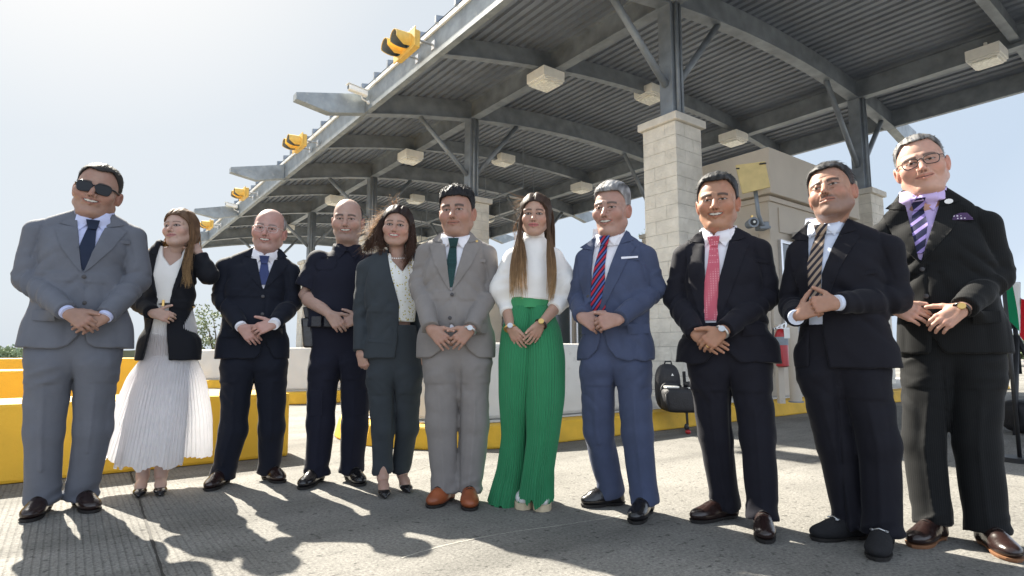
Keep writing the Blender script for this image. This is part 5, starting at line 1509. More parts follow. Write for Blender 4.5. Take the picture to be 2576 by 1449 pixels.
        if sh.get('collar', 'flaps') in ('flaps', 'band'):
            ch = sh.get('bandh', 0.045)
            nr = h.get('neck', 0.058) * sc + 0.011
            nd = nz_(A3(O[0] - nb[0], O[1] + 0.03 - nb[1], O[2] - 0.06 - nb[2])) * 0.5 + A3(0, -0.12, 0.86) * 0.5; nd = nz_(nd)
            a = nb + A3(0, 0.006, -0.035) ; b = nb + nd * ch
            F_ = Field(np.minimum(a, b) - 0.11, np.maximum(a, b) + 0.11, 0.005)
            F_.add(cone(a, b, nr + 0.012, nr, cut=1), 0.01)
            # slope the top edge down towards the front
            F_.isect(lambda X, Y, Z: ((Z - b[2]) - 0.48 * (Y - b[1])) * 0.95 + 0 * X)
            if not fem: F_.isect(lambda X, Y, Z: -((Z - a[2]) + 0.01) + 0 * X + 0 * Y)
            else: F_.isect(lambda X, Y, Z: -((Z - a[2]) + 0.02) + 0 * X + 0 * Y)
            if sh.get('collar', 'flaps') == 'flaps':
                kq = px(*sh['knot'], -cf * .7); kx, kz = kq[0], kq[2]
                F_.sub(poly2([(kx, kz + 0.010), (kx - 0.052, kz + 0.080), (kx + 0.052, kz + 0.080)], nb[1] - 0.005), 0.003)
            V2, F2 = F_.mesh(); co = mesh_np("collar", V2, F2, sh['m'], so); cbv = bvh_of(V2, F2)
            if sh.get('collar', 'flaps') == 'flaps':
                V3 = np.concatenate([V, V2]); F3 = np.concatenate([Fc, F2 + len(V)]); both = bvh_of(V3, F3)
                sbv = both
                kx, kz = sh.get('knot') and (px(*sh['knot'], -cf * .7)[0], px(*sh['knot'], -cf * .7)[2]) or (nb[0], nb[2] - 0.02)
                cs = sh.get('cs', 1.0)
                for s in (-1, 1):
                    pts = [(kx + s * 0.004, kz + 0.020), (kx + s * 0.018 * cs, kz - 0.010), (kx + s * 0.052 * cs, kz - 0.050 * cs), (kx + s * 0.078, kz - 0.005), (kx + s * 0.070, kz + 0.055), (kx + s * 0.040, kz + 0.058)]
                    patch("collar_flap", pts, both, 0.004, 0.005, sh['m'], co, 0.010, vmax=0.01)
        if sh.get('after'): sh['after'](so, sbv, px, dict(cf=cf, nb=nb, zs=zs, cu=cu, zw=zw, root=root, F=(V, Fc)))
    if 'tie' in p:
        q = p['tie']; pts = [px(a, b, -cf * 0.95) for a, b in q['line']]
        L_, R_ = [], []
        n_ = len(pts)
        for i, c in enumerate(pts):
            w_ = q.get('w', 0.040); wi = 0.017 + (w_ - 0.017) * min(1, i / max(1, n_ - 1) * 1.25)
            if i == n_ - 1 and 'we' in q: wi = q['we']
            t = nz_(pts[min(i + 1, n_ - 1)] - pts[max(i - 1, 0)]); nx = A3(-t[2], 0, t[0])
            a, b = c + nx * wi, c - nx * wi
            L_.append((a[0], a[2])); R_.append((b[0], b[2]))
        to = patch("tie", L_ + R_[::-1], sbv, 0.003, 0.006, q['m'], root, 0.018)
        k = pts[0]; kn = [(k[0] - 0.030, k[2] + 0.022), (k[0] + 0.030, k[2] + 0.022), (k[0] + 0.019, k[2] - 0.026), (k[0] - 0.019, k[2] - 0.026)]
        patch("knot", kn, sbv, 0.008, 0.012, q['m'], to, 0.012)
    if jk:
        V_ = [px(a, b, -cf * 0.9) for a, b in jk['V']]; Vp = [(v[0], v[2]) for v in V_]
        P = [(loft(sections(zhem, jk.get('flare', 0.0)), 2.35), 0.02)]
        for s in (-1, 1):
            S_ = shL if s < 0 else shR
            P.append((cone(A3(nb[0] + s * 0.055, 0.015, nb[2] - 0.005), S_ + A3(-s * 0.015, 0, -0.006), 0.050, 0.058), 0.03))
        r0, r1, r2 = jk.get('sr', (0.062, 0.053, 0.044))
        fl = jk.get('short', (0, 0))
        for i, (S_, E_, W_) in enumerate(((shL, elL, wrL), (shR, elR, wrR))):
            P.append((cone(S_ + A3(0, 0, -0.012), E_, r0 * .95, r1, wr=(0.014, 22, 0.95, 0.45, sd + 11 + i)), 0.009))
            e = W_ - nz_(W_ - E_) * (0.012 + fl[i])
            P.append((cone(E_, e, r1, r2, cut=1, wr=(0.013, 22, 0.15, 0.55, sd + 17 + i)), 0.008))
        lo, hi = bounds([x[0] for x in P], 0.02); F_ = Field(lo, hi, 0.0072)
        F_.add(P[0][0], P[0][1])
        F_.sub(loft(sections(zhem, jk.get('flare', 0.0)), 2.35, off=-0.012), 0.004) if False else None
        zb_ = Vp[jk.get('bi', 1)][1]
        F_.disp(lambda X, Y, Z: 0.011 * (1 - 2 * np.abs(vnoise((X - cu(zb_)) * 6 + 3, Y * 4, Z * 13 + np.abs(X - cu(zb_)) * 12, sd + 31))) * np.exp(-((Z - zb_) / 0.18) ** 2) + 0.006 * (1 - 2 * np.abs(vnoise(X * 11 + Z * 5, Y * 8, Z * 7 - np.abs(X) * 4, sd + 2))) * (Z > zb_) + (0.006 * (1 - 2 * np.abs(vnoise(X * 13, Y * 9, Z * 3.2, sd + 40))) * (Z < zb_ - .05)) + 0.005 * np.exp(-((X - Vp[jk.get('bi', 1)][0] - 0.02) / 0.006) ** 2) * (Z < zb_) * (Y < 0) * (1 if not fem else 0))
        F_.sub(poly2(Vp, -0.0), 0.005)
        if 'cut' in jk:
            F_.sub(poly2([(px(a, b, -hf)[0], px(a, b, -hf)[2]) for a, b in jk['cut']], 0.0), 0.006)
        for x, k in P[1:]: F_.add(x, k)
        for S_, sg_ in ((shL, -1), (shR, 1)):
            F_.disp(lambda X, Y, Z: 0.0045 * np.exp(-((X - S_[0] + sg_ * (0.030 - 0.25 * (S_[2] - Z) * (Z < S_[2]))) / 0.006) ** 2) * (Z > S_[2] - 0.16) * (Y < 0.05))
        F_.sub(loft([(nb[2] - 0.06, nb[0], 0.012, 0.052, 0.07, 0.050), (nb[2] + 0.08, nb[0], 0.0, 0.066, 0.075, 0.058)], 2), 0.006)
        _pf = poly2(Vp, -0.0); F_.sub((lambda X, Y, Z: np.maximum(_pf[0](X, Y, Z), zs - 0.10 - Z), _pf[1], _pf[2]), 0.005)
        V, Fc = F_.mesh(); jo = mesh_np("jacket", V, Fc, jk['m'], root); jbv = bvh_of(V, Fc)
        # lapels follow the opening
        if 'lap' in jk:
            bt = A3(Vp[jk.get('bi', 1)][0], 0, Vp[jk.get('bi', 1)][1])
            for s, top in ((-1, Vp[0]), (1, Vp[-1])):
                T = A3(top[0], 0, top[1]); ww = jk['lap']
                zn = T[2] - 0.085; k = (zn - bt[2]) / (T[2] - bt[2])
                if 'edge' in jk:
                    ed = [(px(a, b, -cf * .9)[0], px(a, b, -cf * .9)[2]) for a, b in jk['edge'][0 if s < 0 else 1]]
                    ez = lambda z: float(np.interp(z, [e[1] for e in ed][::-1], [e[0] for e in ed][::-1])) if ed[0][1] > ed[-1][1] else float(np.interp(z, [e[1] for e in ed], [e[0] for e in ed]))
                else: ez = lambda z: bt[0] + (T[0] - bt[0]) * (z - bt[2]) / (T[2] - bt[2])
                g = 0.003
                lp = [((ez(bt[2]) if 'edge' in jk else bt[0]) + s * g, bt[2])] + [(ez(bt[2] + (zn - bt[2]) * f) + s * g, bt[2] + (zn - bt[2]) * f) for f in (0.25, 0.5, 0.75)] + [(ez(zn) + s * g, zn), (ez(zn) + s * ww * 0.70, zn + 0.012), (ez(zn) + s * ww, zn - 0.008), (ez(bt[2] + (zn - bt[2]) * 0.55) + s * ww * 0.80, bt[2] + (zn - bt[2]) * 0.55), (ez(bt[2] + (zn - bt[2]) * 0.2) + s * ww * 0.35, bt[2] + (zn - bt[2]) * 0.2)]
                patch("lapel", lp, jbv, 0.002, 0.0045, jk.get('lm', jk['m']), jo, 0.016, vmax=0.0)
                cl_ = [(ez(zn) + s * g, zn + 0.004), (ez(T[2]) + s * g, T[2]), (T[0] + s * 0.020, T[2] - 0.012), (ez(zn) + s * ww * 0.88, zn + 0.028), (ez(zn) + s * ww * 0.68, zn + 0.020)]
                patch("collar", cl_, jbv, 0.0022, 0.005, jk['m'], jo, 0.016, vmax=0.0)
        # back of the collar round the neck
        a = nb + A3(0, 0.010, -0.035); F_ = Field(a - A3(0.12, 0.12, 0.05), a + A3(0.12, 0.12, 0.10), 0.0055)
        nr = h.get('neck', 0.058) * sc + 0.022
        F_.add(cone(a, nb + A3(0, 0.010, 0.022), nr + 0.008, nr - 0.006, cut=1), 0.01); F_.sub(cone(a - A3(0, 0, .03), nb + A3(0, 0.008, 0.06), nr - 0.004, nr - 0.015), 0.003)
        F_.isect(lambda X, Y, Z: -(Y + 0.012) + 0 * X + 0 * Z); V2, F2 = F_.mesh()
        if len(F2): mesh_np("collar", V2, F2, jk['m'], jo)
        for (bx, by) in jk.get('buttons', ()):
            c = px(bx, by, -bf * .9); hit = jbv.ray_cast(Vector((c[0], -1, c[2])), Vector((0, 1, 0)))
            if hit[0] is not None:
                y = hit[0].y; mb = MB(); mb.tube([(c[0], y + 0.002, c[2]), (c[0], y - 0.004, c[2]), (c[0], y - 0.005, c[2])], [0.0105, 0.0105, 0.007], 12); mb.build("button", M_button, jo, smooth=True, auto=30)
        if 'square' in jk:
            q = jk['square']; patch("pocket_square", [(px(a, b, -cf * .9)[0], px(a, b, -cf * .9)[2]) for a, b in q[0]], jbv, 0.007, 0.004, q[1], jo, 0.06)
        for (a, b) in jk.get('pocket', ()):
            q0, q1 = px(*a, -cf * .9), px(*b, -cf * .9)
            patch("pocket_welt", [(q0[0], q0[2] - 0.009), (q1[0], q1[2] - 0.009), (q1[0], q1[2] + 0.009), (q0[0], q0[2] + 0.009)], jbv, 0.0, 0.0035, jk['m'], jo, 0.03)
        if 'pin' in jk:
            q = jk['pin']; c = px(*q[0], -cf * .9); pts = [(c[0] + q[1] * math.cos(t) * 1.0, c[2] + q[2] * math.sin(t)) for t in np.linspace(0, 2 * math.pi, 13)[:-1]]
            patch("lapel_pin", pts, jbv, 0.007, 0.003, q[3], jo, 0.05)
        if 'cut' in jk and not fem:
            for s in (-1, 1):
                u0 = cu(zhem + .2) + s * 0.075; u1 = cu(zhem + .2) + s * 0.175; z_ = zhem + 0.185
                pts = [(u0, z_), (u1, z_ + 0.004), (u1, z_ - 0.046), (u0, z_ - 0.052)]
                patch("pocket_flap", pts, jbv, 0.0, 0.005, jk['m'], jo, 0.025)
        if jk.get('after'): jk['after'](jo, jbv, px, dict(cf=cf, nb=nb, root=root, V=(V, Fc)))
        # sleeve buttons and shirt cuffs
        for i, (key, E_, W_) in enumerate((('L', elL, wrL), ('R', elR, wrR))):
            if key in jk.get('cuffs', 'LR'):
                dr = nz_(W_ - E_); mb = MB(); a = W_ - dr * (0.03 + fl[i]); b = W_ + dr * (0.006 + (0.012 if key in jk.get('long', '') else 0) - fl[i])
                mb.tube([tuple(a), tuple(b)], [0.0355, 0.034], 20, cap=True); mb.build("shirt_cuff", jk.get('cm', p['shirt']['m'] if sh else M_canvas), root, smooth=True, auto=50)
            
    for key, E_, W_ in (('L', elL, wrL), ('R', elR, wrR)):
        if 'watch' + key in p:
            m1 = p['watch' + key]; dr = nz_(W_ - E_); c = W_ + dr * 0.012; e1 = nz_(np.cross(dr, (0, -1, 0.3))); e2 = np.cross(dr, e1)
            mb = MB(); ring = [tuple(c + e1 * 0.031 * math.cos(a) + e2 * 0.027 * math.sin(a)) for a in np.linspace(0, 2 * math.pi, 19)]
            mb.tube(ring, 0.0065, 6, cap=False); wt = mb.build("watch" if not fem else "bracelet", m1, root, smooth=True)
            fr = c + A3(0, -0.030, 0.012); mb = MB(); mb.tube([tuple(fr), tuple(fr + A3(0, -0.007, 0.003))], 0.015, 16); mb.build("dial", M_gold if m1 is M_leath_brn else M_metal, wt)
    for key, fi in p.get('rings', ()):
        c, dr, r = rings[key][fi]; e1 = nz_(np.cross(dr, (0.1, 0.9, 0.3))); e2 = np.cross(dr, e1)
        mb = MB(); mb.tube([tuple(c + (e1 * math.cos(a) + e2 * math.sin(a)) * (r + 0.0004)) for a in np.linspace(0, 2 * math.pi, 13)], 0.0022, 5, cap=False); mb.build("ring", M_gold, root, smooth=True)
    # ---- shoes
    for i, key in enumerate(('shoeL', 'shoeR')):
        q = p[key]; mu, ms, st = p['shoes']
        shoe(root, gp(*q[0]), gp(*q[1]), mu, ms, st, p.get('shw', 1.0))
    if p.get('extra'): p['extra'](dict(root=root, zhem=zhem, px=px, gp=gp, O=O, R=R, sc=sc, nb=nb, zs=zs, cf=cf, bf=bf, hf=hf, pc=pc, cu=cu, zw=zw, shL=shL, shR=shR, elL=elL, elR=elR, wrL=wrL, wrR=wrR, hipL=hipL, hipR=hipR, knL=knL, knR=knR, anL=anL, anR=anR, sbv=sbv, loc=loc))
    return root

def glasses(c, dark=True, m=None, rim=0.003):
    R, O, sc = c['R'], c['O'], c['sc']; T = lambda q: tuple((A3(*q) * sc) @ R.T + O)
    m = m or (M_lensdark if dark else M_black)
    mb = MB(); mbl = MB()
    for s in (-1, 1):
        rr = []; n = 24
        for i in range(n):
            a = 2 * math.pi * i / n; ca, sa = math.cos(a), math.sin(a)
            e = 3.2; x = math.copysign(abs(ca) ** (2 / e), ca) * (0.0295 if dark else 0.0265); z = math.copysign(abs(sa) ** (2 / e), sa) * (0.0225 if dark else 0.0180) * (1.0 + 0.08 * s * x / 0.027)
            if sa < 0: x *= 0.90
            xx = s * 0.0350 + x; rr.append((xx, -0.099 + 3.0 * xx * xx, z - 0.003))
        mb.tube([T(q) for q in rr + rr[:1]], rim, 6, cap=False)
        if dark:
            V = [T((q[0], q[1] + 0.001, q[2])) for q in rr] + [T((q[0], q[1] - 0.0015, q[2])) for q in rr]
            mbl.poly(V, [tuple(range(n)), tuple(range(n, 2 * n))])
        mb.tube([T((s * 0.060, -0.088, 0.007)), T((s * 0.074, -0.070, 0.008)), T((s * 0.083, 0.0, 0.006)), T((s * 0.083, 0.02, 0.0))], rim * 1.3 if dark else rim, 6)
    mb.tube([T((-0.009, -0.094, 0.006)), T((0, -0.099, 0.008)), T((0.009, -0.094, 0.006))], rim, 6)
    g_ = mb.build("sunglasses" if dark else "glasses", m, c['root'], smooth=True)
    if dark: mbl.build("lenses", M_lensdark, g_, smooth=True)
    return g_
# ------------------------------------------------------------------ pleated cloth
def pleated(name, rows, m, parent, npl=60, amp=0.006, n=None, seed=1, hem=0.012, phase=0.0, split=None):
    """rows: z, cu, cv, a, b (top to bottom); vertical pleats with a crimped, uneven hem"""
    n = n or npl * 6; rows = np.array(rows, float); K = 60
    tt = np.linspace(0, 1, K); rr = np.linspace(0, 1, len(rows))
    R_ = np.stack([np.interp(tt, rr, rows[:, k]) for k in range(5)], 1)
    for _ in range(3): R_[1:-1] = (R_[:-2] + 2 * R_[1:-1] + R_[2:]) / 4
    th = np.linspace(0, 2 * np.pi, n, endpoint=False) + phase
    V = np.zeros((K, n, 3))
    for i in range(K):
        t = tt[i]; z, cu_, cv_, a, b = R_[i]
        jit = 0.35 * vnoise(np.cos(th) * 3, np.sin(th) * 3, np.full(n, t * 3), seed)
        w = np.arcsin(np.sin(npl * th + jit * 4)) / (np.pi / 2)
        big = vnoise(np.cos(th) * 2.2, np.sin(th) * 2.2, np.full(n, t * 1.6 + 7), seed + 3)
        r = 1 + 0.13 * t * big
        am = amp * (0.35 + 0.9 * t)
        V[i, :, 0] = cu_ + np.cos(th) * (a * r + am * w); V[i, :, 1] = cv_ + np.sin(th) * (b * r + am * w)
        V[i, :, 2] = z + (t ** 3) * (hem * (vnoise(np.cos(th) * 5, np.sin(th) * 5, np.zeros(n), seed + 8)) + 0.004 * w)
    idx = np.arange(K * n).reshape(K, n); q = np.roll(idx, -1, axis=1)
    F = np.stack([idx[:-1], q[:-1], q[1:], idx[1:]], -1).reshape(-1, 4)
    return mesh_np(name, V.reshape(-1, 3), F, m, parent, True)
def cloth_tr(name, base, tr=0.35, rough=0.75):
    m, nt, b = newmat(name); N, L = nt.nodes, nt.links
    tc = N.new("ShaderNodeTexCoord"); n1 = N.new("ShaderNodeTexNoise"); n1.inputs["Scale"].default_value = 9; n1.inputs["Detail"].default_value = 5; L.new(tc.outputs["Object"], n1.inputs["Vector"])
    r = N.new("ShaderNodeMapRange"); r.inputs[3].default_value = 0.9; r.inputs[4].default_value = 1.1; L.new(n1.outputs[0], r.inputs[0])
    v = N.new("ShaderNodeVectorMath"); v.operation = 'SCALE'; v.inputs[0].default_value = base; L.new(r.outputs[0], v.inputs["Scale"])
    L.new(v.outputs[0], b.inputs["Base Color"]); b.inputs["Roughness"].default_value = rough; b.inputs["Sheen Weight"].default_value = 0.2
    t = N.new("ShaderNodeBsdfTranslucent"); L.new(v.outputs[0], t.inputs[0]); ms = N.new("ShaderNodeMixShader"); ms.inputs[0].default_value = tr
    L.new(b.outputs[0], ms.inputs[1]); L.new(t.outputs[0], ms.inputs[2]); L.new(ms.outputs[0], N["Material Output"].inputs[0])
    return m

# ---- long hair for the women
def hair_cap(h, R, O, sc, parent, seed, dip=0.0, th=0.012, back=-0.09):
    F_ = Field((-0.11, -0.12, -0.14), (0.11, 0.14, 0.16), 0.003)
    X, Y, Z = F_.ax[0][:, None, None], F_.ax[1][None, :, None], F_.ax[2][None, None, :]
    d = np.minimum(ell((0, 0.016, 0.040), (0.077, 0.097, 0.086))[0](X, Y, Z), ell((0, 0.03, -0.01), (0.076, 0.075, 0.10))[0](X, Y, Z))
    phi = np.arctan2(np.abs(X), -(Y - 0.012))
    hl = np.interp(phi, np.radians([0, 20, 35, 50, 62, 75, 90, 180]), [0.074, 0.068, 0.056, 0.040, 0.012, -0.04, -0.08, back]) + dip
    st = vnoise(X * 70, Y * 18, Z * 16, seed)
    D = d - th - 0.003 * st - 0.010 * np.clip((Y + 0.02) / 0.1, 0, 1)
    D = D + 0.008 * np.exp(-(X - h.get('part', 0.012)) ** 2 / 0.006 ** 2) * (Z > 0.06) * (Y < 0.06)
    F_.D = np.maximum(D, (hl - Z) * 0.9).astype(np.float32)
    V, Fc = F_.mesh(); C = np.tile(np.array(h['hair']), (len(V), 1)) * (1 + 0.3 * vnoise(V[:, 0] * 160, V[:, 1] * 30, V[:, 2] * 40, seed))[:, None]
    return mesh_np("hair", (V * sc) @ R.T + O, Fc, M_hairT, parent, True, np.clip(C, 0, 1))
def strands(h, R, O, sc, cap, guides, n, seed, spread=0.014, rad=0.0016, cols=None, curl=0.0, wild=0.0):
    """guides: list of polylines already in the person's frame"""
    rnd = np.random.RandomState(seed); lines = []; rr = []; cc = []
    c0 = np.array(h['hair']); cols = cols or [c0, c0]
    k = 18; s = np.linspace(0, 1, k)
    gs = []
    for g in guides:
        g = np.array(g, float); t = np.concatenate([[0], np.cumsum(np.linalg.norm(np.diff(g, axis=0), axis=1))]); t /= t[-1]
        P = np.stack([np.interp(s, t, g[:, i]) for i in range(3)], 1)
        for _ in range(3): P[1:-1] = (P[:-2] + 2 * P[1:-1] + P[2:]) / 4
        gs.append(P)
    for i in range(n):
        a = rnd.randint(len(gs)); b = min(len(gs) - 1, a + 1) if rnd.rand() < 0.8 else a; w = rnd.rand()
        P = gs[a] * (1 - w) + gs[b] * w
        off = rnd.randn(3) * spread * np.array((1, 0.7, 0.3)); 
        env = (0.25 + 0.75 * s)[:, None]
        P = P + off * env
        ph = rnd.rand(3) * 6.28; fr = rnd.uniform(0.8, 1.3)
        P = P + curl * np.stack([np.sin(s * 14 * fr + ph[0]), np.cos(s * 14 * fr + ph[1]), 0.3 * np.sin(s * 10 + ph[2])], 1) * env
        if wild: P = P + wild * rnd.randn(3) * (s[:, None] ** 2)
        L_ = rnd.uniform(0.75, 1.0); P = np.stack([np.interp(s * L_, s, P[:, q]) for q in range(3)], 1)
        lines.append(P); rr.append(rad * rnd.uniform(0.6, 1.4) * (1 - 0.75 * s ** 2)); 
        m_ = np.clip(s * L_, 0, 1)[:, None]; kk = m_ * (len(cols) - 1); lo = np.floor(kk).astype(int).clip(0, len(cols) - 2)[:, 0]
        ca = np.array(cols)[lo]; cb = np.array(cols)[lo + 1]; f = kk - lo[:, None]
        cc.append(np.clip((ca * (1 - f) + cb * f) * rnd.uniform(0.65, 1.4), 0, 1))
    return ribbons("strands", lines, rr, cc, M_hairT, cap, 4)

# ---- cloths
F_grey = fabric("grey_wool", (0.118, 0.126, 0.150)); F_lav = fabric("lavender_shirt", (0.50, 0.54, 0.76), 0.8, 0.1, var=0.04)
F_navytie = fabric("navy_tie", (0.012, 0.02, 0.045), 0.6)
F_black = fabric("black_wool", (0.008, 0.009, 0.013)); F_navy = fabric("dark_navy_wool", (0.007, 0.009, 0.017))
F_white = fabric("white_shirt", (0.74, 0.74, 0.80), 0.8, 0.1, var=0.04); F_blouse = fabric("white_crepe", (0.76, 0.75, 0.73), 0.8, 0.1, var=0.04)
F_bluetie = fabric("blue_tie", (0.035, 0.05, 0.14), 0.5); F_uni = fabric("uniform_navy", (0.009, 0.010, 0.020), 0.8)
F_green2 = fabric("grey_green_wool", (0.033, 0.040, 0.047)); F_floral = fabric("floral_blouse", (0.72, 0.73, 0.70), 0.8, 0.1, var=0.04, check=((0.45, 0.38, 0.06), 62, 0.27, 1.0))
F_taupe = fabric("taupe_wool", (0.205, 0.190, 0.182)); F_gtie = fabric("dark_green_tie", (0.008, 0.035, 0.035), 0.5, check=((0.02, 0.07, 0.07), 120, 0.3, 0.2))
F_blue = fabric("blue_wool", (0.055, 0.070, 0.125), var=0.14); F_rtie = fabric("red_striped_tie", (0.012, 0.014, 0.05), 0.5, stripe=((0.42, 0.02, 0.045), (0, math.radians(-38), 0), 9.5, 0.78, (0.07, 0.12, 0.35), 3.0, 0.86))
F_blk9 = fabric("charcoal_wool", (0.009, 0.009, 0.015)); F_ptie = fabric("pink_dotted_tie", (0.50, 0.105, 0.15), 0.5, check=((0.72, 0.38, 0.42), 85, 0.26, 0.0))
F_blk10 = fabric("black_suit", (0.008, 0.008, 0.013)); F_sky = fabric("pale_blue_shirt", (0.60, 0.66, 0.80), 0.8, 0.1, var=0.04)
F_btie = fabric("brown_striped_tie", (0.33, 0.25, 0.19), 0.5, stripe=((0.022, 0.02, 0.03), (0, math.radians(-40), 0), 13, 0.5))
F_pin = fabric("pinstripe_black", (0.0055, 0.006, 0.007), stripe=((0.015, 0.016, 0.016), (0, 0, 0), 40, 0.93)); F_lilac = fabric("lilac_shirt", (0.56, 0.45, 0.76), 0.8, 0.1, var=0.04)
F_ltie = fabric("lilac_striped_tie", (0.022, 0.024, 0.065), 0.5, stripe=((0.34, 0.26, 0.60), (0, math.radians(-52), 0), 7.5, 0.72))
F_psq = fabric("dotted_pocket_square", (0.07, 0.04, 0.10), 0.7, check=((0.6, 0.55, 0.65), 75, 0.28, 0.0))
F_green = cloth_tr("green_plisse", (0.018, 0.215, 0.085), 0.12); F_waist = fabric("green_waistband", (0.05, 0.26, 0.11))
F_skirt = cloth_tr("white_chiffon", (0.88, 0.88, 0.90), 0.68)

SK1 = (0.36, 0.205, 0.145); SK2 = (0.52, 0.33, 0.25); SK3 = (0.48, 0.27, 0.215); SK4 = (0.43, 0.265, 0.20); SK5 = (0.44, 0.26, 0.19)
SK6 = (0.40, 0.225, 0.16); SK7 = (0.46, 0.27, 0.19); SK8 = (0.42, 0.24, 0.18); SK9 = (0.37, 0.195, 0.125); SK10 = (0.36, 0.20, 0.14); SK11 = (0.50, 0.29, 0.22)
SK1, SK2, SK3, SK4, SK5, SK6, SK7, SK8 = [tuple(c * k for c, k in zip(q, (.86, .90, .95))) for q in (SK1, SK2, SK3, SK4, SK5, SK6, SK7, SK8)]
DK = (0.015, 0.012, 0.011)
ext = lambda **k: k

# 1 grey suit, sunglasses
person(dict(seed=1, label="heavy man in a light grey suit and sunglasses, leftmost of the group", D=3.10, yaw=30, pelv=(190, 905), chest=(212, 620), neck=(236, 548),
    shL=(88, 577), shR=(343, 592), elL=(62, 700, .02), elR=(352, 705, 0.0), wrL=(170, 786, -.235), wrR=(264, 797, -.205),
    w=(.20, .222, .232), f=(.145, .17, .15), bb=.14, hem=(190, 877), hipL=(120, 935), hipR=(246, 930), crotch=(185, 962), knL=(111, 1085), knR=(233, 1075), anL=(103, 1250), anR=(207, 1240),
    head=ext(eye=(238, 469), sc=1.09, w=1.06, yaw=-3, pitch=-2, roll=9, fat=1.0, smile=1.0, jaw=.008, neck=.066, skin=SK1, brow=DK, hair=(.02, .017, .016), hl=.082, rec=.012, hth=.012, comb='back'),
    handL=ext(ang=33, curl=(22, 28, 15), sc=1.08, n=(-.1, -1, .35), thumb=(.75, .55, .0)), handR=ext(ang=152, curl=(20, 25, 10), sc=1.06, n=(.1, -1, .2)),
    trousers=ext(m=F_grey, r=(.112, .095, .088), hemz=(.045, .045), pw=.215), shirt=ext(m=F_lav, knot=(232, 556), cs=1.1),
    tie=ext(m=F_navytie, line=[(231, 560), (219, 620), (211, 680)], w=.042, we=.012),
    jacket=ext(m=F_grey, V=[(190, 530), (208, 688), (277, 530)], lap=.098, buttons=[(211, 696), (213, 762)], sr=(.066, .058, .049), cut=[(203, 800), (196, 845), (170, 868), (130, 884), (130, 905), (275, 905), (245, 878), (218, 862), (206, 800)], pocket=[((296, 603), (325, 606))], flare=.012),
    shoeL=((128, 1272), (52, 1326)), shoeR=((180, 1262), (252, 1300)), shoes=(M_leath_brn, M_sole, 'oxford'), shw=1.05, rings=[('handR', 2)],
    extra=lambda c: glasses(c, True, rim=.0032)))

# 2 woman, black blazer, white pleated skirt
def x2(c):
    root, px = c['root'], c['px']
    w0 = px(430, 772); z0 = w0[2]; hz = px(400, 1150)[2]
    uL, uR = px(243, 1150, .10)[0], px(535, 1150, .10)[0]
    pleated("skirt", [(z0, w0[0], 0.01, .112, .085), (z0 - .13, c['pc'][0], 0.01, .138, .10), (c['zhem'] + .02, c['pc'][0], 0.01, .140, .100), (c['zhem'] - .10, c['pc'][0] - .01, 0.03, .20, .13), ((c['zhem'] + hz) / 2 - .05, (uL + uR) / 2 + .02, .07, (uR - uL) / 2 * .86, .17), (hz, (uL + uR) / 2, .11, (uR - uL) / 2, .20)], F_skirt, root, 70, .0055, seed=2, hem=.035)
    a, b = px(288, 1172, -.12)[0], px(452, 1172, -.12)[0]; hz2 = px(370, 1174, -.12)[2]
    pleated("skirt_front_panel", [(c['zhem'] + .03, c['pc'][0], -.01, .11, .085), (c['zhem'] - .03, c['pc'][0] - .01, -.01, .138, .098), ((c['zhem'] + hz2) / 2, (a + b) / 2 + .02, -.05, (b - a) / 2 * .96, .13), (hz2, (a + b) / 2, -.06, (b - a) / 2, .15)], F_skirt, root, 46, .006, seed=5, hem=.025)
    p_ = px(410, 764, -.12); mb = MB(); ring = [(w0[0] + .122 * math.cos(t), .008 + .104 * math.sin(t), p_[2]) for t in np.linspace(0, 2 * math.pi, 33)]
    mb.tube(ring, .011, 6, cap=False); bt = mb.build("belt", M_leath_blk, root, smooth=True)
    mb = MB(); mb.box((p_[0] - .006, -.118, p_[2] - .022), (p_[0] + .006, -.10, p_[2] + .022)); mb.build("buckle", M_gold, bt)
def h2(h, R, O, sc, root, px, nb, zs):
    cap = hair_cap(h, R, O, sc, root, 3, th=.012)
    T = lambda *q: (A3(*q) * sc) @ R.T + O
    G = []
    for x0, x1 in ((.03, .078), (.05, .082), (.07, .088), (.06, .09)):   # image right side, falling over the blazer
        G.append([T(x0, -.03, .10), T(x1, -.02, .04), T(x1 + .004, -.005, -.05), px(478, 625, -.05), px(470, 680, -.13), px(473, 725, -.15)])
    G2 = [[T(-.03, 0, .11), T(-.08, .01, .04), T(-.082, .03, -.06), px(404, 632, .05), px(385, 650, .02), px(362, 672, .04)], [T(-.05, .03, .10), T(-.088, .04, .02), T(-.08, .05, -.07), px(398, 628, .07), px(378, 636, .06), px(355, 655, .10)]]
    G3 = [[T(0, .08, .10), T(0, .12, .0), T(0.01, .11, -.12), T(.02, .10, -.24)], [T(.05, .08, .08), T(.06, .10, .0), T(.07, .09, -.12), T(.06, .09, -.22)], [T(-.05, .08, .08), T(-.06, .10, .0), T(-.07, .09, -.12), T(-.05, .09, -.22)]]
    cc = [np.array(h['hair']), np.array((.22, .125, .06)), np.array((.42, .27, .12))]
    strands(h, R, O, sc, cap, G, 260, 4, .012, .0015, cc, curl=.007); strands(h, R, O, sc, cap, G2, 200, 5, .014, .0015, [cc[0], (.45, .24, .07), (.6, .36, .10)], curl=.008, wild=.02); strands(h, R, O, sc, cap, G3, 220, 6, .016, .0016, cc, curl=.005)
    strands(h, R, O, sc, cap, [[T(0.01, -.06, .10), T(.04, -.075, .08), T(.074, -.04, .02)], [T(0.0, -.06, .105), T(-.04, -.07, .08), T(-.074, -.03, .02)], [T(0, -.03, .12), T(.05, 0, .12), T(.085, .02, .03)], [T(0, -.03, .12), T(-.05, 0, .12), T(-.085, .02, .03)]], 160, 7, .008, .0014, cc[:2])
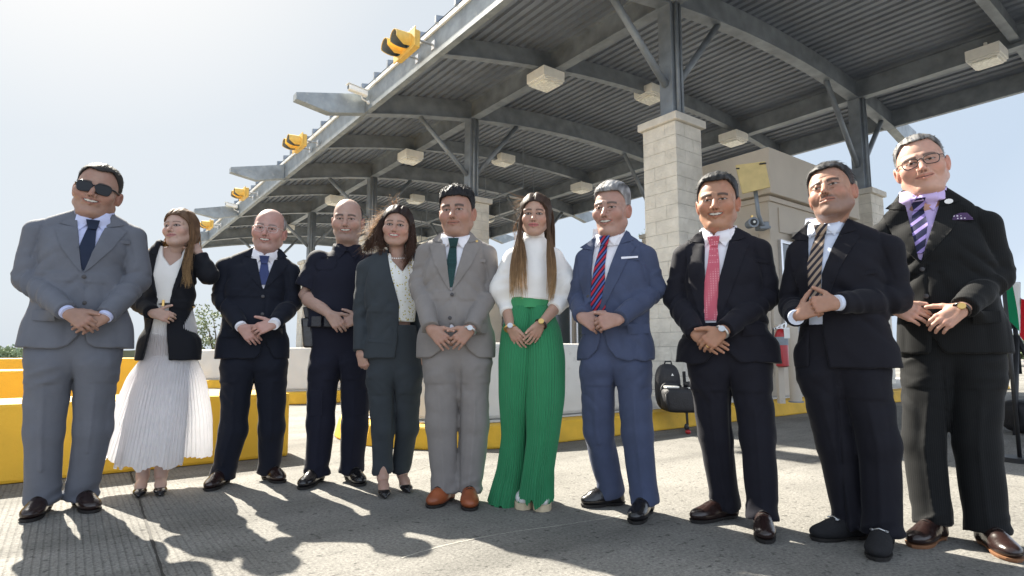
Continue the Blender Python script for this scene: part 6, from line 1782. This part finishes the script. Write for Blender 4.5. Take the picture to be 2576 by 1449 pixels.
person(dict(seed=2, fem=True, label="woman in a black blazer and long white pleated skirt, one hand behind her hair", D=3.55, yaw=22, pelv=(425, 900), chest=(425, 680), neck=(434, 622),
    shL=(368, 664), shR=(492, 655), elL=(343, 755, .03), elR=(531, 694, -.03), wrL=(384, 788, -.15), wrR=(500, 636, -.02),
    w=(.148, .130, .158), f=(.12, .105, .12), bb=.10, hem=(420, 908), hipL=(395, 940), hipR=(460, 940), crotch=(425, 960), knL=(385, 1080), knR=(420, 1080), anL=(355, 1205), anR=(402, 1205),
    head=ext(eye=(433, 566), sc=.93, w=.95, yaw=-24, pitch=4, roll=-4, fat=.25, smile=.35, age=.2, neck=.047, skin=SK2, brow=(.10, .055, .035), browt=.003, hair=(.16, .09, .05), hairfn=h2, lip=(.36, .12, .12), part=-.01),
    handL=ext(ang=12, curl=(25, 35, 20), sc=.9, n=(-.1, -1, .3)), handR=ext(ang=-120, dv=.3, curl=(25, 30, 20), sc=.88, n=(.6, -.8, 0), tdir=(-1, 0, 0)),
    feet=1, calf=1, shirt=dict(m=F_blouse, collar='none', neck=[(404, 600), (406, 640), (426, 668), (452, 645), (462, 600)]),
    jacket=ext(m=F_black, V=[(398, 606), (388, 650), (385, 690), (397, 752), (375, 836), (352, 918), (425, 918), (418, 820), (430, 740), (452, 665), (466, 606)], bi=3, lap=.05, edge=([(398, 606), (385, 690), (397, 752)], [(466, 606), (452, 665), (430, 740)]), sr=(.056, .050, .043), cuffs='', flare=.01, lm=F_black),
    shoeL=((362, 1228), (343, 1262)), shoeR=((402, 1226), (403, 1258)), shoes=(M_leath_blk, M_sole, 'pump'), rings=[('handL', 2)], extra=x2))

# 3 dark navy suit, blue tie
def x3(c):
    glasses(c, False, M_metal, .0009)
person(dict(seed=3, label="older balding man in a dark navy suit with a plain blue tie and rimless glasses", D=3.76, yaw=20, pelv=(635, 905), chest=(645, 700), neck=(665, 640),
    shL=(563, 668), shR=(735, 680), elL=(556, 750, .03), elR=(738, 765, .02), wrL=(607, 822, -.19), wrR=(690, 814, -.23),
    w=(.185, .20, .21), f=(.135, .155, .14), bb=.13, hem=(638, 904), hipL=(592, 945), hipR=(684, 945), crotch=(639, 962), knL=(588, 1080), knR=(684, 1075), anL=(560, 1195), anR=(688, 1185),
    head=ext(eye=(670, 571), sc=1.06, w=1.04, yaw=-8, pitch=-3, roll=5, fat=.8, smile=.7, jaw=.004, age=1, neck=.064, skin=SK3, brow=(.16, .12, .11), hair=(.13, .12, .12), grey=.7, bald=1, hth=.008, hside=.007, hl=.09, beard=(.3, .24, .22), beardk=.15),
    handR=ext(ang=160, curl=(25, 30, 15), sc=1.04, n=(0, -1, .35)), handL=ext(ang=45, curl=(20, 25, 10), sc=1.02, n=(0, -1, .2)),
    trousers=ext(m=F_navy, r=(.102, .088, .082), hemz=(.04, .045)), shirt=ext(m=F_white, knot=(665, 646)), tie=ext(m=F_bluetie, line=[(664, 650), (664, 685), (663, 716)], w=.036, we=.012),
    jacket=ext(m=F_navy, V=[(638, 615), (662, 728), (699, 617)], lap=.092, buttons=[(661, 745), (660, 790)], sr=(.064, .056, .046), cut=[(662, 860), (652, 892), (630, 915), (700, 915), (684, 892), (668, 860)], long='R'),
    shoeL=((572, 1212), (520, 1238)), shoeR=((664, 1202), (712, 1217)), shoes=(M_leath_brn, M_sole, 'oxford'), extra=x3))

# 4 officer
def sl4(j):
    S = []
    for s_, e_ in ((j['shL'], j['elL']), (j['shR'], j['elR'])):
        m = s_ + (e_ - s_) * .80
        S.append((cone(s_, m, .068, .078, cut=1, wr=(.006, 20, .8, .5, 44)), .022))
        S.append((cone(s_ + A3(-.05 if s_[0] > 0 else .05, .01, .0), s_, .055, .06), .03))
    return S
def x4(c):
    root, px = c['root'], c['px']; bv = c['sbv']
    zb_ = px(850, 812)[2]; cu = c['cu'](zb_)
    mb = MB(); hwb = .192
    pts = lambda g: [(cu + (hwb + g) * math.copysign(abs(math.cos(t)) ** .85, math.cos(t)), (.135 + g) * math.copysign(abs(math.sin(t)) ** .85, math.sin(t))) for t in np.linspace(0, 2 * math.pi, 41)[:-1]]
    mb.prism(pts(.0), zb_ - .026, zb_ + .026); be = mb.build("duty_belt", M_leath_blk, root, smooth=True, auto=50)
    for u_, w_, nm in ((-.12, .03, "belt_pouch"), (-.05, .025, "belt_pouch"), (.02, .03, "belt_pouch")):
        mb = MB(); mb.box((cu + u_ - w_, -.175, zb_ - .035), (cu + u_ + w_, -.128, zb_ + .03)); mb.build(nm, M_nylon, be, bevel=.006)
    a = px(772, 800, -.02); b = px(770, 875, -.02)
    mb = MB(); mb.box((a[0] - .035, -.05, b[2]), (a[0] + .03, .03, a[2]), lambda x, y, z: (x + (z - a[2]) * -.12, y, z)); ho = mb.build("holster", M_leath_blk, root, bevel=.012)
    mb = MB(); mb.box((a[0] - .012, -.035, a[2]), (a[0] + .02, .01, a[2] + .07), lambda x, y, z: (x - (z - a[2]) * .2, y, z)); mb.build("pistol_grip", M_black, ho, bevel=.006)
    def q(pts, nm, off=.002, th=.005, m=F_uni): return patch(nm, [(px(a, b, -.13)[0], px(a, b, -.13)[2]) for a, b in pts], bv, off, th, m, root, .02)
    f = q([(793, 647), (844, 650), (846, 665), (836, 678), (798, 676), (790, 665)], "pocket_flap")
    q([(806, 640), (843, 641), (843, 644), (806, 643)], "name_bar", .003, .003, F_uni)
    q([(895, 650), (925, 652), (925, 672), (900, 676), (893, 664)], "pocket_flap")
    mb = MB(); e = px(752, 640, -.04); 
person(dict(seed=4, label="police officer in a black short sleeved uniform shirt with a holster on his belt", D=3.82, yaw=12, pelv=(846, 885), chest=(862, 690), neck=(873, 622),
    shL=(797, 655), shR=(932, 660), elL=(760, 742, .03), elR=(945, 755, .03), wrL=(829, 790, -.19), wrR=(905, 800, -.17),
    w=(.188, .20, .195), f=(.14, .16, .13), bb=.125, hem=(850, 825), hipL=(812, 940), hipR=(895, 935), crotch=(856, 955), knL=(807, 1065), knR=(893, 1065), anL=(797, 1190), anR=(892, 1190),
    head=ext(eye=(870, 547), sc=1.07, w=1.02, yaw=-4, pitch=-6, roll=0, fat=.75, smile=.75, jaw=.004, neck=.066, skin=SK4, brow=(.03, .022, .02), browt=.0046, hair=(.03, .028, .028), bald=1, hth=.003, hside=.003, hl=.085, beard=(.12, .10, .10), beardk=.30),
    handL=ext(ang=48, curl=(25, 35, 20), sc=1.08, n=(-.1, -1, .3), fore=.24, forer=.052), handR=ext(ang=165, curl=(30, 35, 20), sc=1.05, fore=.24, forer=.052),
    trousers=ext(m=F_uni, r=(.105, .092, .088), hemz=(.05, .05), tw=.188, tf=.13, pocket=1), shirt=ext(m=F_uni, sleeve=sl4, knot=(873, 632), fold=.0035, bandh=.022),
    shoeL=((812, 1206), (752, 1236)), shoeR=((869, 1200), (918, 1229)), shoes=(M_leath_blk, M_sole, 'oxford'), extra=x4))

# 5 woman, grey-green blazer
def h5(h, R, O, sc, root, px, nb, zs):
    h['part'] = .02; cap = hair_cap(h, R, O, sc, root, 13, th=.014, back=-.10)
    T = lambda *q: (A3(*q) * sc) @ R.T + O
    cc = [np.array(h['hair']), np.array((.06, .028, .018)), np.array((.10, .045, .022))]
    G = [[T(-.02, -.02, .11), T(-.08, -.01, .05), T(-.10, .0, -.04), px(943, 605, .0), px(930, 640, .03)], [T(-.04, .02, .11), T(-.095, .02, .05), T(-.13, .03, -.04), px(925, 612, .04), px(905, 640, .05)],
         [T(-.03, .05, .11), T(-.10, .05, .04), T(-.15, .05, -.05), px(922, 630, .06), px(895, 645, .07)], [T(-.03, -.02, .11), T(-.085, -.03, .04), T(-.09, -.02, -.06), px(958, 625, -.04), px(965, 650, -.03)]]
    Gr = [[T(.03, -.02, .11), T(.08, -.01, .05), T(.09, .0, -.06), px(1028, 630, -.06), px(1010, 665, -.12)], [T(.04, .01, .11), T(.09, .02, .04), T(.095, .02, -.07), px(1035, 640, -.03), px(1022, 672, -.11)], [T(.04, .04, .10), T(.09, .05, .04), T(.09, .05, -.07), px(1030, 650, .02), px(1015, 680, -.05)]]
    Gb = [[T(x, .06, .10), T(x * 1.3, .12, .0), T(x * 1.4, .11, -.14), T(x * 1.5, .09, -.24)] for x in (-.07, -.04, 0, .04, .07)]
    Gw = [[T(-.02, -.03, .115), T(-.09, -.01, .075), T(-.16, .02, .07)], [T(-.04, 0, .11), T(-.10, .0, .05), T(-.15, .0, .0), T(-.20, .02, -.03)], [T(0.0, 0, .12), T(-.02, 0, .16), T(0.0, .02, .20)], [T(-.05, .02, .10), T(-.12, .03, .02), T(-.19, .03, -.07), T(-.23, .05, -.08)]]
    strands(h, R, O, sc, cap, G, 420, 14, .013, .0017, cc, curl=.008, wild=.012); strands(h, R, O, sc, cap, Gr, 320, 15, .011, .0017, cc, curl=.005)
    strands(h, R, O, sc, cap, Gb, 260, 16, .016, .0018, cc, curl=.006); strands(h, R, O, sc, cap, Gw, 170, 17, .010, .0008, [(.12, .06, .03), (.45, .26, .12), (.55, .36, .18)], curl=.010, wild=.03)
    strands(h, R, O, sc, cap, [[T(0.02, -.06, .10), T(.05, -.07, .07), T(.078, -.03, .01)], [T(0.02, -.06, .105), T(-.04, -.075, .08), T(-.078, -.03, .02)], [T(0.02, -.03, .12), T(.05, 0, .11), T(.088, .02, .03)], [T(0.01, -.03, .12), T(-.05, 0, .12), T(-.09, .02, .03)]], 220, 18, .008, .0016, cc[:2])
def x5(c):
    root, px, O, R, sc = c['root'], c['px'], c['O'], c['R'], c['sc']
    for s in (-1, 1):
        mb = MB(); p = (A3(s * .086, .0, -.05) * sc) @ R.T + O; mb.ball(tuple(p), .006); mb.build("earring", M_nylonwhite, root, smooth=True)
    mb = MB(); n_ = c['nb']
    for k in range(11):
        t = math.radians(-60 + 12 * k); mb.ball((n_[0] + .058 * math.sin(t), -.055 * math.cos(t) - .015, n_[2] - .02 - .018 * math.cos(t)), .0042, 8, 6)
    mb.build("pearl_necklace", M_nylonwhite, root, smooth=True)
person(dict(seed=5, fem=True, label="woman with windblown brown curls, grey blazer and floral blouse", D=3.55, yaw=8, pelv=(990, 885), chest=(985, 700), neck=(1000, 640),
    shL=(915, 672), shR=(1058, 672), elL=(908, 775, .04), elR=(1066, 775, .03), wrL=(906, 888, -.03), wrR=(1064, 885, 0.0),
    w=(.165, .155, .178), f=(.125, .12, .12), bb=.11, hem=(960, 903), hipL=(955, 950), hipR=(1030, 950), crotch=(993, 990), knL=(962, 1080), knR=(1026, 1075), anL=(959, 1190), anR=(1014, 1182),
    head=ext(eye=(994, 564), sc=.97, w=1.0, yaw=-4, pitch=-2, roll=4, fat=.4, smile=.9, age=.5, neck=.050, skin=SK5, brow=(.05, .03, .02), browt=.003, hair=(.028, .014, .012), hairfn=h5, lip=(.42, .14, .13)),
    handL=ext(ang=72, curl=(38, 40, 25), sc=.92, n=(-.45, -.9, 0), tdir=(1, 0, 0)), handR=ext(ang=95, curl=(35, 40, 25), sc=.9, n=(.4, -.9, 0), tdir=(-1, 0, 0)),
    feet=1, trousers=ext(m=F_green2, r=(.090, .072, .062), hemz=(.11, .10)), shirt=ext(m=F_floral, lowpx=(1005, 808), collar='none', neck=[(978, 600), (984, 650), (1012, 682), (1030, 650), (1032, 600)]),
    jacket=ext(m=F_green2, V=[(972, 628), (984, 690), (1004, 765), (1001, 850), (990, 920), (1062, 920), (1056, 800), (1048, 690), (1036, 628)], bi=2, sr=(.056, .049, .043), cuffs='', pocket=[((925, 855), (985, 862))]),
    shoeL=((958, 1232), (972, 1262)), shoeR=((1002, 1222), (1034, 1246)), shoes=(M_leath_blk, M_sole, 'pump'), extra=x5))

# 6 taupe suit
def x6(c):
    pass
person(dict(seed=6, label="man in a taupe suit, dark green tie and tan shoes, centre of group", D=3.35, yaw=4, pelv=(1148, 885), chest=(1144, 690), neck=(1147, 605),
    shL=(1068, 632), shR=(1229, 636), elL=(1050, 712, .03), elR=(1240, 722, .03), wrL=(1084, 828, -.19), wrR=(1184, 828, -.19),
    w=(.188, .20, .215), f=(.135, .15, .14), bb=.13, hem=(1145, 902), hipL=(1105, 940), hipR=(1193, 940), crotch=(1158, 965), knL=(1110, 1065), knR=(1193, 1065), anL=(1119, 1222), anR=(1181, 1222),
    head=ext(eye=(1140, 524), sc=1.08, w=1.03, yaw=-12, pitch=-4, roll=-2, fat=.7, smile=.35, neck=.066, skin=SK6, brow=(.02, .014, .012), browt=.0055, hair=(.010, .009, .011), hl=.070, rec=.0, hth=.020, hside=.008, hrough=.006, comb='spiky', slen=.016, nstr=900, nose=1.1, beard=(.12, .08, .06), beardk=.12),
    handL=ext(ang=42, curls=((30, 30, 10), (25, 30, 10), (18, 20, 10), (8, 10, 8)), spread=7, sc=1.04, n=(-.35, -1, .35), thumb=(.65, .75, -.05), thumb2=(.95, .5, -.1)), handR=ext(ang=138, curls=((30, 30, 10), (25, 30, 10), (20, 20, 10), (15, 20, 10)), spread=7, sc=1.04, n=(.35, -1, .35), thumb=(.65, .75, -.05), thumb2=(.95, .5, -.1)),
    trousers=ext(m=F_taupe, r=(.105, .090, .080), hemz=(.05, .05)), shirt=ext(m=F_white, knot=(1141, 602)), tie=ext(m=F_gtie, line=[(1140, 606), (1136, 660), (1134, 722)], w=.036, we=.010),
    jacket=ext(cuffs='', m=F_taupe, V=[(1115, 572), (1134, 733), (1179, 572)], lap=.090, buttons=[(1137, 741), (1132, 800)], sr=(.062, .053, .046), pin=((1200, 600), .007, .007, M_gold), pocket=[((1180, 654), (1222, 652))],
        cut=[(1133, 815), (1126, 850), (1108, 882), (1080, 902), (1056, 915), (1236, 918), (1206, 902), (1180, 882), (1158, 850), (1138, 815)]),
    shoeL=((1134, 1255), (1083, 1279)), shoeR=((1178, 1256), (1183, 1288)), shoes=(M_leath_tan, M_sole, 'oxford'), shw=1.06, watchR=M_metal, extra=x6))

# 7 woman in green
def h7(h, R, O, sc, root, px, nb, zs):
    cap = hair_cap(h, R, O, sc, root, 23, th=.011, back=-.10)
    T = lambda *q: (A3(*q) * sc) @ R.T + O
    c0 = np.array(h['hair']); cc = [c0, np.array((.09, .048, .028)), np.array((.28, .165, .08)), np.array((.55, .36, .18))]
    GL = [[T(-.0, -.05, .11), T(-.06, -.055, .06), T(-.080, -.04, -.02), T(-.080, -.045, -.10), px(a, 640, -.13), px(b, 700, -.155), px(c_, 752, -.15)] for a, b, c_ in ((1322, 1320, 1326), (1310, 1306, 1310), (1299, 1292, 1296), (1292, 1286, 1288))]
    GR = [[T(.0, -.05, .11), T(.06, -.055, .06), T(.080, -.04, -.02), T(.082, -.045, -.10), px(a, 640, -.13), px(b, 700, -.155), px(c_, 762, -.15)] for a, b, c_ in ((1378, 1382, 1378), (1386, 1392, 1384), (1393, 1398, 1388))]
    Gb = [[T(x, .05, .11), T(x * 1.3, .11, .02), T(x * 1.4, .11, -.12), T(x * 1.3, .10, -.30), T(x * 1.3, .10, -.42)] for x in (-.07, -.04, 0, .04, .07)]
    strands(h, R, O, sc, cap, GL, 420, 24, .007, .0014, cc, curl=.0015); strands(h, R, O, sc, cap, GR, 360, 25, .006, .0014, cc, curl=.0015); strands(h, R, O, sc, cap, Gb, 240, 26, .012, .0016, cc, curl=.002)
    strands(h, R, O, sc, cap, [[T(0, -.06, .10), T(.045, -.07, .07), T(.075, -.045, .0)], [T(0, -.06, .105), T(-.045, -.07, .07), T(-.075, -.045, .0)], [T(0, -.03, .12), T(.05, -.01, .11), T(.082, .01, .02)], [T(0, -.03, .12), T(-.05, -.01, .11), T(-.082, .01, .02)]], 220, 27, .007, .0014, cc[:2])
    strands(h, R, O, sc, cap, [[T(-.03, 0, .11), T(-.09, 0, .11), T(-.15, .01, .12)], [T(-.05, 0, .09), T(-.12, .0, .05), T(-.16, 0, .03)], [T(-.07, 0, .02), T(-.12, 0, -.06), T(-.10, 0, -.18), T(-.13, 0, -.26)]], 50, 28, .012, .0006, [(.10, .05, .03), (.35, .2, .09), (.45, .28, .13)], curl=.006, wild=.03)
def sl7(j):
    S = []
    for s_, e_, w_ in ((j['shL'], j['elL'], j['wrL']), (j['shR'], j['elR'], j['wrR'])):
        sg = -1 if s_[0] < 0 else 1
        m = (s_ + e_) / 2 + A3(sg * .022, 0, 0)
        S.append((cone(s_ + A3(-sg * .045, .01, .0), s_, .045, .055), .02))
        S.append((cone(s_, m + (e_ - m) * .55, .060, .092, wr=(.009, 30, .8, .6, 55)), .03))
        S.append((cone(m + (e_ - m) * .6, e_ + (w_ - e_) * .12, .088, .055, wr=(.008, 34, .5, .6, 56)), .02))
        S.append((cone(e_, e_ + (w_ - e_) * .52, .050, .046, cut=1), .008))
    return S
def x7(c):
    root, px = c['root'], c['px']
    z0 = px(1332, 750)[2]; z1 = px(1332, 776)[2]; cu = px(1333, 760)[0]
    el_ = lambda g: [(cu + (.118 + g) * math.cos(t), (.098 + g) * math.sin(t)) for t in np.linspace(0, 2 * math.pi, 49)[:-1]]
    mb = MB(); mb.prism(el_(.006), z1, z0, z1off=el_(.0)); wb = mb.build("waistband", F_waist, root, smooth=True, auto=50)
    P = lambda x, y, v=0: px(x, y, v)
    def leg(rows, seed, nm="trouser_leg"):
        R_ = []
        for (y, xl, xr, cv, b) in rows:
            a, b2 = P(xl, y, cv)[0], P(xr, y, cv)[0]; R_.append((P((xl + xr) / 2, y, cv)[2], (a + b2) / 2, cv, (b2 - a) / 2, b))
        pleated(nm, R_, F_green, wb, 44, .0042, seed=seed, hem=.03)
    leg([(772, 1283, 1348, 0.0, .100), (830, 1262, 1350, .01, .120), (900, 1255, 1350, .01, .125), (1000, 1256, 1338, .02, .11), (1100, 1264, 1326, .04, .10), (1180, 1252, 1326, .05, .12), (1266, 1227, 1318, .06, .14)], 31)
    leg([(772, 1320, 1386, 0.0, .100), (830, 1318, 1410, -.01, .118), (900, 1318, 1420, -.02, .12), (1000, 1322, 1418, -.03, .11), (1100, 1326, 1404, -.04, .10), (1180, 1316, 1390, -.05, .11), (1256, 1304, 1389, -.05, .12)], 32)
    for x in (0,):
        mb = MB(); dr = nz_(c['wrR'] - c['elR']); q = c['wrR'] - dr * .012
        mb.ball(tuple(q), .001)
person(dict(seed=7, fem=True, label="woman with long straight hair, white puff sleeves and green pleated trousers", D=3.30, yaw=-2, pelv=(1336, 860), chest=(1340, 670), neck=(1342, 606),
    shL=(1291, 652), shR=(1393, 652), elL=(1268, 752, .02), elR=(1428, 742, .0), wrL=(1283, 822, -.12), wrR=(1364, 812, -.15),
    w=(.138, .112, .16), f=(.115, .10, .12), bb=.09, hem=(1336, 756), hipL=(1300, 930), hipR=(1375, 930), crotch=(1336, 960), knL=(1300, 1080), knR=(1365, 1080), anL=(1305, 1230), anR=(1360, 1230),
    head=ext(eye=(1343, 536), sc=.95, w=.95, yaw=-5, pitch=-4, roll=2, fat=.1, smile=.2, age=0, neck=.046, skin=SK7, brow=(.035, .02, .015), browt=.0042, hair=(.055, .030, .020), hairfn=h7, lip=(.40, .10, .11), part=-.004) ,
    handL=ext(ang=60, curls=((10, 12, 8),) * 4, spread=5, sc=.92, n=(-.6, -.8, .2), fore=.13, forer=.036, thumb=(.8, .5, -.1)), handR=ext(ang=122, curls=((8, 12, 8),) * 4, spread=5, sc=.92, n=(.6, -.8, .2), fore=.15, forer=.036, thumb=(.8, .5, -.1)),
    shirt=ext(m=F_blouse, sleeve=sl7, collar='band', bandh=.055, fold=.003), shoeL=((1322, 1250), (1316, 1284)), shoeR=((1362, 1252), (1364, 1290)), shoes=(M_canvas, M_soleb, 'sneaker'), shw=1.0, watchL=M_gold, watchR=M_leath_brn, extra=x7))

# 8 blue suit
person(dict(seed=8, label="grey haired man in a blue suit with a red and navy striped tie", D=3.13, yaw=-18, pelv=(1550, 885), chest=(1553, 700), neck=(1538, 604),
    shL=(1470, 648), shR=(1628, 640), elL=(1452, 750, .03), elR=(1652, 728, .03), wrL=(1463, 798, -.16), wrR=(1556, 804, -.21),
    w=(.185, .185, .195), f=(.135, .14, .135), bb=.12, hem=(1550, 907), hipL=(1502, 945), hipR=(1597, 945), crotch=(1546, 972), knL=(1506, 1085), knR=(1605, 1090), anL=(1547, 1228, .05), anR=(1620, 1252, -.03),
    head=ext(eye=(1524, 519), sc=1.06, w=.98, yaw=-12, pitch=-6, roll=2, fat=.45, smile=.75, jaw=.006, age=.9, neck=.060, skin=SK8, brow=(.05, .04, .035), hair=(.08, .078, .08), grey=.85, greyc=(.36, .36, .37), hl=.078, rec=.004, hth=.018, hside=.007, comb='back', slen=.02, quiff=((0, -.055, .088), (.05, .03, .022))),
    handR=ext(ang=170, curl=(35, 35, 20), sc=1.05, n=(0, -1, .3), thumb=(.8, .5, -.05)), handL=ext(ang=28, curl=(30, 40, 20), sc=1.04, n=(0, -1, .3)),
    trousers=ext(m=F_blue, r=(.100, .086, .080), hemz=(.05, .05)), shirt=ext(m=F_white, knot=(1519, 594)), tie=ext(m=F_rtie, line=[(1517, 600), (1507, 660), (1503, 720), (1503, 790)], w=.042),
    jacket=ext(cuffs='', m=F_blue, V=[(1494, 586), (1486, 640), (1485, 768), (1500, 800), (1511, 762), (1519, 717), (1548, 622), (1568, 570)], bi=3, edge=([(1490, 578), (1486, 640), (1485, 768), (1496, 800)], [(1568, 570), (1548, 622), (1519, 717), (1511, 762), (1500, 800)]), lap=.088, buttons=[(1478, 745)], sr=(.062, .054, .045), square=([(1560, 645), (1603, 641), (1603, 646), (1560, 651)], F_white), pocket=[((1558, 652), (1606, 648))],
        cut=[(1508, 800), (1510, 850), (1500, 880), (1478, 903), (1460, 925), (1610, 930), (1580, 912), (1548, 900), (1528, 875), (1518, 840), (1514, 800)]),
    shoeL=((1572, 1268), (1462, 1276)), shoeR=((1634, 1284), (1592, 1322)), shoes=(M_leath_blk, M_sole, 'oxford')))

# 9 pink tie
person(dict(seed=9, label="smiling man in a charcoal suit with a pink dotted tie", D=2.95, yaw=-20, pelv=(1828, 895), chest=(1822, 710), neck=(1810, 592),
    shL=(1717, 640), shR=(1914, 625), elL=(1696, 755, .03), elR=(1934, 745, .03), wrL=(1752, 842, -.185), wrR=(1820, 832, -.225),
    w=(.192, .205, .222), f=(.14, .155, .15), bb=.13, hem=(1825, 915), hipL=(1782, 955), hipR=(1890, 950), crotch=(1836, 985), knL=(1801, 1100), knR=(1905, 1100), anL=(1825, 1248, .05), anR=(1920, 1288, -.03),
    head=ext(eye=(1799, 499), sc=1.08, w=1.03, yaw=-6, pitch=-4, roll=0, fat=.55, smile=.95, jaw=.003, neck=.064, skin=SK9, brow=(.02, .013, .011), browt=.0052, hair=(.008, .008, .010), grey=.12, hl=.084, rec=.006, hth=.017, hside=.009, comb='back', slen=.024, quiff=((0, -.045, .098), (.055, .04, .02)), nose=1.15),
    handR=ext(ang=143, curl=(28, 32, 18), sc=1.06, n=(0, -1, .3), thumb=(.62, .75, -.05)), handL=ext(ang=30, curl=(12, 14, 8), sc=1.05, n=(0, -1, .15)),
    trousers=ext(m=F_blk9, r=(.106, .088, .080), hemz=(.05, .045)), shirt=ext(m=F_white, knot=(1796, 596)), tie=ext(m=F_ptie, line=[(1795, 602), (1795, 660), (1789, 730), (1789, 806)], w=.042),
    jacket=ext(cuffs='', m=F_blk9, V=[(1771, 566), (1773, 620), (1773, 812), (1788, 820), (1802, 812), (1806, 715), (1834, 600), (1849, 562)], bi=3, edge=([(1771, 566), (1773, 812), (1780, 820)], [(1849, 562), (1834, 600), (1806, 715), (1802, 812), (1796, 820)]), lap=.094, sr=(.064, .056, .047), flare=.02, pocket=[((1892, 650), (1938, 652))],
        cut=[(1795, 850), (1798, 885), (1775, 912), (1745, 935), (1895, 940), (1860, 912), (1830, 885), (1815, 850)]),
    shoeL=((1858, 1298), (1736, 1317)), shoeR=((1918, 1312), (1928, 1384)), shoes=(M_leath_brn, M_sole, 'oxford'), watchR=M_metal, rings=[('handR', 2)]))

# 10 striped tie, open jacket, loafers
def x10(c):
    pass
person(dict(seed=10, label="man in an open black suit and brown striped tie, clasping his hands", D=2.69, yaw=-34, pelv=(2128, 900), chest=(2115, 700), neck=(2078, 572),
    shL=(2006, 632), shR=(2243, 618), elL=(1988, 770, .03), elR=(2262, 752, .03), wrL=(2003, 798, -.20), wrR=(2106, 762, -.22),
    w=(.185, .195, .21), f=(.135, .145, .14), bb=.13, hem=(2130, 928), hipL=(2066, 965), hipR=(2178, 960), crotch=(2110, 1000), knL=(2106, 1120), knR=(2212, 1120), anL=(2140, 1272, .04), anR=(2226, 1310, -.02),
    head=ext(eye=(2076, 466), sc=1.05, w=1.02, yaw=-10, pitch=9, roll=-9, fat=.4, smile=0, frown=1, neck=.060, skin=SK10, brow=(.02, .014, .012), browt=.0055, hair=(.012, .011, .012), grey=.15, hl=.080, rec=.008, hth=.016, hside=.007, comb='side', slen=.03, beard=(.08, .07, .07), beardk=.4, nose=1.1, must=(.06, .045, .04), age=1),
    handR=ext(ang=178, curl=(60, 65, 35), sc=1.05, n=(0, -1, .3)), handL=ext(ang=-24, curl=(60, 65, 35), sc=1.04, n=(0, -1, .3), W=(2008, 792, -.20)),
    trousers=ext(m=F_blk10, r=(.106, .092, .088), hemz=(.05, .05)), shirt=ext(m=F_sky, knot=(2064, 566), bandh=.034, lowpx=(2050, 838)), tie=ext(m=F_btie, line=[(2062, 572), (2052, 620), (2043, 690), (2040, 745)], w=.040),
    jacket=ext(m=F_blk10, V=[(2026, 556), (2030, 672), (2034, 780), (2034, 960), (2092, 960), (2070, 835), (2066, 690), (2090, 620), (2126, 540)], bi=2, edge=([(2026, 556), (2030, 672), (2034, 780)], [(2126, 540), (2090, 620), (2068, 672), (2068, 780)]), lap=.088, sr=(.063, .056, .047), pocket=[((2160, 690), (2205, 680))]),
    shoeL=((2185, 1352), (2040, 1360)), shoeR=((2232, 1362), (2200, 1420)), shoes=(M_suede, M_sole, 'loafer'), shw=1.05, extra=x10))

# 11 tall man with glasses
person(dict(seed=11, label="tall man with glasses, black pinstripe suit and lilac shirt, rightmost", D=2.73, yaw=-34, pelv=(2400, 905), chest=(2372, 660), neck=(2322, 492),
    shL=(2215, 588), shR=(2484, 560), elL=(2218, 735, .03), elR=(2512, 694, .03), wrL=(2243, 772, -.20), wrR=(2422, 776, -.24),
    w=(.20, .208, .212), f=(.15, .17, .16), bb=.14, hem=(2400, 892), hipL=(2340, 955), hipR=(2466, 950), crotch=(2371, 975), knL=(2325, 1120), knR=(2458, 1120), anL=(2322, 1295), anR=(2494, 1320),
    head=ext(eye=(2316, 403), sc=1.10, w=1.05, yaw=-2, pitch=-3, roll=-9, fat=.75, smile=.45, jaw=.004, neck=.070, skin=SK11, brow=(.08, .05, .04), hair=(.05, .048, .05), grey=.7, greyc=(.38, .37, .36), hl=.088, rec=.006, hth=.011, hside=.005, comb='back', slen=.02),
    handR=ext(ang=145, curl=(25, 30, 15), sc=1.12, n=(0, -1, .35)), handL=ext(ang=22, curl=(20, 25, 15), sc=1.12, n=(0, -1, .3), thumb=(.85, .45, -.05)),
    trousers=ext(m=F_pin, r=(.116, .098, .092), hemz=(.06, .05)), shirt=ext(m=F_lilac, knot=(2310, 500), cs=1.1, bandh=.034), tie=ext(m=F_ltie, line=[(2310, 506), (2312, 560), (2315, 636)], w=.044, we=.016),
    jacket=ext(cuffs='', m=F_pin, V=[(2271, 478), (2315, 662), (2376, 466)], lap=.10, buttons=[(2320, 676), (2330, 745)], sr=(.071, .063, .051), square=([(2397, 545), (2402, 535), (2418, 528), (2436, 527), (2450, 540), (2452, 546), (2398, 548)], F_psq), pin=((2389, 497), .017, .012, M_nylonwhite),
        cut=[(2345, 850), (2345, 880), (2330, 905), (2300, 925), (2430, 930), (2395, 900), (2370, 880), (2352, 850)]),
    shoeL=((2385, 1345), (2280, 1386)), shoeR=((2455, 1352), (2575, 1428)), shoes=(M_leath_brn, M_solebr, 'oxford'), shw=1.06, watchR=M_leath_brn, extra=lambda c: glasses(c, False, M_black, .0020)))
